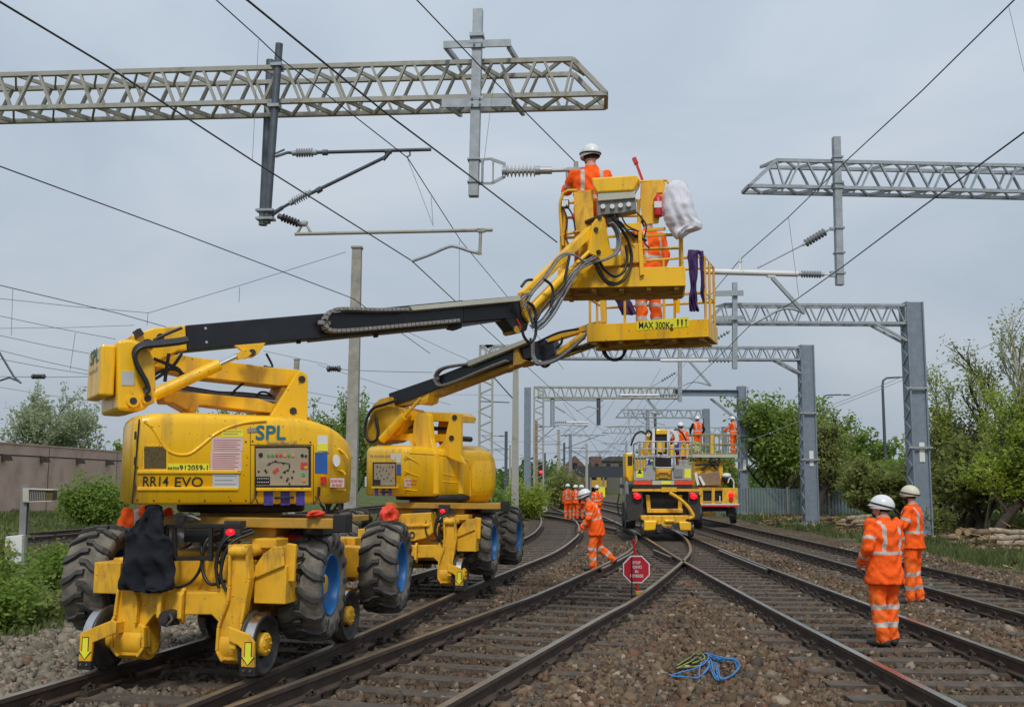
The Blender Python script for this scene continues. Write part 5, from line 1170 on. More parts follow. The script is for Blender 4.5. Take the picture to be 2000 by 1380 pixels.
# paired steel drop tubes
f = MB(); f.cyl(H1(545.5, 86, -.14), H1(521, 436, -.14), .052, n=14); dp = f.build('drop_tube', M_GDK, g1)
f = MB(); f.cyl(H1(528, 118, .56), H1(513.5, 440, .56), .06, n=14); f.build('drop_tube', M_GDK, g1)
f = MB()
for v in (128, 208):
    a = H1(541 if v < 200 else 536, v, -.14); f.box(a, (.16, .14, .045)); f.box(a+Vector((0, .09, .0)), (.13, .05, .10))
for v in (412, 428): f.box(H1(519, v, -.14), (.24, .16, .03))
f.box(H1(522, 420, -.1), (.16, .12, .10)); f.build('pipe_clamp', M_GALV, g1)
f = MB(); a = H1(538, 306, -.14); b = H1(562, 298, -.14); f.beam(a, b, .03, .03); f.beam(H1(538, 300, -.14), H1(556, 292, -.14), .02, .02); f.cyl(b, H1(580, 299, -.14), .022, n=8); f.cyl(H1(612, 298, -.14), H1(842, 292, -.14), .024, n=10); f.cyl(H1(630, 298, -.14), H1(640, 298, -.14), .04, n=10); f.cyl(H1(752, 296, -.14), H1(765, 296, -.14), .034, n=10)
f.tube([H1(800, 294, -.14), H1(801, 303, -.14), H1(795, 307, -.14)], .012, 6); f.build('top_tube', M_GDK, g1)
f = MB(); insul(f, H1(578, 299, -.14), H1(612, 298, -.14), .062, 7); f.build('insulator', [M_INS, M_GALV], g1)
f = MB(); f.cyl(H1(528, 418, -.14), H1(572, 394, -.14), .022, n=8); f.cyl(H1(530, 420, -.14), H1(552, 405, -.14), .03, n=8); f.cyl(H1(570, 394, -.14), H1(575, 391, -.14), .02, n=8); f.cyl(H1(602, 380, -.14), H1(756, 305, -.14), .024, n=10); f.cyl(H1(618, 374, -.14), H1(628, 368, -.14), .04, n=10); f.cyl(H1(748, 312, -.14), H1(760, 298, -.14), .03, n=8); f.build('stay_tube', M_GDK, g1)
f = MB(); insul(f, H1(572, 394, -.14), H1(602, 378, -.14), .062, 7); f.build('insulator', [M_INS, M_GALV], g1)
f = MB(); insul(f, H1(550, 424, -.14), H1(584, 437, -.14), .058, 6); f.build('insulator', [M_INSB, M_GDK], g1)
f = MB(); f.cyl(H1(576, 457, -.14), H1(962, 449, -.14), .024, n=10); f.tube([H1(580, 457, -.14), H1(594, 432, -.14), H1(608, 455, -.14)], .022, 8); f.cyl(H1(590, 437, -.14), H1(600, 437, -.14), .04, n=8)
f.cyl(H1(939, 449, -.14), H1(937, 496, -.14), .022, n=8); f.box(H1(940, 450, -.14), (.1, .06, .05)); f.box(H1(936, 494, -.14), (.06, .05, .04)); f.build('registration_tube', M_CREAM, g1)
f = MB(); f.tube(sm([H1(804, 510, -.14), H1(840, 497, -.14), H1(875, 482, -.14), H1(892, 482, -.14), H1(920, 491, -.14), H1(935, 494, -.14)], 4), .022, 8); f.build('steady_arm', M_GALV, g1)
# square galvanised post with cross bars
f = MB(); a = H1(934, 20, -.18); b = H1(925, 384, -.18); f.beam(a, b, .13, .13, (0, 1, 0)); pst = f.build('drop_post', M_GALV, g1, bevel=.005)
f = MB(); f.beam(H1(866, 88, -.26), H1(998, 84, -.26), .03, .10); f.beam(H1(863, 202, -.26), H1(999, 200, -.26), .03, .12)
for (u, v), (u2, v2) in (((871, 92), (900, 128)), ((993, 90), (1010, 118)), ((874, 206), (900, 224)), ((995, 188), (1022, 222))): f.beam(H1(u, v, -.24), H1(u2, v2, .75), .05, .07)
for v in (72, 86, 196): f.box(H1(932, v, -.18), (.19, .2, .05))
for u, v in ((926, 86), (941, 86), (922, 203), (937, 203), (922, 192), (937, 192)): f.cyl(H1(u, v, -.30), H1(u, v, -.27), .014, n=6)
f.build('cross_bar', M_GALV, pst)
f = MB()
for v in (313, 357): f.box(H1(926, v, -.18), (.17, .17, .02))
f.box(H1(942, 335, -.18), (.03, .05, .30)); f.beam(H1(938, 312, -.18), H1(960, 310, -.18), .02, .03); f.beam(H1(938, 358, -.18), H1(960, 358, -.18), .02, .03); f.beam(H1(960, 311, -.18), H1(985, 320, -.18), .02, .04); f.beam(H1(960, 358, -.18), H1(985, 345, -.18), .02, .04); f.box(H1(963, 335, -.18), (.02, .04, .30)); f.box(H1(985, 332, -.18), (.03, .06, .2)); f.build('hinge_bracket', M_GALV, g1)
f = MB(); insul(f, H1(988, 334, -.18), H1(1048, 333, -.18), .085, 8, .035); f.build('insulator', [M_INSW, M_GALV], g1)
f = MB(); f.cyl(H1(1050, 333, -.18), H1(1078, 333, -.18), .05, n=12); f.cyl(H1(1078, 333, -.18), H1(1145, 331, -.18), .025, n=10); f.box(H1(1126, 331, -.18), (.26, .08, .04)); f.cyl(H1(1125, 329, -.18), H1(1125, 316, -.18), .03, n=8)
for u in (1108, 1120, 1136): f.cyl(H1(u, 334, -.18), H1(u+1, 372, -.18), .022, n=8)
f.build('cantilever_tube', M_ALU, g1)
# right arm gantry
Q2 = gplane((4.263, 17.70, 0), 3.0)
g2 = thing('overhead_gantry', 'galvanised lattice gantry arm reaching in from the right edge', 'overhead gantry', Q2.M, 'lattice gantries over the tracks')
H2 = lambda u, v, y=0.0: Q2.hit(u, v, y)
f = MB(); a = H2(1472, 363); b = H2(2100, 376); z0 = a.z; lattice(f, (a.x-.08, 0, z0), (b.x, 0, z0), .48, .42, 9, .06, .05, True, False); f.build('lattice_beam', M_GALV, g2)
f = MB(); f.beam(H2(1633, 268, -.12), H2(1640, 557, -.12), .125, .125, (0, 1, 0)); f.build('drop_post', M_GALV, g2, bevel=.005)
f = MB()
for v in (308, 316, 358, 368, 446, 494, 534): f.box(H2(1634.5+(v-268)*.02, v, -.12), (.17, .17, .03))
f.box(H2(1626, 447, -.12), (.10, .06, .05)); f.box(H2(1628, 535, -.12), (.12, .06, .10)); f.build('post_clamp', M_GALV, g2)
f = MB(); insul(f, H2(1612, 452, -.12), H2(1572, 476, -.12), .075, 7, .014); f.build('insulator', [M_INS, M_GALV], g2)
f = MB(); f.cyl(H2(1626, 446, -.12), H2(1612, 452, -.12), .012, n=6); f.cyl(H2(1572, 476, -.12), H2(1480, 523, -.12), .014, n=8); f.build('stay_rod', M_GALV, g2)
f = MB(); insul(f, H2(1604, 536, -.12), H2(1564, 535, -.12), .065, 8, .02); f.build('insulator', [M_INS, M_GALV], g2)
f = MB(); f.cyl(H2(1558, 535, -.12), H2(1376, 530, -.12), .05, n=14); f.cyl(H2(1626, 536, -.12), H2(1606, 536, -.12), .015, n=8); f.box(H2(1506, 540, -.12), (.14, .07, .03)); f.cyl(H2(1445, 528, -.12), H2(1446, 512, -.12), .04, .02, n=10); f.cyl(H2(1446, 512, -.12), H2(1446, 506, -.12), .035, n=8); f.build('cantilever_tube', M_WHT, g2)
f = MB(); f.beam(H2(1508, 542, -.12), H2(1572, 612, -.12), .06, .06); f.tube(sm([H2(1572, 612, -.12), H2(1545, 603, -.12), H2(1520, 606, -.12), H2(1490, 622, -.12), H2(1466, 634, -.12)], 4), .02, 8); f.build('registration_arm', M_GALV, g2)
def cantilever(root, H_, post_u, v0, v1, dirn, arm, k, off=-.15, tm=M_WHT):
    """post between rows v0,v1 and an insulated arm of arm px towards dirn; k = px per metre"""
    f = MB(); f.beam(H_(post_u, v0, off), H_(post_u, v1, off), .16, .16, (0, 1, 0)); f.build('drop_post', M_GALV, root)
    yb_ = v1-.28*k; f = MB(); a = H_(post_u+dirn*.15*k, yb_, off); b = H_(post_u+dirn*.9*k, yb_, off); insul(f, a, b, .08, 6, .02, 0, 8); f.build('insulator', [M_INS, M_GALV], root)
    f = MB(); c = H_(post_u+dirn*arm, yb_, off); f.cyl(b, c, .05, n=8); f.build('cantilever_tube', tm, root)
    yt = v1-1.35*k; f = MB(); a = H_(post_u+dirn*.2*k, yt+.1*k, off); b2 = H_(post_u+dirn*.8*k, yt+.45*k, off); insul(f, a, b2, .07, 6, .015, 0, 8); f.cyl(b2, H_(post_u+dirn*arm*.7, yb_, off), .02, n=6, m=1); f.build('insulator', [M_INS, M_GALV], root)
    f = MB(); m_ = H_(post_u+dirn*arm*.62, yb_, off); n_ = H_(post_u+dirn*(arm*.62-.75*k), yb_+.85*k, off); f.beam(m_, n_, .07, .07); e = H_(post_u+dirn*(arm*.62+1.1*k*.4), yb_+.95*k, off); f.tube(sm([n_, (n_+e)/2+Vector((0, 0, .18)), e], 4), .025, 6); f.build('registration_arm', M_GALV, root)
def gantry(label, X0, X1, Y, ybot, h, nb, colR=None, colL=None, mt=M_GALV, cw=.55, brace=True, beamfrom=None, name='overhead_gantry'):
    Q = gplane((0, Y, 0), 0); r = thing(name, label, 'overhead gantry', Q.M, 'lattice gantries over the tracks')
    zb_ = 1.86+(940.-ybot)*Y/2000*1.0
    zb_ = Q.hit(1300, ybot, 0).z
    f = MB(); xe = X1-(.0 if colR is None else cw/2)
    if beamfrom: lattice(f, (X0, 0, zb_), (beamfrom, 0, zb_), h, .5, nb, .09, .06); f.build('lattice_beam', M_CREAM, r); f = MB(); f.hsec((beamfrom-.4, .25, zb_+.35), (xe+.3, .25, zb_+.35), .35, .36, .04); f.build('solid_beam', M_GALB, r)
    else: lattice(f, (X0, 0, zb_), (xe, 0, zb_), h, .5, nb, .085, .065, colL is None, False); f.build('lattice_beam', mt, r)
    if colR is not None:
        f = MB(); zt = zb_+h+.12; w2 = cw/2
        f.bb(X1-w2+.08, X1+w2, .02, .06, -.1, zt); f.bb(X1-w2, X1-w2+.06, -.08, .55, -.1, zt); f.bb(X1+w2-.001, X1+w2+.05, -.05, .5, -.1, zt); f.build('column', M_GALB, r)
        f = MB(); n = int(zt/.62)
        for i in range(n):
            z = i*.62; f.beam((X1-w2-.01, .0, z), (X1-w2-.01, .45, z+.31), .05, .04, (1, 0, 0)); f.beam((X1-w2-.01, .45, z+.31), (X1-w2-.01, 0, z+.62), .05, .04, (1, 0, 0))
        f.build('column_lacing', M_GALV, r)
        f = MB(); f.bb(X1-w2-.25, X1+w2+.25, -.25, .7, -.1, .18); f.build('base_plinth', M_CONC, r)
        f = MB()
        for y in (0, .45): f.beam((xe-1.1 if not beamfrom else xe-1.6, y, zb_), (X1-w2, y, zb_-(.6 if not beamfrom else 1.3)), .08, .08)
        f.build('knee_brace', M_GALV, r)
        f = MB(); f.bb(X1-.02, X1+.16, -.012, .018, 2.6, 3.25); f.build('number_plate', M_WHT, r)
        f = MB()
        for z in (zt-3.0, zt-5.0): f.bb(X1-w2-.12, X1+w2+.12, -.12, -.06, z, z+.06)
        f.build('strap_band', M_ALU, r)
    if colL is not None:
        f = MB(); lattice(f, (X0-.25, .0, -.1), (X0-.25, .0, zb_+h), .55, .5, 11, .085, .055, up=(1, 0, 0)); f.build('lattice_column', colL, r)
    return r, Q, zb_
g3, Q3, z3 = gantry('galvanised gantry with the widest right column, behind the standing pair', 6.7, 13.75, 34.6, 628, .62, 9, 1)
H3 = lambda u, v, y=0: Q3.hit(u, v, y)
cantilever(g3, H3, 1435, 552, 720, -1, 145, 58)
f = MB(); f.beam(H3(1397, 573, -.3), H3(1452, 572, -.3), .06, .18); f.beam(H3(1397, 621, -.3), H3(1452, 620, -.3), .06, .14, None, 0); f.build('cross_bar', M_GALV, g3)
g4, Q4, z4_ = gantry('long lattice gantry whose cream left column stands beside the second machine', -1.15, 12.85, 44.3, 700, .52, 22, 1, M_CREAM)
H4 = lambda u, v, y=0: Q4.hit(u, v, y); cantilever(g4, H4, 1328, 672, 784, -1, 118, 45)
g5, Q5, z5_ = gantry('lattice gantry with solid steel right end above the right lorry', 1.6, 13.75, 61, 777, .62, 16, 1, M_CREAM, cw=.42, beamfrom=10.1)
f = MB(); f.hsec((.95, .3, 0), (.95, .3, z5_+.6), .4, .45, .05, (0, 1, 0)); f.build('column', M_GALB, g5)
H5 = lambda u, v, y=0: Q5.hit(u, v, y)
for u, v1 in ((1079, 833), (1169, 830)): f = MB(); f.cyl(H5(u, 778, .2), H5(u, v1, .2), .12, n=8); f.build('drop_tube', M_GDK, g5)
cantilever(g5, H5, 1079, 780, 833, 1, 70, 31); 
g6, Q6, z6_ = gantry('small distant gantry just above the men on the lorries', 8.5, 15.8, 83, 815, .62, 9, 1, cw=.42)
g7, Q7, z7_ = gantry('faintest and most distant gantry with its column left of the nearer one', 10.5, 24.5, 118, 846, .7, 12, 1, cw=.4)
# masts
def farbits(root, Hf, segs, r, m_):
    for (a, b) in segs: f = MB(); f.cyl(Hf(*a, .1), Hf(*b, .1), r, n=6); f.build('registration_tube', m_, root)
farbits(g5, H5, (((1085, 829), (1148, 831)), ((1180, 832), (1240, 831)), ((1148, 830), (1118, 850)), ((1215, 774), (1262, 772)), ((1240, 775), (1206, 810)), ((1262, 775), (1290, 808)), ((1063, 782), (1100, 781)), ((1100, 781), (1178, 782)), ((1125, 802), (1150, 793)), ((1150, 793), (1169, 799))), .035, M_ALU)
H6 = lambda u, v, y=0: Q6.hit(u, v, y)
farbits(g6, H6, (((1255, 812), (1290, 806)), ((1255, 812), (1270, 830)), ((1210, 846), (1262, 845)), ((1228, 848), (1205, 872)), ((1268, 822), (1300, 830))), .035, M_GALV)
f = MB(); f.cyl(H6(1264, 800, .1), H6(1264, 900, .1), .10, n=6); f.build('drop_tube', M_GALV, g6)
def mast(label, u, vt, wpx, Y, mt, arm=None, kind='concrete', base=0, nm='line_mast', grp='masts beside the tracks'):
    x = gy(u, 940, Y).x; zt = gy(u, vt, Y).z; w_ = wpx*Y/2000; r = thing(nm, label, 'line mast', Vector((x, Y, 0)), grp)
    f = MB()
    if kind == 'concrete': f.loft([[Vector((sx*w_*.5*k, sy*w_*.42*k, z)) for sx, sy in ((-1, -1), (1, -1), (1, 1), (-1, 1))] for z, k in ((-.2, 1.25), (zt, .92))], 0, False); f.bb(-w_*.55, w_*.55, -w_*.5, w_*.5, zt, zt+.06)
    else: f.hsec((0, 0, -.2), (0, 0, zt), w_, w_, w_*.14, (0, 1, 0))
    f.build('pole', mt, r, bevel=.01 if Y < 40 else 0)
    if arm:
        s_, ln = arm; f = MB(); z = zt-.5; f.cyl((0, 0, z), (s_*ln, 0, z+.05), .035, n=6); f.cyl((0, 0, z-1.5), (s_*ln*.85, 0, z), .035, n=6); f.cyl((s_*.3, 0, z-1.55), (s_*ln*1.1, 0, z-1.5), .03, n=6); f.build('bracket_arm', M_GDK, r)
        f = MB(); insul(f, (s_*.3, 0, z), (s_*.75, 0, z), .09, 5, .03, 0, 8); f.build('insulator', [M_INSB, M_GDK], r)
    return r
mast('thick weathered concrete mast standing between the two machine arms', 686, 486, 20, 27, M_CONC)
mast('tall cream mast left of the paired gantry columns', 1006, 706, 12, 51, M_CREAM, (-1, 1.6))
mast('short grey mast head just above the tower of the front machine', 572, 703, 10, 48, M_CONC)
mast('slim dark steel mast with bracket left of the tall cream mast', 988, 842, 6, 110, M_GDK, (-1, 3.0), 'h')
mast('brown steel mast between the lattice column and blue grey column', 1046, 822, 8, 90, M_CARD, (1, 2.0), 'h')
mast('cream mast with long bracket above the distant workers', 1091, 840, 6, 100, M_CREAM, (1, 4.6))
mast('blue grey distant mast right of the bracketed cream mast', 1114, 848, 6, 125, M_GALB, None, 'h')
mast('thin grey mast just left of the walking worker helmet line', 1102, 864, 4, 150, M_GDK, None, 'h')
mast('distant cream mast beside the small red brick gable', 1146, 868, 4.5, 150, M_CREAM, (-1, 3.2))
mast('tiny distant mast at the station throat, left', 1172, 888, 4, 190, M_CONC, (1, 3.0))
mast('tiny distant mast in front of the station bridge', 1224, 860, 4, 160, M_GALV, (-1, 4.0), 'h')
mast('distant twin arm mast behind the left lorry', 1267, 800, 5, 130, M_GALV, (-1, 3.2), 'h')
mast('slender distant mast beside the twin arm mast', 1281, 806, 5, 125, M_GDK, None, 'h')
mast('distant grey mast left of the tall cream mast', 996, 870, 4, 150, M_CONC, (-1, 2.5))
mast('far thin mast near the red signal', 1064, 884, 4, 170, M_GDK, None, 'h')
# ---------------------------------------------------------------- wires
def wire(name, label, pts, r, mt, drop=None, cat='overhead wire', grp='overhead wires'):
    """pts: (u,v,z) pixel with the height of the wire at that point, or ('y',u,v,Y)"""
    P = []
    for p in pts:
        P.append(gy(p[1], p[2], p[3]) if p[0] == 'y' else gz(p[0], p[1], p[2]))
    f = MB(); f.tube(P, r*.82, 5, 0, False); return tag(f.build(name, mt), label, cat, grp)
wire('contact_wire', 'dark contact wire crossing the upper left and passing the steady arm tip', [(-60, -35, 4.9), (0, 4, 4.9), (210, 130, 4.9), (500, 318, 4.9), (804, 509, 4.9), (886, 585, 4.9), (1100, 780, 4.9), (1200, 858, 4.9)], .010, M_WIRE)
wire('carrier_wire', 'dark wire running over the paired tubes to the stay bracket', [('y', 400, -20, 10.3), ('y', 506, 75, 11.4), ('y', 545, 112, 11.8), ('y', 796, 308, 13.6), ('y', 842, 380, 15.5), ('y', 900, 470, 18.5), ('y', 990, 578, 24), ('y', 1100, 720, 40)], .009, M_WIRE)
wire('contact_wire', 'dark wire crossing the cream gantry and ending below the man in the basket', [(455, -20, 4.9), (485, 2, 4.9), (745, 214, 4.9), (940, 360, 4.9), (1088, 473, 4.9)], .010, M_WIRE)
wire('carrier_wire', 'dark wire from the top edge to the bracket the basket man works on', [('y', 795, -20, 9.9), ('y', 965, 158, 11.6), ('y', 1124, 317, 13.3)], .009, M_WIRE)
wire('carrier_wire', 'dark wire rising to the upper right corner from the white tube', [('y', 1376, 590, 24), ('y', 1446, 506, 17.6), ('y', 1540, 424, 15.4), ('y', 1655, 312, 13.0), ('y', 1800, 178, 10.8), ('y', 1985, -4, 8.7)], .009, M_WIRE)
wire('contact_wire', 'lower dark wire rising to the right edge below the right gantry arm', [(2080, 200, 4.9), (1800, 405, 4.9), (1644, 522, 4.9), (1545, 592, 4.9), (1466, 634, 4.9), (1400, 700, 4.9), (1290, 808, 4.9)], .010, M_WIRE)
wire('contact_wire', 'dark wire from the left edge to the tall concrete mast', [(-80, 293, 4.9), (0, 325, 4.9), (340, 450, 4.9), (690, 583, 4.9), (840, 690, 4.9)], .009, M_WIRE)
wire('contact_wire', 'lower wire rising beside the ram of the front machine to the left edge', [(0, 557, 6.0), (232, 612, 6.0), (330, 640, 6.0)], .012, M_WIRE)
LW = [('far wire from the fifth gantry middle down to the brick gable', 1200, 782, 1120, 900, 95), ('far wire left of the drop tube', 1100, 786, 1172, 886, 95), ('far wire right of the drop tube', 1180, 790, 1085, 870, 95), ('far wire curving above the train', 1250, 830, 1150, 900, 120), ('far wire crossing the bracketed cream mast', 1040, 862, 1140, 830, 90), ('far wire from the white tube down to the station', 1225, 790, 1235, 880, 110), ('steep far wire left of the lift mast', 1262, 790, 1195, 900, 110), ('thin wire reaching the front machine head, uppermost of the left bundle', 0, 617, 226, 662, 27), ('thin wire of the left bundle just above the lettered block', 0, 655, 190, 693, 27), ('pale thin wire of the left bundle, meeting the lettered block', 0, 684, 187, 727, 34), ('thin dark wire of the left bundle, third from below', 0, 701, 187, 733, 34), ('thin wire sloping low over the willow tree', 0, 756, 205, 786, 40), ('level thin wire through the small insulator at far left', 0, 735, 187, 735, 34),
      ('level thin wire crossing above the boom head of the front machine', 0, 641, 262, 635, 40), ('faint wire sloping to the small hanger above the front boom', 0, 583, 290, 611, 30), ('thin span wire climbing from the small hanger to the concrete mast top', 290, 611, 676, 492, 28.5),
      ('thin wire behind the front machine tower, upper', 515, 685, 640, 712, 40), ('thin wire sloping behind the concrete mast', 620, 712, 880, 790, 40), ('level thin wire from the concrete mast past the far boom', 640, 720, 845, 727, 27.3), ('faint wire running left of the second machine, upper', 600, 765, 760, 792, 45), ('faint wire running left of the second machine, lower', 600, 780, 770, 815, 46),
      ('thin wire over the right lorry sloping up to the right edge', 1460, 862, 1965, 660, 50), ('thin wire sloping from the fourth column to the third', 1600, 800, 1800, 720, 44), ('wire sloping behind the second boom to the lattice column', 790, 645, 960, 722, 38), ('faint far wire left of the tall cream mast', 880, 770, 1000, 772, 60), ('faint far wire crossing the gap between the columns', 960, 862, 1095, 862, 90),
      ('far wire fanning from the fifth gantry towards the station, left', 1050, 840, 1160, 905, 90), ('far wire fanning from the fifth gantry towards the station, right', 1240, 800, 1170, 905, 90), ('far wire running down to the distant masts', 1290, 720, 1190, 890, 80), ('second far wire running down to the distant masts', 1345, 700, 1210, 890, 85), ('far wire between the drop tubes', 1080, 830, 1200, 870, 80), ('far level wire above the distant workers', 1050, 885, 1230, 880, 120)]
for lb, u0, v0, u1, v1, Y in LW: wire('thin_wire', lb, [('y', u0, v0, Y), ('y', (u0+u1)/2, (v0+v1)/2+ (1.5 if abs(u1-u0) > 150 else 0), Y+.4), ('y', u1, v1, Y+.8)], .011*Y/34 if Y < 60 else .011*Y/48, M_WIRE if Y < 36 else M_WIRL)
DR = [('dropper under the left wire', 505, 76, 493, 312, 12.4), ('dropper near the galvanised post', 965, 158, 940, 356, 12.6), ('dropper under the right wire', 1540, 424, 1560, 578, 16.0), ('dropper at the upper right corner', 1970, 12, 2012, 190, 9), ('dropper below the stay bracket', 796, 310, 846, 441, 13.7), ('dropper on the upper left wire beside the steady arm', 842, 384, 846, 441, 14.5), ('dropper left of the second boom', 897, 470, 897, 588, 20), ('hanger above the front boom head', 289, 611, 287, 636, 30), ('first dropper of the left bundle', 25, 562, 22, 655, 28), ('second dropper of the left bundle', 147, 650, 137, 722, 30), ('dropper behind the concrete mast', 468, 560, 467, 590, 30)]
for lb, u0, v0, u1, v1, Y in DR: wire('dropper', lb, [('y', u0, v0, Y), ('y', u1, v1, Y+.05)], .004*Y/13, M_WIRL, cat='dropper wire', grp='thin dropper wires')
for lb, u, v, Y in (('small brown insulator on the wire above the willow', 75, 735, 34), ('small brown insulator beside the concrete mast', 652, 720, 27.3)):
    f = MB(); a = gy(u-15, v, Y); b = gy(u+15, v, Y); f.cyl(a, b, .02, n=6, m=1); insul(f, gy(u-9, v, Y), gy(u+9, v, Y), .085, 5, .05, 0, 10); tag(f.build('line_insulator', [M_INSB, M_GDK]), lb, 'insulator', 'small insulators on wires')
f = MB(); 
r_ = thing('registration_arm', 'dark thin registration arm cut by the left edge', 'registration arm', gy(20, 715, 30))
f = Part(Frame((0, 0, 0), 0), Frame(gy(20, 715, 30), 0)); f.T = Matrix.Translation(-gy(20, 715, 30)); f.tube([gy(-6, 680, 30), gy(27, 735, 30), gy(41, 748, 30)], .03, 6); f.tube([gy(0, 743, 30), gy(18, 737, 30), gy(36, 744, 30)], .03, 6); f.v = [tuple(f.T@Vector(v)) for v in f.v]; f.build('arm', M_GDK, r_)
# ---------------------------------------------------------------- walls, fence, lamps, cabinet
wl = thing('boundary_wall', 'long pinkish rendered wall with small dark spouts along the far left', 'wall', (-25, 62, 0))
f = MB(); f.bb(-.3, .3, -26, 20, -.3, 3.55); f.bb(-.36, .36, -26, 20, 3.551, 3.62)
for y in (-16, -7, 2.5, 12): f.bb(.301, .306, y-.03, y+.03, 0, 3.5, 1)
f.bb(.301, .315, -26, 20, 2.98, 3.04, 1); f.build('wall_face', [M_PINK, M_STRN], wl)
for y in (-16.6, -12.0, -7.9, -3.4, .9, 5.6, 11): f = MB(); f.prism([Vector((.3, y-.16, 2.72)), Vector((.3, y-.16, 3.05)), Vector((.62, y-.16, 3.0)), Vector((.72, y-.16, 2.72))], (0, .34, 0)); f.build('spout', M_STRN, wl)
fn = thing('boundary_fence', 'grey corrugated sheet fence behind the cut logs on the right', 'fence', (15.4, 56, .3))
f = MB(); n = 110
for i in range(n):
    x = -4.4+i*.075; y = 1.9-.42*i*.075+(0.03 if i % 2 else 0); z = 1.28+.035*math.sin(i*.21)+(.02 if (i//14) % 2 else 0)
    f.box((x, y, z/2-.05), (.077, .012, z+.1), Matrix.Rotation((.6 if i % 2 else -.9)-.3, 3, 'Z'))
f.build('sheet_panel', M_SHF, fn)
for i in range(5): f = MB(); f.bb(-4.4+i*2.0-.04, -4.4+i*2.0+.04, 1.9-.42*i*2.0-.12, 1.9-.42*i*2.0-.04, -.1, 1.36); f.build('fence_post', M_GRY, fn)
for lb, u, vt, Y, ln in (('slim street lamp with arm to the right, between two green trees', 1612, 771, 78, 1.9), ('slim street lamp with arm touching the third gantry column', 1731, 737, 62, 1.6)):
    x = gy(u, 940, Y).x; zt = gy(u, vt, Y).z; r_ = thing('street_lamp', lb, 'street lamp', (x, Y, 0), 'street lamps behind the trees'); f = MB()
    f.tube([(0, 0, 0), (0, 0, zt*.5), (0, 0, zt-.5), (.04, 0, zt-.2), (.25, 0, zt-.03), (.6, 0, zt), (ln*.75, 0, zt+.03)], [.11, .10, .08, .07, .06, .055, .05], 8); f.build('lamp_pole', M_GDK, r_)
    f = MB(); f.ell((ln*.95, 0, zt+.02), (.36, .12, .07), 10); f.build('lamp_head', M_GRY, r_)
cb = thing('cabinet_post', 'grey steel post with a slatted box on top and a white box low down', 'cabinet post', gz(46, 1133, -.1)); Yc = gz(46, 1133, -.1).y; QC = Frame(gz(46, 1133, -.1), 0)
f = Part(QC, QC); a, b = QC.hit(50, 945, 0), QC.hit(42, 1133, 0); f.hsec(b, a, .13, .12, .02, (0, 1, 0)); f.put('post', M_GRY, cb)
f = Part(QC, QC); q = [QC.hit(u, v, -.12) for u, v in ((44, 953), (103, 955), (101, 979), (44, 981))]; f.prism([q[0], q[1], q[1]+Vector((0, 0, -.025)), q[0]+Vector((0, 0, -.025))], (0, .3, 0)); f.prism([q[3], q[2], q[2]+Vector((0, 0, .02)), q[3]+Vector((0, 0, .02))], (0, .3, 0))
f.prism([q[0], q[0]+Vector((.12, 0, 0)), q[3]+Vector((.12, 0, 0)), q[3]], (0, .28, 0)); f.put('slatted_box', M_TRAY, cb, bevel=.006)
f = Part(QC, QC); f.prism([q[0]+Vector((.12, .04, -.03)), q[1]+Vector((-.01, .04, -.03)), q[2]+Vector((-.01, .04, .02)), q[3]+Vector((.12, .04, .02))], (0, .2, 0)); 
for i in range(9): f.bb(q[0].x+.15+i*.034, q[0].x+.165+i*.034, -.095, -.082, q[3].z+.03, q[0].z-.04, 1)
f.put('vent_slats', [M_MESH, M_GRY], cb)
f = Part(QC, QC); q = [QC.hit(u, v, -.16) for u, v in ((10, 1047), (43, 1044), (41, 1103), (8, 1101))]; f.prism(q, (0, .2, 0)); f.bb(q[3].x+.12, q[3].x+.2, -.1, 0, q[3].z-.35, q[3].z, 1); f.put('white_box', [M_WHT, M_DKB], cb, bevel=.01)
# distant station, bridge, train, signal
st = thing('station_building', 'distant dark red brick station building left of the lorries', 'building', (16, 175, 0))
f = MB(); f.bb(-2.4, -.6, 0, 6, 0, 6.2); f.bb(-.6, 5.2, .2, 6, 0, 5.4, 1); f.build('brick_wall', [M_BRICK, mat('grey olive tree mass', (.13, .125, .10), .9, var=.2)], st)  # grey-olive block stands in for a tree mass right of the brick
f = MB(); f.prism([Vector((-.7, -.1, 5.4)), Vector((5.5, -.1, 5.4)), Vector((4.6, -.1, 6.2)), Vector((.6, -.1, 6.2))], (0, 6.3, 0)); f.build('roof', mat('grey slate', (.07, .065, .06), .8), st)
for x in (-1.5, .5, 2.6, 4.2): f = MB(); f.bb(x-.35, x+.35, -.03 if x < 0 else .15, -.001 if x < 0 else .199, 3.9, 5.0); f.build('window', M_GLS, st)
br = thing('footbridge', 'dark station footbridge with pale posts across the far tracks', 'footbridge', (15.5, 160, 0))
f = MB(); f.bb(-5.5, 4.5, 0, 2.2, 2.6, 4.3); f.build('bridge_deck', mat('dark bridge', (.035, .04, .05), .7), br)
for x in (-5, -3.2, -1.2, 1.5, 4): f = MB(); f.bb(x-.14, x+.14, -.05, .25, 0, 2.6); f.build('bridge_post', M_GRY, br)
hb = thing('brick_house', 'small distant brick gable beside a cream mast', 'house', (10.5, 170, 0)); f = MB(); f.prism([Vector((-1.6, 0, 0)), Vector((1.6, 0, 0)), Vector((1.6, 0, 4.6)), Vector((0, 0, 6.2)), Vector((-1.6, 0, 4.6))], (0, 5, 0)); f.build('gable_wall', M_BRICK, hb); f = MB(); f.bb(-.4, .4, -.03, -.001, 3.8, 5.0); f.build('window', M_GLS, hb)
tr_ = thing('passenger_train', 'distant train with a yellow end standing near the footbridge', 'train', (14.6, 172, 0)); s = 1.0
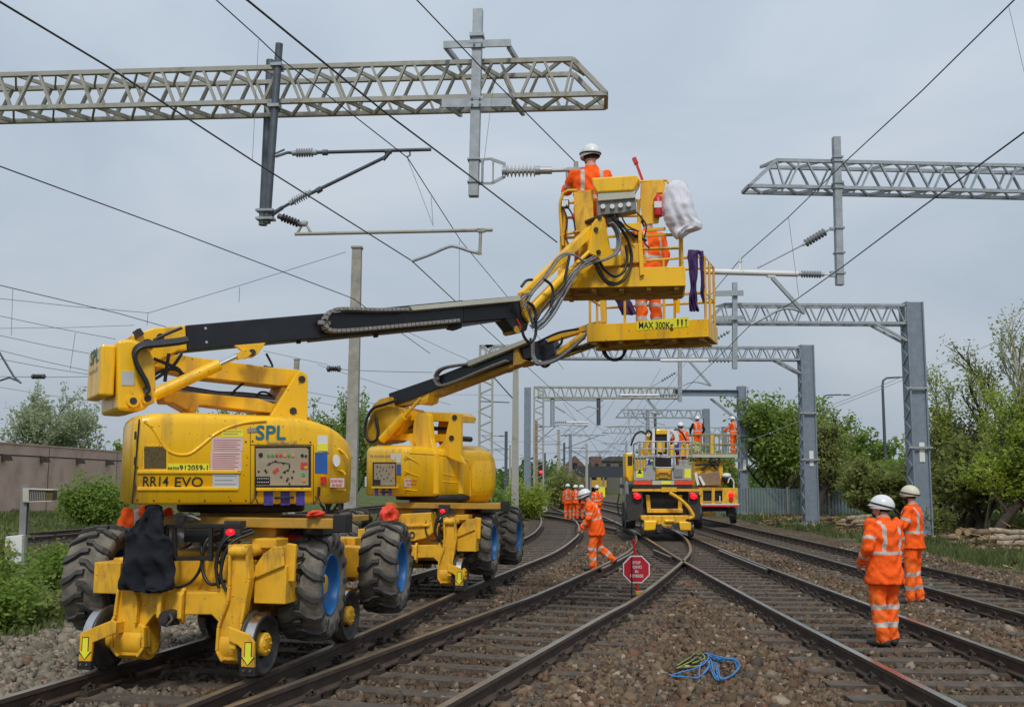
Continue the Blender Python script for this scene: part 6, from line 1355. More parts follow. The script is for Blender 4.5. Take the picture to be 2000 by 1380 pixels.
f = MB(); f.loft([[Vector((sx*(1.25 if z > 3 else 1.4), y, z)) for sx, z in ((-1, .9), (1, .9), (1, 3.0), (.55, 3.75), (-.55, 3.75), (-1, 3.0))] for y in (0, 30)], 0, False); f.build('body', mat('dark train side', (.05, .045, .05), .5), tr_)
f = MB(); f.bb(-1.3, 1.3, -.03, -.005, 1.0, 2.2); f.bb(-.35, .35, -.05, -.031, 1.0, 3.3); f.build('yellow_end', mat('train yellow', (.55, .34, .04), .5), tr_)
for x in (-.8, .8): f = MB(); f.bb(x-.4, x+.4, -.04, -.006, 2.25, 3.1); f.build('window', M_GLS, tr_)
for x in (-.75, .75): f = MB(); f.cyl((x, 2, .45), (x+.1, 2, .45), .45, n=16); f.build('wheel', M_DST, tr_)
sg = thing('signal_post', 'railway signal showing red beside the lattice columns', 'signal', (gy(1058, 940, 70).x, 70, 0)); f = MB(); f.cyl((0, 0, 0), (0, 0, 2.6), .07, n=8); f.build('post', M_GRY, sg); f = MB(); f.bb(-.2, .2, -.1, .1, 2.1, 3.1); f.build('signal_head', M_DKB, sg); f = MB(); f.ell((-.04, -.12, 2.5), (.13, .05, .13), 10); f.build('red_light', M_REDL, sg)
for i, (u, v, Y, w_, h_) in enumerate(((1175, 950, 120, .8, 1.3), (1063, 1000, 60, .35, .75), (905, 985, 60, .5, .9), (955, 985, 50, .25, .45), (1130, 985, 70, .4, .8))):
    r_ = thing('equipment_box', ['yellow trackside box before the distant train', 'small white trackside box near the leftmost distant worker', 'dark relay box with a round pale dial behind the second machine', 'small white marker box behind the second machine', 'small grey trackside box behind the walking worker'][i], 'equipment box', (gy(u, 940, Y).x, Y, 0)); f = MB(); f.bb(-w_/2, w_/2, 0, w_, .15, h_); f.bb(-w_/2-.02, w_/2+.02, -.02, w_+.02, h_, h_+.04); f.build('box_shell', [M_SIGY, M_WHT, M_GRY, M_WHT, M_GRY][i], r_); f = MB(); f.bb(-w_*.1, w_*.1, w_*.4, w_*.6, 0, .15); f.build('stub_post', M_GRY, r_)
# ---------------------------------------------------------------- people
def ridg(p, k, o=0.0):
    q = Vector(p)*k+Vector((o, o*1.7, -o)); v = noise.noise(q); w2 = noise.noise(q*2.3+Vector((5, 1, 2)))
    return (1-abs(v)*2.6)*.7+(1-abs(w2)*2.6)*.3
def evalmesh(o):
    dg = bpy.context.evaluated_depsgraph_get(); return bpy.data.meshes.new_from_object(o.evaluated_get(dg))
def person(label, loc, rz, scale=1.0, J=None, vox=.016, coat=True, helm=None, hemz=.80, suit=None, trous=None, face=None, group=None, sleeves=None, hands=True, arms_dark=False, bulk=1.0):
    j = {'pel': (0, 0, .93), 'chest': (0, .0, 1.25), 'neck': (0, -.01, 1.46), 'head': (0, .02, 1.63), 'shL': (-.195, -.01, 1.41), 'elL': (-.25, -.03, 1.14), 'wrL': (-.25, .06, .90), 'shR': (.195, -.01, 1.41), 'elR': (.25, -.03, 1.14), 'wrR': (.25, .06, .90),
         'hipL': (-.095, 0, .90), 'knL': (-.11, .02, .50), 'anL': (-.12, 0, .10), 'toL': (-.135, .17, .04), 'hipR': (.095, 0, .90), 'knR': (.11, .02, .50), 'anR': (.12, 0, .10), 'toR': (.135, .17, .04)}
    if J: j.update(J)
    j = {k: Vector(v) for k, v in j.items()}
    mb = MB(); bones = []
    def cap(a, b, ra, rb, nm, flat=1.0):
        a, b = j[a] if isinstance(a, str) else a, j[b] if isinstance(b, str) else b
        mb.tube([a, a.lerp(b, .5), b], [ra, (ra+rb)/2*1.02, rb], 14); mb.ell(a, ra, 12); mb.ell(b, rb, 12); bones.append((nm, a, b, ra, rb))
    kb = bulk
    for s_ in 'LR':
        cap('hip'+s_, 'kn'+s_, .105*kb, .082*kb, 'thigh'); cap('kn'+s_, 'an'+s_, .082*kb, .070*kb, 'calf'); a = j['an'+s_]; t = j['to'+s_]; back = (a-t); back.z = 0; back = back.normalized()*.04
        cap(a+back+Vector((0, 0, -.045)), t, .052, .045, 'boot'); cap(a+Vector((0, 0, .06)), a+Vector((0, 0, -.03)), .056, .055, 'boot')
        cap(j['sh'+s_]-Vector((0, 0, .02)), 'el'+s_, .070*kb, .060*kb, 'uarm'); cap('el'+s_, 'wr'+s_, .062*kb, .048*kb, 'farm')
        d = (j['wr'+s_]-j['el'+s_]).normalized(); cap(j['wr'+s_]+d*.02, j['wr'+s_]+d*.085, .030, .034, 'hand')
    # torso loft
    pel, che, nec = j['pel'], j['chest'], j['neck']; ax = (j['shR']-j['shL']); ax.normalize(); hipax = (j['hipR']-j['hipL']).normalized()
    rings = []; prof = []
    if coat: prof += [(-(.93-hemz), .225, .175), (-.06, .215, .165), (.02, .205, .155)]
    else: prof += [(-.04, .175, .13), (.03, .175, .13)]
    for d, rx, ry in prof: rings.append((pel+Vector((0, 0, d)), rx*kb, ry*kb, hipax))
    rings.append((pel.lerp(che, .6), .198*kb, .148*kb, ax)); rings.append((che, .215*kb, .155*kb, ax)); rings.append((che.lerp(nec, .45), .222*kb, .148*kb, ax)); rings.append((che.lerp(nec, .78), .195*kb, .12*kb, ax)); rings.append((nec, .085, .085, ax)); rings.append((nec+(j['head']-nec)*.25, .075, .075, ax))
    R_ = []
    for i, (c, rx, ry, xx) in enumerate(rings):
        up = ((rings[min(i+1, len(rings)-1)][0]-rings[max(i-1, 0)][0])).normalized(); fy = up.cross(xx).normalized(); xx2 = fy.cross(up)
        R_.append([c+xx2*(rx*math.cos(a))+fy*(ry*math.sin(a)) for a in np.linspace(0, 2*math.pi, 25)[:-1]])
    mb.loft(R_, 0, True)
    for s_ in 'LR': mb.ell(j['sh'+s_]-Vector((0, 0, .015)), .076*kb, 12)
    hd = j['head']; fw = Vector(j.get('face', Vector((0, 1, 0)))).normalized(); yaw = math.atan2(-fw.x, fw.y); pit = math.asin(max(-1, min(1, fw.z)))
    HM = Matrix.Rotation(yaw, 3, 'Z')@Matrix.Rotation(pit, 3, 'X')
    hp = lambda x, y, z: hd+HM@Vector((x, y, z))
    mb.ell(hd, (.078, .098, .112), 16, 0, HM); mb.ell(hp(0, .03, -.055), (.056, .062, .055), 12, 0, HM); mb.ell(hp(0, .100, -.015), (.015, .022, .026), 8, 0, HM); mb.tube([nec, hp(0, -.02, -.05)], .058, 12)
    for s_ in (-1, 1): mb.ell(hp(s_*.080, -.005, -.015), (.012, .02, .03), 8, 0, HM)
    mb.ell(hp(0, .094, -.062), (.025, .01, .012), 8, 0, HM)
    o = mb.build('tmp', M_ORG); rm = o.modifiers.new('r', 'REMESH'); rm.mode = 'VOXEL'; rm.voxel_size = vox; smo = o.modifiers.new('s', 'SMOOTH'); smo.factor = .5; smo.iterations = 3
    me = evalmesh(o); om = o.data; bpy.data.objects.remove(o); bpy.data.meshes.remove(om)
    # cloth folds
    nv = len(me.vertices); co = np.empty(nv*3, np.float32); me.vertices.foreach_get('co', co); co = co.reshape(-1, 3).astype(float); no = np.empty(nv*3, np.float32); me.vertices.foreach_get('normal', no); no = no.reshape(-1, 3)
    def near(P):
        best = np.full(len(P), 9.0); nm = np.zeros(len(P), int); tt = np.zeros(len(P))
        for i, (n_, a, b, ra, rb) in enumerate(bones):
            A = np.array(a); B = np.array(b); d = B-A; t = np.clip(((P-A)@d)/(d@d), 0, 1); D = np.linalg.norm(P-(A+t[:, None]*d), axis=1)-(ra+(rb-ra)*t); m_ = D < best; best[m_] = D[m_]; nm[m_] = i; tt[m_] = t[m_]
        return nm, tt, best
    ph = rng.uniform(0, 6); fold = np.sin(co[:, 2]*38+6*np.sin(co[:, 0]*9+ph)+5*np.sin(co[:, 1]*11))*.0055+np.sin(co[:, 0]*30+co[:, 2]*17+ph)*.003
    nm, tt, bd = near(co); names = np.array([b[0] for b in bones]); isb = np.isin(names[nm], ['hand', 'boot']) & (bd < .02); isb |= (np.linalg.norm(co-np.array(hd), axis=1) < .15)
    isarm = np.isin(names[nm], ['uarm', 'farm', 'calf']); fold = np.where(isarm, fold*1.5, fold); fold += np.array([(ridg((x, y, z*.8), 9.0, ph)-.4)*.011 for x, y, z in co]); fold[isb] = 0; co2 = co+no*fold[:, None]; me.vertices.foreach_set('co', co2.astype(np.float32).ravel())
    nf = len(me.polygons); ce = np.empty(nf*3, np.float32); me.polygons.foreach_get('center', ce); ce = ce.reshape(-1, 3).astype(float); nm, tt, bd = near(ce); k = names[nm]
    mi = np.zeros(nf, int)    # 0 suit 1 tape 2 trousers 3 skin 4 boot 5 dark 6 hair
    P_ = np.array(pel); N_ = np.array(nec); d = N_-P_; s_ = ((ce-P_)@d)/(d@d); axn = np.array(ax); lat = (ce-P_)@axn
    tors = (bd > -.2)
    onleg = np.isin(k, ['thigh', 'calf']); dl = bd
    # torso distance
    c_ = P_+np.clip(s_, -.35, 1)[:, None]*d; dt = np.linalg.norm(ce-c_, axis=1)-.20*kb
    torso = (dt < bd) | ((s_ > .05) & (np.abs(lat) < .17) & (s_ < 1.1) & (dt < .03)) | (onleg & (ce[:, 2] > (hemz if coat else .92)))
    mi[onleg & ~torso] = 2
    if coat: mi[onleg & (ce[:, 2] > hemz)] = 0
    mi[torso & (s_ > .25) & (s_ < .325)] = 1; mi[torso & (s_ > .32) & (s_ < .98) & (np.abs(np.abs(lat)-.115) < .021)] = 1
    arm = ~torso
    mi[arm & (k == 'uarm') & (np.abs(tt-.62) < .085)] = 1; mi[arm & (k == 'farm') & (np.abs(tt-.62) < .10)] = 1
    mi[~torso & (k == 'calf') & (np.abs(tt-.62) < .07)] = 1; mi[~torso & (k == 'calf') & (np.abs(tt-.12) < .07)] = 1
    if arms_dark: mi[arm & np.isin(k, ['uarm', 'farm'])] = 5
    mi[~torso & (k == 'hand')] = 3; mi[~torso & (k == 'boot')] = 4
    lh = (ce-np.array(hd))@np.array(HM); hdm = (np.linalg.norm(lh/np.array([.10, .125, .14]), axis=1) < 1.05) & (s_ > .95); mi[hdm | ((s_ > 1.06) & (dt < .2) & (np.abs(lat) < .1))] = 3
    mi[hdm & (lh[:, 1] < .02) & (lh[:, 2] > -.05)] = 6
    if face == 'beard': mi[hdm & (lh[:, 1] > .015) & (lh[:, 2] < -.035)] = 6
    me.materials.clear()
    for m_ in (suit or M_ORG, M_REFL, trous or M_ORG2, M_SKIN, M_BOOT, M_NAVY, M_HAIR): me.materials.append(m_)
    me.polygons.foreach_set('material_index', mi.astype(np.int32)); me.polygons.foreach_set('use_smooth', np.ones(nf, bool))
    # fingers joined to the body mesh
    if hands:
        fb = MB()
        for s_, sg_ in (('L', -1), ('R', 1)):
            wv = j['wr'+s_]; dd = (wv-j['el'+s_]).normalized(); sd, up_ = frame_of(dd, (0, 1, 0) if abs(dd.y) < .8 else (0, 0, 1)); pal = wv+dd*.10
            inn = Vector((-sg_, 0, 0)); inn = (inn-dd*inn.dot(dd)).normalized(); fwd_ = dd.cross(inn)
            for q in range(4):
                o_ = pal+fwd_*((q-1.5)*.019); L_ = (.062, .072, .068, .052)[q]
                fb.tube([o_-dd*.02, o_+dd*L_*.5+inn*.004, o_+dd*L_*.82+inn*.022, o_+dd*L_*.85+inn*.045], [.0095, .009, .0085, .007], 6)
            o_ = wv+dd*.05-fwd_*.028; fb.tube([o_, o_+dd*.025-fwd_*.022+inn*.01, o_+dd*.05-fwd_*.022+inn*.022], [.012, .0105, .008], 6)
        import bmesh
        bm_ = bmesh.new(); bm_.from_mesh(me); vv = [bm_.verts.new(v) for v in fb.v]
        for f_ in fb.f:
            try: ff = bm_.faces.new([vv[i] for i in f_]); ff.material_index = 3; ff.smooth = True
            except Exception: pass
        bm_.to_mesh(me); bm_.free()
    me.name = 'person'
    M_ = Matrix.Translation(Vector(loc))@Matrix.Rotation(deg(rz), 4, 'Z')@Matrix.Scale(scale, 4)
    root = thing('person', label, 'person', M_, group)
    b_ = bpy.data.objects.new('body', me); C.objects.link(b_); b_.parent = root
    # helmet
    hm = helm or M_HELW; f = MB(); HMh = HM; c = hp(0, -.008, .035)
    c = c-HM@Vector((0, 0, .012)); f.ell(c, (.116, .143, .132), 24, 0, HMh, -.30); f.ell(c+HM@Vector((0, .075, -.004)), (.088, .092, .016), 18, 0, HMh); f.beam(c+HM@Vector((0, -.09, .09)), c+HM@Vector((0, .10, .085)), .03, .02, tuple(HM@Vector((0, 0, 1)))); h_ = f.build('helmet', hm, root)
    f = MB(); f.tube([c+HM@Vector((.117*math.cos(a), .144*math.sin(a), .006+.03*math.sin(a))) for a in np.linspace(0, 2*math.pi, 25)], .010, 6, 0, False)
    for s_ in (-1, 1): f.tube([hp(s_*.085, 0, .02), hp(s_*.084, .015, -.04), hp(s_*.03, .03, -.115)], .005, 5)
    f.build('helmet_strap', M_DKB, h_)
    if face:
        for s_ in (-1, 1): f = MB(); f.ell(hp(s_*.032, .088, .012), (.013, .01, .009), 8, 0, HM); f.build('eye', M_WHT if face != 'glasses' else M_GLS, root)
        f = MB()
        for s_ in (-1, 1): f.tube([hp(s_*.032+.024*math.cos(a), .103, .010+.018*math.sin(a)) for a in np.linspace(0, 6.283, 12)], .004, 5); f.tube([hp(s_*.056, .10, .012), hp(s_*.088, .0, .008)], .004, 5)
        f.build('spectacles', M_DKB, root)
    return root
GRP = 'railway workers in orange'
p1 = gz(1733, 1258, .0)
person('worker in white helmet standing nearest at the right, hand in his coat pocket', (p1.x, p1.y, -.02), 24, 1.0, {'elL': (-.285, -.06, 1.15), 'wrL': (-.25, .10, .97), 'elR': (.255, .01, 1.14), 'wrR': (.20, .15, .98), 'head': (0, .01, 1.60), 'face': (-.75, .65, .05), 'knL': (-.10, .02, .5), 'anL': (-.09, -.03, .10), 'toL': (-.13, .13, .04), 'anR': (.10, .03, .10), 'knR': (.10, .03, .5), 'toR': (.10, .20, .04)}, .012, True, M_HELW, .72, None, None, None, GRP, bulk=1.10)
p2 = gz(1788, 1176, .0)
person('bearded worker in cream helmet behind the white helmeted man, hands at his belt', (p2.x, p2.y, -.03), 52, 1.05, {'elL': (-.30, .03, 1.17), 'wrL': (-.09, .19, 1.12), 'elR': (.27, .06, 1.16), 'wrR': (.05, .20, 1.10), 'face': (0, 1, -.02), 'anL': (-.10, .04, .10), 'toL': (-.12, .21, .04), 'anR': (.10, -.04, .10), 'toR': (.13, .12, .04)}, .014, True, M_HELC, .84, None, None, 'beard', GRP)
pw = gz(1165, 1116, .0)
person('worker in white helmet striding over the rail beside the stop sign, head bowed', (pw.x, pw.y, .02), 80, 1.0, {'pel': (0, 0, .92), 'chest': (0, .07, 1.21), 'neck': (0, .14, 1.40), 'head': (0, .24, 1.545), 'face': (.05, .85, -.45), 'shL': (-.19, .12, 1.35), 'shR': (.19, .11, 1.35), 'elL': (-.25, .13, 1.09), 'wrL': (-.22, .28, .90), 'elR': (.25, .08, 1.08), 'wrR': (.20, .24, .90),
  'hipL': (-.09, -.02, .88), 'knL': (-.10, .08, .50), 'anL': (-.10, .06, .10), 'toL': (-.11, .23, .05), 'hipR': (.09, -.02, .88), 'knR': (.10, -.04, .48), 'anR': (.10, -.34, .25), 'toR': (.11, -.27, .11)}, .014, True, M_HELW, .74, None, None, 'glasses', GRP, bulk=1.05)
for lb, u, Y, rz, sc_, kk, hl in (('leftmost of the distant workers standing on the curving track', 1109, 50, 20, 1.0, {}, None), ('distant worker in the middle of the group of three on the track', 1124, 52, -40, .97, {'elL': (-.2, .15, 1.15), 'wrL': (0, .28, 1.1)}, None), ('distant worker in dark jacket at the right of the group of three', 1136, 51, 70, .97, {'knL': (-.1, .2, .5), 'anL': (-.1, .2, .1), 'toL': (-.1, .36, .04)}, 'dark'), ('distant worker half hidden behind the striding man', 1166, 47, 15, .97, {}, None)):
    pos = gy(u, 940, Y); person(lb, (pos.x, Y, 0), rz, sc_, kk, .026, True, M_HELW, .82, M_NAVY if hl == 'dark' and False else None, None, None, GRP, hands=False, arms_dark=bool(hl))
# man in the upper basket
person('worker in white helmet working in the upper yellow basket', B1.M@Vector((-.40, .02, .03)), 8, 1.07, {'shL': (-.20, .02, 1.40), 'elL': (-.26, .18, 1.22), 'wrL': (-.22, .42, 1.35), 'shR': (.20, 0, 1.40), 'elR': (.28, .1, 1.18), 'wrR': (.22, .32, 1.25), 'face': (-.35, .9, -.1)}, .015, True, M_HELW, .84, None, None, None, GRP)
f = MB(); M_ = B1.M@Matrix.Translation((-.42, .02, 0))
person('worker standing in the lower yellow basket, head hidden by the white sack', B2.M@Vector((-.06, .05, .04)), 25, 1.09, {}, .018, True, M_HELW, .86, None, None, None, GRP)
person('worker behind the rack of the front machine, only an orange shoulder and arm showing', (F1.M@Vector((-1.14, 1.20, .10))), 25, 1.0, {'elL': (-.27, .02, 1.12), 'wrL': (-.22, .1, .9)}, .016, True, M_HELW, .80, None, None, None, GRP)
# ---------------------------------------------------------------- cloth things
def ridg(p, k, o=0.0):
    q = Vector(p)*k+Vector((o, o*1.7, -o)); v = noise.noise(q); w2 = noise.noise(q*2.3+Vector((5, 1, 2)))
    return (1-abs(v)*2.6)*.7+(1-abs(w2)*2.6)*.3
def cloth(S, rows, off, depth, name, m_, root=None, P=None, nc=22, nr=6, amp=.02, freq=5, label=None, cat=None, group=None, seed=1):
    """closed soft shape from pixel rows (v, uleft, uright)"""
    rd = random.Random(seed); V = [r[0] for r in rows]; rr_ = []
    for i in range(len(rows)-1):
        for k in range(nr): t = k/nr; t2 = t*t*(3-2*t); rr_.append(tuple(rows[i][c]+(rows[i+1][c]-rows[i][c])*(t if c == 0 else t2) for c in range(3)))
    rr_.append(rows[-1]); rings = []
    p1_, p2_ = rd.uniform(0, 6), rd.uniform(0, 6)
    for i, (v, a, b) in enumerate(rr_):
        ring = []; q = i/(len(rr_)-1); e = math.sqrt(max(.02, math.sin(math.pi*min(.96, max(.04, q*.9+.05)))))
        for sd_ in (-1, 1):
            for c in range(nc):
                t = c/(nc-1) if sd_ < 0 else 1-c/(nc-1)
                p = S.hit(a+(b-a)*t, v, off); w_ = math.sqrt(max(0, 1-(2*t-1)**2)); fd = math.sin(t*freq*6.28+p1_+3*math.sin(q*4+p2_))*amp*q+math.sin(q*14+t*5+p2_)*amp*.5
                ring.append(p+Vector((0, (depth*.5*w_*e+fd*(1 if w_ > .1 else 0))*(1 if sd_ > 0 else -1) if sd_ > 0 else -(depth*.5*w_*e)+fd, 0)))
        rings.append([p+Vector((0, -(ridg((p.x, p.y*.5, p.z*.55), 7.0, seed*3.1)-.35)*amp*1.3, 0)) for p in ring])
    own = root is None
    if own: r = thing(name, label, cat, S.M, group); PP = S
    else: r, PP = root, P
    f = Part(S, PP); f.loft(rings, 0, True)
    if own:
        bpy.data.objects.remove(r); f.v = [tuple(v) for v in f.v]; o = f.build(name, m_); o.matrix_world = S.M; return tag(o, label, cat, group)
    return f.put(name, m_, r)
cloth(F1, [(984, 296, 308), (989, 284, 314), (996, 287, 313), (1006, 284, 316), (1020, 268, 320), (1040, 252, 322), (1052, 247, 334), (1066, 244, 337), (1090, 242, 334), (1115, 237, 340), (1138, 233, 342), (1150, 236, 338), (1153, 262, 330), (1157, 290, 312)], -.22, .17, 'hanging_coat', M_NAVY, label='dark navy coat hanging on the front rack of the nearest machine', cat='coat', amp=.03, freq=3, seed=4)
sk = cloth(B1, [(355, 1308, 1338), (368, 1300, 1345), (385, 1294, 1350), (405, 1291, 1356), (425, 1296, 1362), (438, 1300, 1372), (446, 1306, 1371), (456, 1312, 1345), (466, 1318, 1334)], -.44, .30, 'white_sack', M_BAG, label='crumpled white plastic sack hung on the corner of the upper basket', cat='sack', amp=.022, freq=3.5, seed=9)
cloth(F2, [(984, 758, 768), (990, 748, 774), (1000, 742, 779), (1012, 741, 779), (1020, 746, 774), (1025, 755, 768)], -.10, .28, 'orange_bag', M_OBAG, label='crumpled orange bag hanging on the left corner of the further machine', cat='bag', amp=.04, freq=2, seed=3)
cloth(F1, [(996, 612, 628), (1000, 605, 634), (1005, 602, 634), (1009, 600, 628)], .25, .22, 'orange_bundle', M_OBAG, label='folded orange bundle on the deck above the right tyre of the nearest machine', cat='bundle', amp=.03, freq=2, seed=6)
cloth(B2, [(488, 1344, 1366), (500, 1343, 1362), (530, 1346, 1363), (560, 1348, 1360), (590, 1345, 1362), (608, 1347, 1366)], -.46, .10, 'webbing_sling', M_STRAP, label='purple webbing slings draped over the right corner of the lower basket', cat='sling', group='purple slings on the lower basket', amp=.03, freq=3, seed=2)
cloth(B2, [(570, 1194, 1222), (580, 1198, 1228), (595, 1206, 1236), (615, 1214, 1244)], -.05, .08, 'webbing_sling', M_STRAP, label='purple webbing sling lying at the left end inside the lower basket', cat='sling', group='purple slings on the lower basket', amp=.02, freq=2, seed=5)
tb_ = thing('tool_bar', 'dark red long handled tool leaning out of the upper basket', 'tool', B1.M); f = Part(B1, B1); f.beam(B1.hit(1240, 312, -.2), B1.hit(1262, 372, -.2), .055, .03); f.put('handle', M_RED, tb_); f = Part(B1, B1); f.beam(B1.hit(1238, 309, -.2), B1.hit(1243, 320, -.2), .075, .05); f.put('tool_head', M_RED, tb_)
cloth(B2, [(490, 1364, 1374), (510, 1366, 1376), (545, 1369, 1376), (575, 1368, 1378), (590, 1372, 1377)], -.40, .06, 'webbing_sling', M_STRAP, label='narrow dark purple sling hanging beside the wider one on the lower basket', cat='sling', group='purple slings on the lower basket', amp=.02, freq=2, seed=8)
# ---------------------------------------------------------------- stop sign, rope
ss = thing('stop_sign', 'red octagonal stop sign on a red pole clamped to the rail', 'sign', gz(1240, 1163, .05)); SS = Frame(gz(1240, 1163, .05), deg(-2))
f = Part(SS, SS); c = SS.hit(1243, 1111, 0); r_ = .235
f.prism([c+Vector((r_*math.cos(a), 0, r_*math.sin(a))) for a in [math.pi/8+i*math.pi/4 for i in range(8)]], (0, .012, 0), 1); r_ = .215; f.prism([c+Vector((r_*math.cos(a), -.003, r_*math.sin(a))) for a in [math.pi/8+i*math.pi/4 for i in range(8)]], (0, .0025, 0), 0); pl_ = f.put('sign_plate', [M_SGR, M_SGW], ss)
for tx, dz, w_, b_ in (('STOP', .105, .13, .02), ('POINTS', .035, .17, .02), ('IN', -.035, .05, .02), ('REVERSE', -.105, .21, .02)):
    f = Part(SS, SS); f.text(tx, c+Vector((-w_/2, -.006, dz-.022)), (1, 0, 0), (0, 0, 1), .047, bold=b_, w=w_, depth=.002); f.put('sign_lettering', M_LETW, pl_)
f = Part(SS, SS); a, b = SS.hit(1238, 1053, .03), SS.hit(1246, 1160, .03); f.cyl(a, b, .022, n=12); f.cyl(a, a+Vector((0, 0, -.05)), .034, n=12); f.cyl(SS.hit(1240, 1078, .03), SS.hit(1240, 1084, .03), .03, n=10); f.put('pole', M_RED, ss)
f = Part(SS, SS); f.cyl(SS.hit(1234, 1088, -.02), SS.hit(1234, 1168, -.02), .010, n=6); f.put('black_rod', M_DKB, ss)
f = Part(SS, SS); q = SS.hit(1250, 1156, 0); f.bb(q.x-.07, q.x+.08, -.04, .05, q.z-.03, q.z+.02); f.bb(q.x+.06, q.x+.085, -.05, .06, q.z-.10, q.z+.03); f.put('rail_clamp', mat('clamp yellow', (.62, .42, .03), .5), ss)
rp_ = gz(1375, 1296, .0); rng2 = random.Random(11)
RF = Frame(rp_, 0); rt = thing('rope_coil', 'loose tangle of blue and lime rope lying on the stones', 'rope', RF.M)
def gp2(u, v, z): p = gz(u, v, z); return RF.I@p
bl = [(1308, 1318), (1330, 1312), (1358, 1304), (1378, 1293), (1384, 1280), (1376, 1274), (1388, 1280), (1408, 1285), (1428, 1288), (1437, 1295), (1440, 1305), (1432, 1316), (1420, 1323), (1402, 1327), (1392, 1315), (1388, 1298), (1396, 1296), (1400, 1310), (1405, 1326), (1418, 1324), (1436, 1312), (1441, 1298), (1430, 1286), (1412, 1290), (1396, 1286), (1380, 1276), (1390, 1292), (1384, 1304), (1368, 1320), (1366, 1308), (1372, 1292), (1386, 1290), (1380, 1306), (1364, 1322), (1340, 1321), (1312, 1319), (1308, 1316)]
f = MB(); f.tube(sm([gp2(u, v, .02+.03*rng2.random()) for u, v in bl], 5), .0075, 6); f.build('blue_rope', M_ROPE, rt)
f = MB(); f.tube(sm([gp2(1405, 1285, .03), gp2(1415, 1286, .12), gp2(1424, 1286, .19), gp2(1431, 1287, .13), gp2(1431, 1288, .04), gp2(1436, 1296, .03)], 6), .0075, 6); f.tube(sm([gp2(u+3, v-2, .03+.03*rng2.random()) for u, v in bl[6:26]], 5), .0075, 6); f.build('blue_rope', M_ROPE, rt)
yl = [(1324, 1298), (1336, 1290), (1350, 1282), (1358, 1275), (1366, 1278), (1372, 1276), (1376, 1284), (1364, 1290), (1352, 1294), (1366, 1292), (1374, 1296), (1360, 1300), (1344, 1302), (1330, 1302), (1322, 1304), (1334, 1298), (1350, 1290), (1362, 1282), (1370, 1288)]
f = MB(); f.tube(sm([gp2(u, v, .02+.04*rng2.random()) for u, v in yl], 5), .007, 6); f.build('lime_rope', M_ROPY, rt)
f = MB(); f.tube(sm([gp2(u-2, v+3, .02+.03*rng2.random()) for u, v in yl[::-1]], 5), .007, 6); f.build('black_rope', M_DKB, rt)
# ---------------------------------------------------------------- lorries
T1 = Frame((4.95, 33.0, 0), deg(-1.5)); tk = thing('rail_lorry', 'grey decked lorry on rails with two red tail lamps, nearer of the two', 'lorry', T1.M, 'lorries with work baskets')
def q1(px, off, th, name, mt, m=0, bev=0, T=None, root=None):
    T = T or T1; f = Part(T, T); f.prism(lf(T, px, off), (0, th, 0)); return f.put(name, mt, root or tk, bevel=bev)
def rail_grid(T, root, u0, u1, v0, v1, off, nu, nv, mt, r=.022, name='guard_rail', depth=0):
    f = Part(T, T)
    for i in range(nv+1): a, b = lf(T, [(u0, v0+(v1-v0)*i/nv), (u1, v0+(v1-v0)*i/nv)], off); f.cyl(a, b, r, n=6); depth and f.cyl(a+Vector((0, depth, 0)), b+Vector((0, depth, 0)), r, n=6)
    for i in range(nu+1):
        a, b = lf(T, [(u0+(u1-u0)*i/nu, v0), (u0+(u1-u0)*i/nu, v1)], off); f.cyl(a, b, r, n=6); depth and f.cyl(a+Vector((0, depth, 0)), b+Vector((0, depth, 0)), r, n=6)
    if depth:
        for u in (u0, u1): p = T.hit(u, v0, off); f.cyl(p, p+Vector((0, depth, 0)), r, n=6)
    return f.put(name, mt, root)
f = Part(T1, T1); a = T1.hit(1236, 945, 0); b = T1.hit(1352, 955, 0); f.bb(a.x, b.x, .0, 5.5, b.z, a.z); f.bb(-.85, .75, .3, 5.5, .75, b.z); f.put('lorry_deck', M_BLKM, tk, bevel=.02)
q1(rect(1238, 908, 1280, 937), 0, .05, 'rear_panel', M_ALU); q1(rect(1312, 908, 1351, 937), 0, .05, 'rear_panel', M_ALU)
q1(rect(1281, 915, 1311, 936), .15, .6, 'yellow_housing', M_YELD, bev=.03); q1([(1281, 893), (1311, 893), (1311, 914), (1281, 914)], .5, .5, 'dark_recess', M_BLKM)
rail_grid(T1, tk, 1250, 1350, 862, 890, .0, 9, 2, M_ALU, .022, depth=2.2)
f = Part(T1, T1); f.tube(sm(lf(T1, [(1278, 892), (1278, 910), (1282, 913), (1312, 913), (1316, 910), (1316, 890)], -.06), 3), .03, 6); f.put('access_hoop', M_ALU, tk)
q1(rect(1238, 938, 1273, 946), -.02, .04, 'red_marker_board', mat('marker red', (.75, .07, .03), .4)); q1(rect(1318, 938, 1353, 946), -.02, .04, 'red_marker_board', mat('marker red', (.75, .07, .03), .4)); q1(rect(1274, 938, 1317, 946), -.02, .04, 'pale_marker_board', M_TRAY); q1(rect(1292, 939, 1310, 945), -.03, .008, 'yellow_marker', M_SIGY)
q1(rect(1243, 913, 1256, 932), -.01, .008, 'yellow_warning_sign', M_SIGY); q1(rect(1337, 915, 1349, 933), -.01, .008, 'yellow_warning_sign', M_SIGY); q1([(1249.5, 916), (1254, 924), (1245, 924)], -.018, .006, 'warning_triangle', M_LET)
q1(rect(1235, 954, 1370, 959), -.15, .1, 'bumper_bar', M_YELD); q1(rect(1292, 951, 1322, 960), -.2, .04, 'number_board', M_YELD)
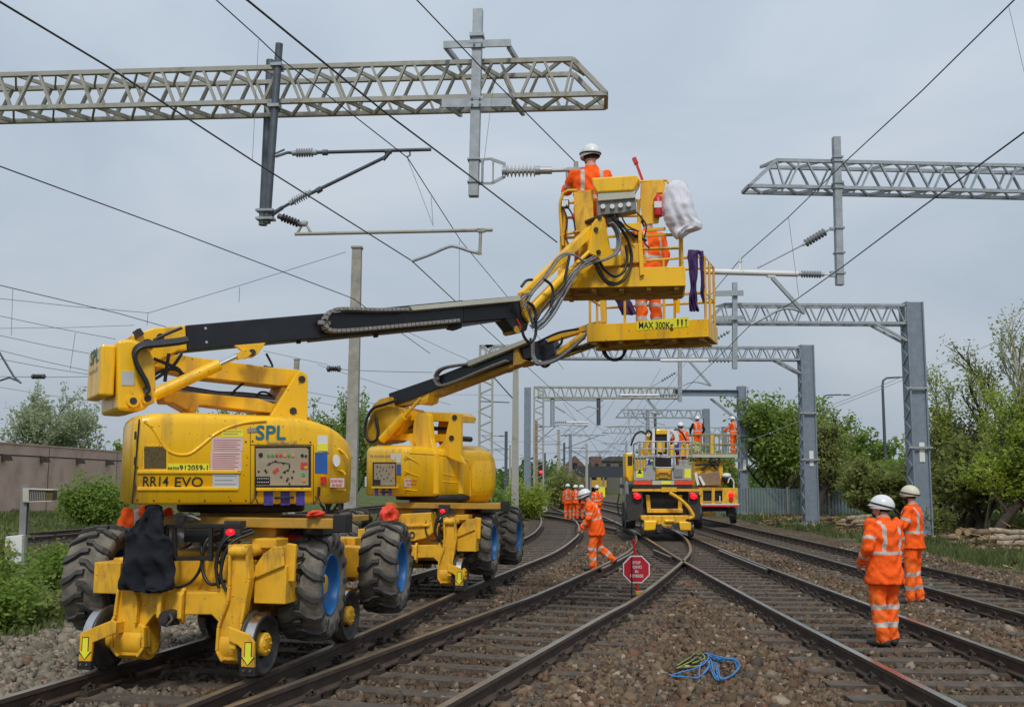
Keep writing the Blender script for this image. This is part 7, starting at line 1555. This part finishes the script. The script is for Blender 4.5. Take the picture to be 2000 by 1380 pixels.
for u in (1245, 1355):
    q1(rect(u-9, 962, u+9, 974), -.12, .15, 'tail_lamp_housing', M_DST, bev=.01); f = Part(T1, T1); f.ell(T1.hit(u, 969, -.14), (.11, .05, .09), 12); f.put('tail_lamp', M_REDL, tk); f = Part(T1, T1); f.ell(T1.hit(u-3, 964, -.14), (.09, .04, .05), 10); f.put('tail_lamp', M_REDL, tk)
for x in (-1.12, 1.0):
    for y in (.5, 1.6): f = Part(T1, T1); f.cyl((x-.15, y, .80), (x+.15, y, .80), .42, n=26); f.put('road_tyre', M_BLKM, tk, bevel=.03)
q1([(1222, 964), (1256, 964), (1256, 1014), (1226, 1016)], .0, .03, 'mudflap', M_DST); q1([(1346, 966), (1368, 966), (1366, 1014), (1346, 1014)], .0, .03, 'mudflap', M_DST)
for k, (px, off, mt_) in enumerate(((rect(1240, 897, 1262, 911), -.03, M_YELD), (rect(1316, 914, 1333, 932), -.04, M_GRY), (rect(1328, 866, 1345, 890), 1.2, M_YEL), (rect(1252, 872, 1273, 890), 1.2, M_YELD), (rect(1263, 848, 1273, 870), 1.1, M_YEL), (rect(1309, 868, 1317, 890), .7, M_YEL), (rect(1287, 921, 1305, 934), .1, M_YELB))): q1(px, off, .04 if off < 0 else .5, 'machine_casing', mt_, bev=.02)
rail_grid(T1, tk, 1240, 1262, 892, 912, -.08, 4, 1, M_ALU, .015, 'ladder_guard'); f = Part(T1, T1); f.tube(sm(lf(T1, [(1262, 848), (1252, 842), (1240, 850), (1232, 870)], .8), 4), .035, 6); f.tube(sm(lf(T1, [(1314, 842), (1322, 838), (1334, 848), (1342, 866)], 1.0), 4), .03, 6); f.put('curved_hose', M_HOSE, tk)
q1([(1221, 944), (1227, 944), (1232, 1018), (1224, 1018)], .1, .5, 'side_locker', M_GRY)
f = Part(T1, T1)
for px, off, th in (([(1261, 966), (1269, 966), (1272, 1000), (1264, 1000)], .1, .1), ([(1325, 966), (1333, 966), (1332, 1000), (1324, 1000)], .1, .1), ([(1264, 993), (1334, 993), (1334, 1001), (1264, 1001)], .0, .2)): f.prism(lf(T1, px, off), (0, th, 0))
f.put('subframe', M_YELD, tk, bevel=.02)
q1([(1252, 1006), (1354, 1006), (1354, 1012), (1340, 1014), (1340, 1020), (1312, 1022), (1312, 1028), (1284, 1028), (1284, 1022), (1266, 1020), (1252, 1014)], -.3, .5, 'rail_gear_frame', M_YELD, bev=.03)
for px in ([(1258, 1016), (1284, 1016), (1280, 1035), (1258, 1036)], [(1326, 1018), (1350, 1018), (1350, 1036), (1328, 1035)], [(1298, 1014), (1318, 1014), (1318, 1020), (1298, 1020)]): q1(px, -.38, .45, 'rail_gear_block', M_YEL, bev=.04)
for x in (-.75, .75): f = Part(T1, T1); f.cyl((x-.07, -.1, RZ+.24), (x+.07, -.1, RZ+.24), .24, n=22); f.put('rail_wheel', M_DST, tk); 
f = Part(T1, T1)
for u in (1289, 1320): f.cyl(T1.hit(u, 1028, -.42), T1.hit(u, 1028, -.2), .09, n=12)
f.put('coupling', M_DST, tk)
f = Part(T1, T1); f.tube(sm(lf(T1, [(1308, 962), (1325, 972), (1340, 985), (1350, 998), (1354, 1008), (1345, 1012)], -.42), 4), .055, 8); f.put('yellow_pipe', M_YELD, tk)
f = Part(T1, T1); f.prism(lf(T1, [(1222, 884), (1236, 884), (1238, 940), (1229, 940), (1223, 930)], .4), (0, 1.2, 0)); c_ab = f.put('cab_frame', M_YEL, tk, bevel=.03); q1(rect(1226, 890, 1235, 908), .38, .02, 'cab_window', M_GLS)
f = Part(T1, T1); a = T1.hit(1277, 838, 1.0); b = T1.hit(1306, 885, 1.0); f.bb(a.x, b.x, 1.0, 1.7, b.z, a.z); f.put('lift_mast', M_BLKM, tk, bevel=.02)
q1(rect(1281, 838, 1303, 848), .92, .2, 'yellow_mast_block', M_YEL, bev=.03); q1(rect(1283, 861, 1299, 883), .9, .2, 'yellow_mast_block', M_YEL, bev=.03)
for px in (rect(1274, 836, 1279, 886), rect(1303, 837, 1308, 886)): q1(px, .88, .2, 'white_mast_column', M_WHT)
f = Part(T1, T1)
for k in range(3): f.tube(sm([v+Vector((.04*k, 0, .0)) for v in lf(T1, [(1308, 840), (1316, 846), (1320, 858), (1315, 868)], .9)], 4), .035, 6)
f.put('white_hoses', M_WHT, tk)
f = Part(T1, T1); f.tube(sm(lf(T1, [(1262, 845), (1266, 840), (1272, 846), (1270, 858)], .9), 4), .04, 6); f.tube(sm(lf(T1, [(1210, 962), (1206, 985), (1210, 1005), (1220, 1012)], -.1), 4), .025, 6); f.put('loose_hose', M_HOSE, tk)
for px, mt_ in ((rect(1264, 896, 1271, 911), M_STKB), (rect(1258, 862, 1266, 888), M_YELD), (rect(1326, 898, 1346, 911), M_TRAY), ([(1262, 895), (1278, 898), (1262, 908)], M_WHT)): q1(px, .35, .3, 'stowed_kit', mt_, bev=.02)
q1(rect(1317, 863, 1330, 882), .9, .4, 'purple_crate', M_PURP, bev=.02)
M_OLV = mat('grey olive rail', (.26, .25, .15), .6, var=.2, dirt=(.4, .25, .03), dirt_amt=.6)
T2 = Frame((8.55, 43.0, 0), deg(-3)); t2_ = thing('rail_lorry', 'yellow lorry on the rightmost track carrying a railed work basket with two men', 'lorry', T2.M, 'lorries with work baskets')
g = lambda px, off, th, name, mt, bev=0: q1(px, off, th, name, mt, 0, bev, T2, t2_)
f = Part(T2, T2); a = T2.hit(1366, 952, 0); b = T2.hit(1440, 982, 0); f.bb(a.x, b.x, .02, 5, a.z-.12, a.z); f.bb(a.x, b.x, .25, 5, b.z, a.z-.13); f.bb(a.x, b.x, .0, .2, b.z-.02, b.z+.08); f.put('lorry_bed', M_YELB, t2_, bevel=.01)
for px in (rect(1366, 952, 1373, 983), rect(1390, 952, 1396, 983), rect(1411, 952, 1441, 983)): g(px, -.02, .06, 'rear_frame', M_YELD)
g(rect(1374, 959, 1390, 980), .1, .05, 'opening_shade_panel', M_LET); g(rect(1396, 959, 1411, 980), .1, .05, 'opening_shade_panel', M_LET); g(rect(1405, 968, 1407, 981), -.03, .03, 'white_marker', M_WHT)  # black panels paint the shade inside the two openings
g(rect(1365, 983, 1444, 985.6), -.06, .05, 'white_strip', M_WHT); g(rect(1365, 985.8, 1444, 989), -.06, .05, 'red_strip', M_RED)
f = Part(T2, T2); f.ell(T2.hit(1428, 966, -.05), (.12, .06, .12), 12); f.put('tail_lamp', M_REDL, t2_); f = Part(T2, T2); f.cyl(T2.hit(1428, 974, -.1), T2.hit(1428, 974, 0), .09, n=12); f.put('dark_lamp', M_RED, t2_)
g([(1355, 900), (1412, 897), (1414, 945), (1410, 950), (1356, 950)], .6, 2.2, 'machine_body', M_YELD, .08)
f = Part(T2, T2); f.prism(lf(T2, [(1360, 925), (1405, 920), (1408, 948), (1360, 948)], .3), (0, .25, 0)); f.put('stowed_boxes', M_CARD, t2_, bevel=.03)
f = Part(T2, T2)
for px in ([(1358, 908), (1385, 906), (1400, 915)], [(1370, 918), (1392, 900), (1404, 910)]): f.tube(sm(lf(T2, px, .45), 4), .05, 7)
f.tube([T2.hit(1396, 899, .4)+Vector((.2*math.cos(t), 0, .16*math.sin(t))) for t in np.linspace(0, 6.2, 16)], .04, 6); f.put('black_pipes', M_BLKM, t2_)
f = Part(T2, T2); p = T2.hit(1419, 934, .4); f.ell(p, (.2, .2, .2), 12); f.put('black_reel', M_DKB, t2_); f = Part(T2, T2); f.ell(p+Vector((0, 0, .12)), (.21, .21, .12), 12); f.put('white_reel_cover', M_WHT, t2_); f = Part(T2, T2); f.tube(sm(lf(T2, [(1422, 942), (1424, 935), (1428, 933), (1433, 940), (1433, 952)], .2), 4), .03, 6); f.put('white_hose', M_WHT, t2_)
for px in ([(1356, 924), (1361, 922), (1366, 945), (1362, 948)], [(1364, 930), (1368, 928), (1378, 946), (1373, 948)]): g(px, .2, .08, 'leaning_board', M_SGW)
for x in (-.75, .75): f = Part(T2, T2); f.cyl((x-.1, .6, RZ+.35), (x+.1, .6, RZ+.35), .35, n=22); f.put('wheel', M_BLKM, t2_)
g([(1372, 998), (1398, 1000), (1396, 1008), (1374, 1008)], .3, .4, 'axle_casing', M_YELB, .03); g(rect(1420, 990, 1434, 1008), .2, .3, 'underbody_tank', M_BLKM, .03); g(rect(1366, 989, 1420, 998), .3, 2, 'underframe', M_BLKM)
f = Part(T2, T2); a = T2.hit(1352, 886, .3); b = T2.hit(1441, 893, .3); f.bb(a.x, b.x, .3, 1.9, b.z, a.z); fl2 = f.put('basket_floor', M_TRAY, t2_)
rail_grid(T2, t2_, 1352, 1440, 848, 886, .32, 5, 2, M_OLV, .03, 'basket_rail', depth=1.5)
g(rect(1388, 850, 1394, 886), .3, .1, 'basket_post', M_YEL); f = Part(T2, T2); f.cyl(T2.hit(1365, 886, 1.0), T2.hit(1367, 920, 1.0), .12, n=10); f.cyl(T2.hit(1415, 900, 1.0), T2.hit(1440, 915, 1.0), .04, n=6); f.put('lift_strut', M_YELD, t2_)
zf2 = T2.hit(1352, 886, .3).z
person('worker in orange waistcoat with dark sleeves in the right lorry basket', T2.M@Vector((T2.hit(1363, 860, 1).x, 1.0, zf2)), 10, .92, {'shL': (-.22, 0, 1.40), 'shR': (.22, 0, 1.4), 'elL': (-.33, .05, 1.15), 'elR': (.33, .05, 1.15), 'wrL': (-.3, .2, 1.0), 'wrR': (.3, .2, 1.0)}, .026, True, M_HELW, .86, None, mat('yellow trousers', (.5, .42, .1), .8), None, GRP, hands=False, arms_dark=True)
person('worker at the right end of the right lorry basket, facing left', T2.M@Vector((T2.hit(1432, 860, 1).x, 1.0, zf2)), 60, .92, {'elL': (-.2, .2, 1.2), 'wrL': (-.1, .4, 1.1), 'elR': (.25, .15, 1.15), 'wrR': (.15, .38, 1.1)}, .026, True, M_HELW, .84, None, None, None, GRP, hands=False)
zd = T1.hit(1328, 890, 1.0).z
person('worker standing on the deck of the grey lorry beside its lift mast', T1.M@Vector((T1.hit(1329, 860, 1.5).x, 1.4, zd-.55)), 5, .95, {'elL': (-.3, .05, 1.18), 'wrL': (-.3, .2, 1.0)}, .026, True, M_HELW, .84, None, None, None, GRP, hands=False)
# ---------------------------------------------------------------- logs
def log(p, a, tilt, ln, r, bark, lb, grp): 
    root = thing('cut_log', lb, 'log', Matrix.Translation(Vector(p))@Matrix.Rotation(a, 4, 'Z')@Matrix.Rotation(tilt, 4, 'Y'), grp); f = MB(); n = 6
    f.tube([(-ln/2+ln*i/n, rng.normal()*.01, rng.normal()*.012) for i in range(n+1)], [r*(1+rng.normal()*.05) for i in range(n+1)], 10, 0, False); f.build('bark', bark, root)
    f = MB(); f.cyl((-ln/2-.004, 0, 0), (-ln/2+.01, 0, 0), r*.96, n=10); f.cyl((ln/2-.01, 0, 0), (ln/2+.004, 0, 0), r*.96, n=10); f.build('cut_end', M_WOODE, root)
def pile(u, v, Y, rows, ln, r, bark, lb, grp, a0, sp=1.0):
    c = gy(u, v, Y); z0 = zat(c.x, Y)
    for k, n in enumerate(rows):
        for i in range(n):
            a = a0+random.gauss(0, .24); off = (i-(n-1)/2)*r*2.1*sp; L_ = ln*random.uniform(.75, 1.15)
            log((c.x+random.gauss(0, .12)-math.sin(a0)*off, Y+math.cos(a0)*off, z0+r+k*r*1.75), a, random.gauss(0, .05), L_, r*random.uniform(.75, 1.1), bark, lb, grp)
pile(1678, 1005, 43, (4, 3, 1), 1.05, .09, M_BIRK, 'pale cut log stacked in front of the grey fence', 'logs stacked before the fence', .15)
pile(1712, 1000, 42, (2, 1), 1.1, .10, M_BIRCH, 'pale log end poking out left of the near worker helmet', 'logs beside the near worker helmet', .6)
pile(1978, 1050, 30, (3, 2, 1), 1.25, .095, M_BIRK, 'pale log in the stack at the right edge', 'logs stacked at the right edge', -.15)
pile(1890, 1030, 32, (4, 2), .9, .12, M_WOOD, 'brown log in the tumbled heap under the leaning tree', 'logs heaped under the leaning tree', .5, 1.6)
pile(1860, 1035, 31, (3, 1), .55, .09, M_WOOD, 'short pale log lying loose at the left of the log heap', 'short loose logs beside the heap', -.6, 1.8)
pile(1605, 995, 46, (2, 1), .9, .09, M_WOOD, 'brown log beside the base of the fourth gantry column', 'logs beside the fourth column', .3)

# ---------------------------------------------------------------- brushwood on the right verge
f = MB()
for i in range(260):
    c = random.choice(((16.2, 33.5, 2.2, 1.4), (14.0, 31.5, 1.6, 1.2), (19.0, 31.0, 2.4, 1.5), (13.8, 42.0, 1.5, 1.0), (11.8, 46.0, 1.2, 1.0))); x = random.gauss(c[0], c[2]*.5); y = random.gauss(c[1], c[3]*.6); z = zat(x, y)+abs(random.gauss(0, .16)); a = random.uniform(0, 6.28); ln = random.uniform(.2, .8)
    d = Vector((math.cos(a), math.sin(a), random.uniform(-.25, .45)))*ln; p = Vector((x, y, z)); f.tube([p, p+d*.5+Vector((random.gauss(0, .05), 0, .03)), p+d], [.02, .014, .006], 4, random.choice((0, 0, 1)), False)
tag(f.build('brushwood', [M_BARK, M_WOODE]), 'tangled cut brushwood and branches on the right verge', None, None, 'stuff')
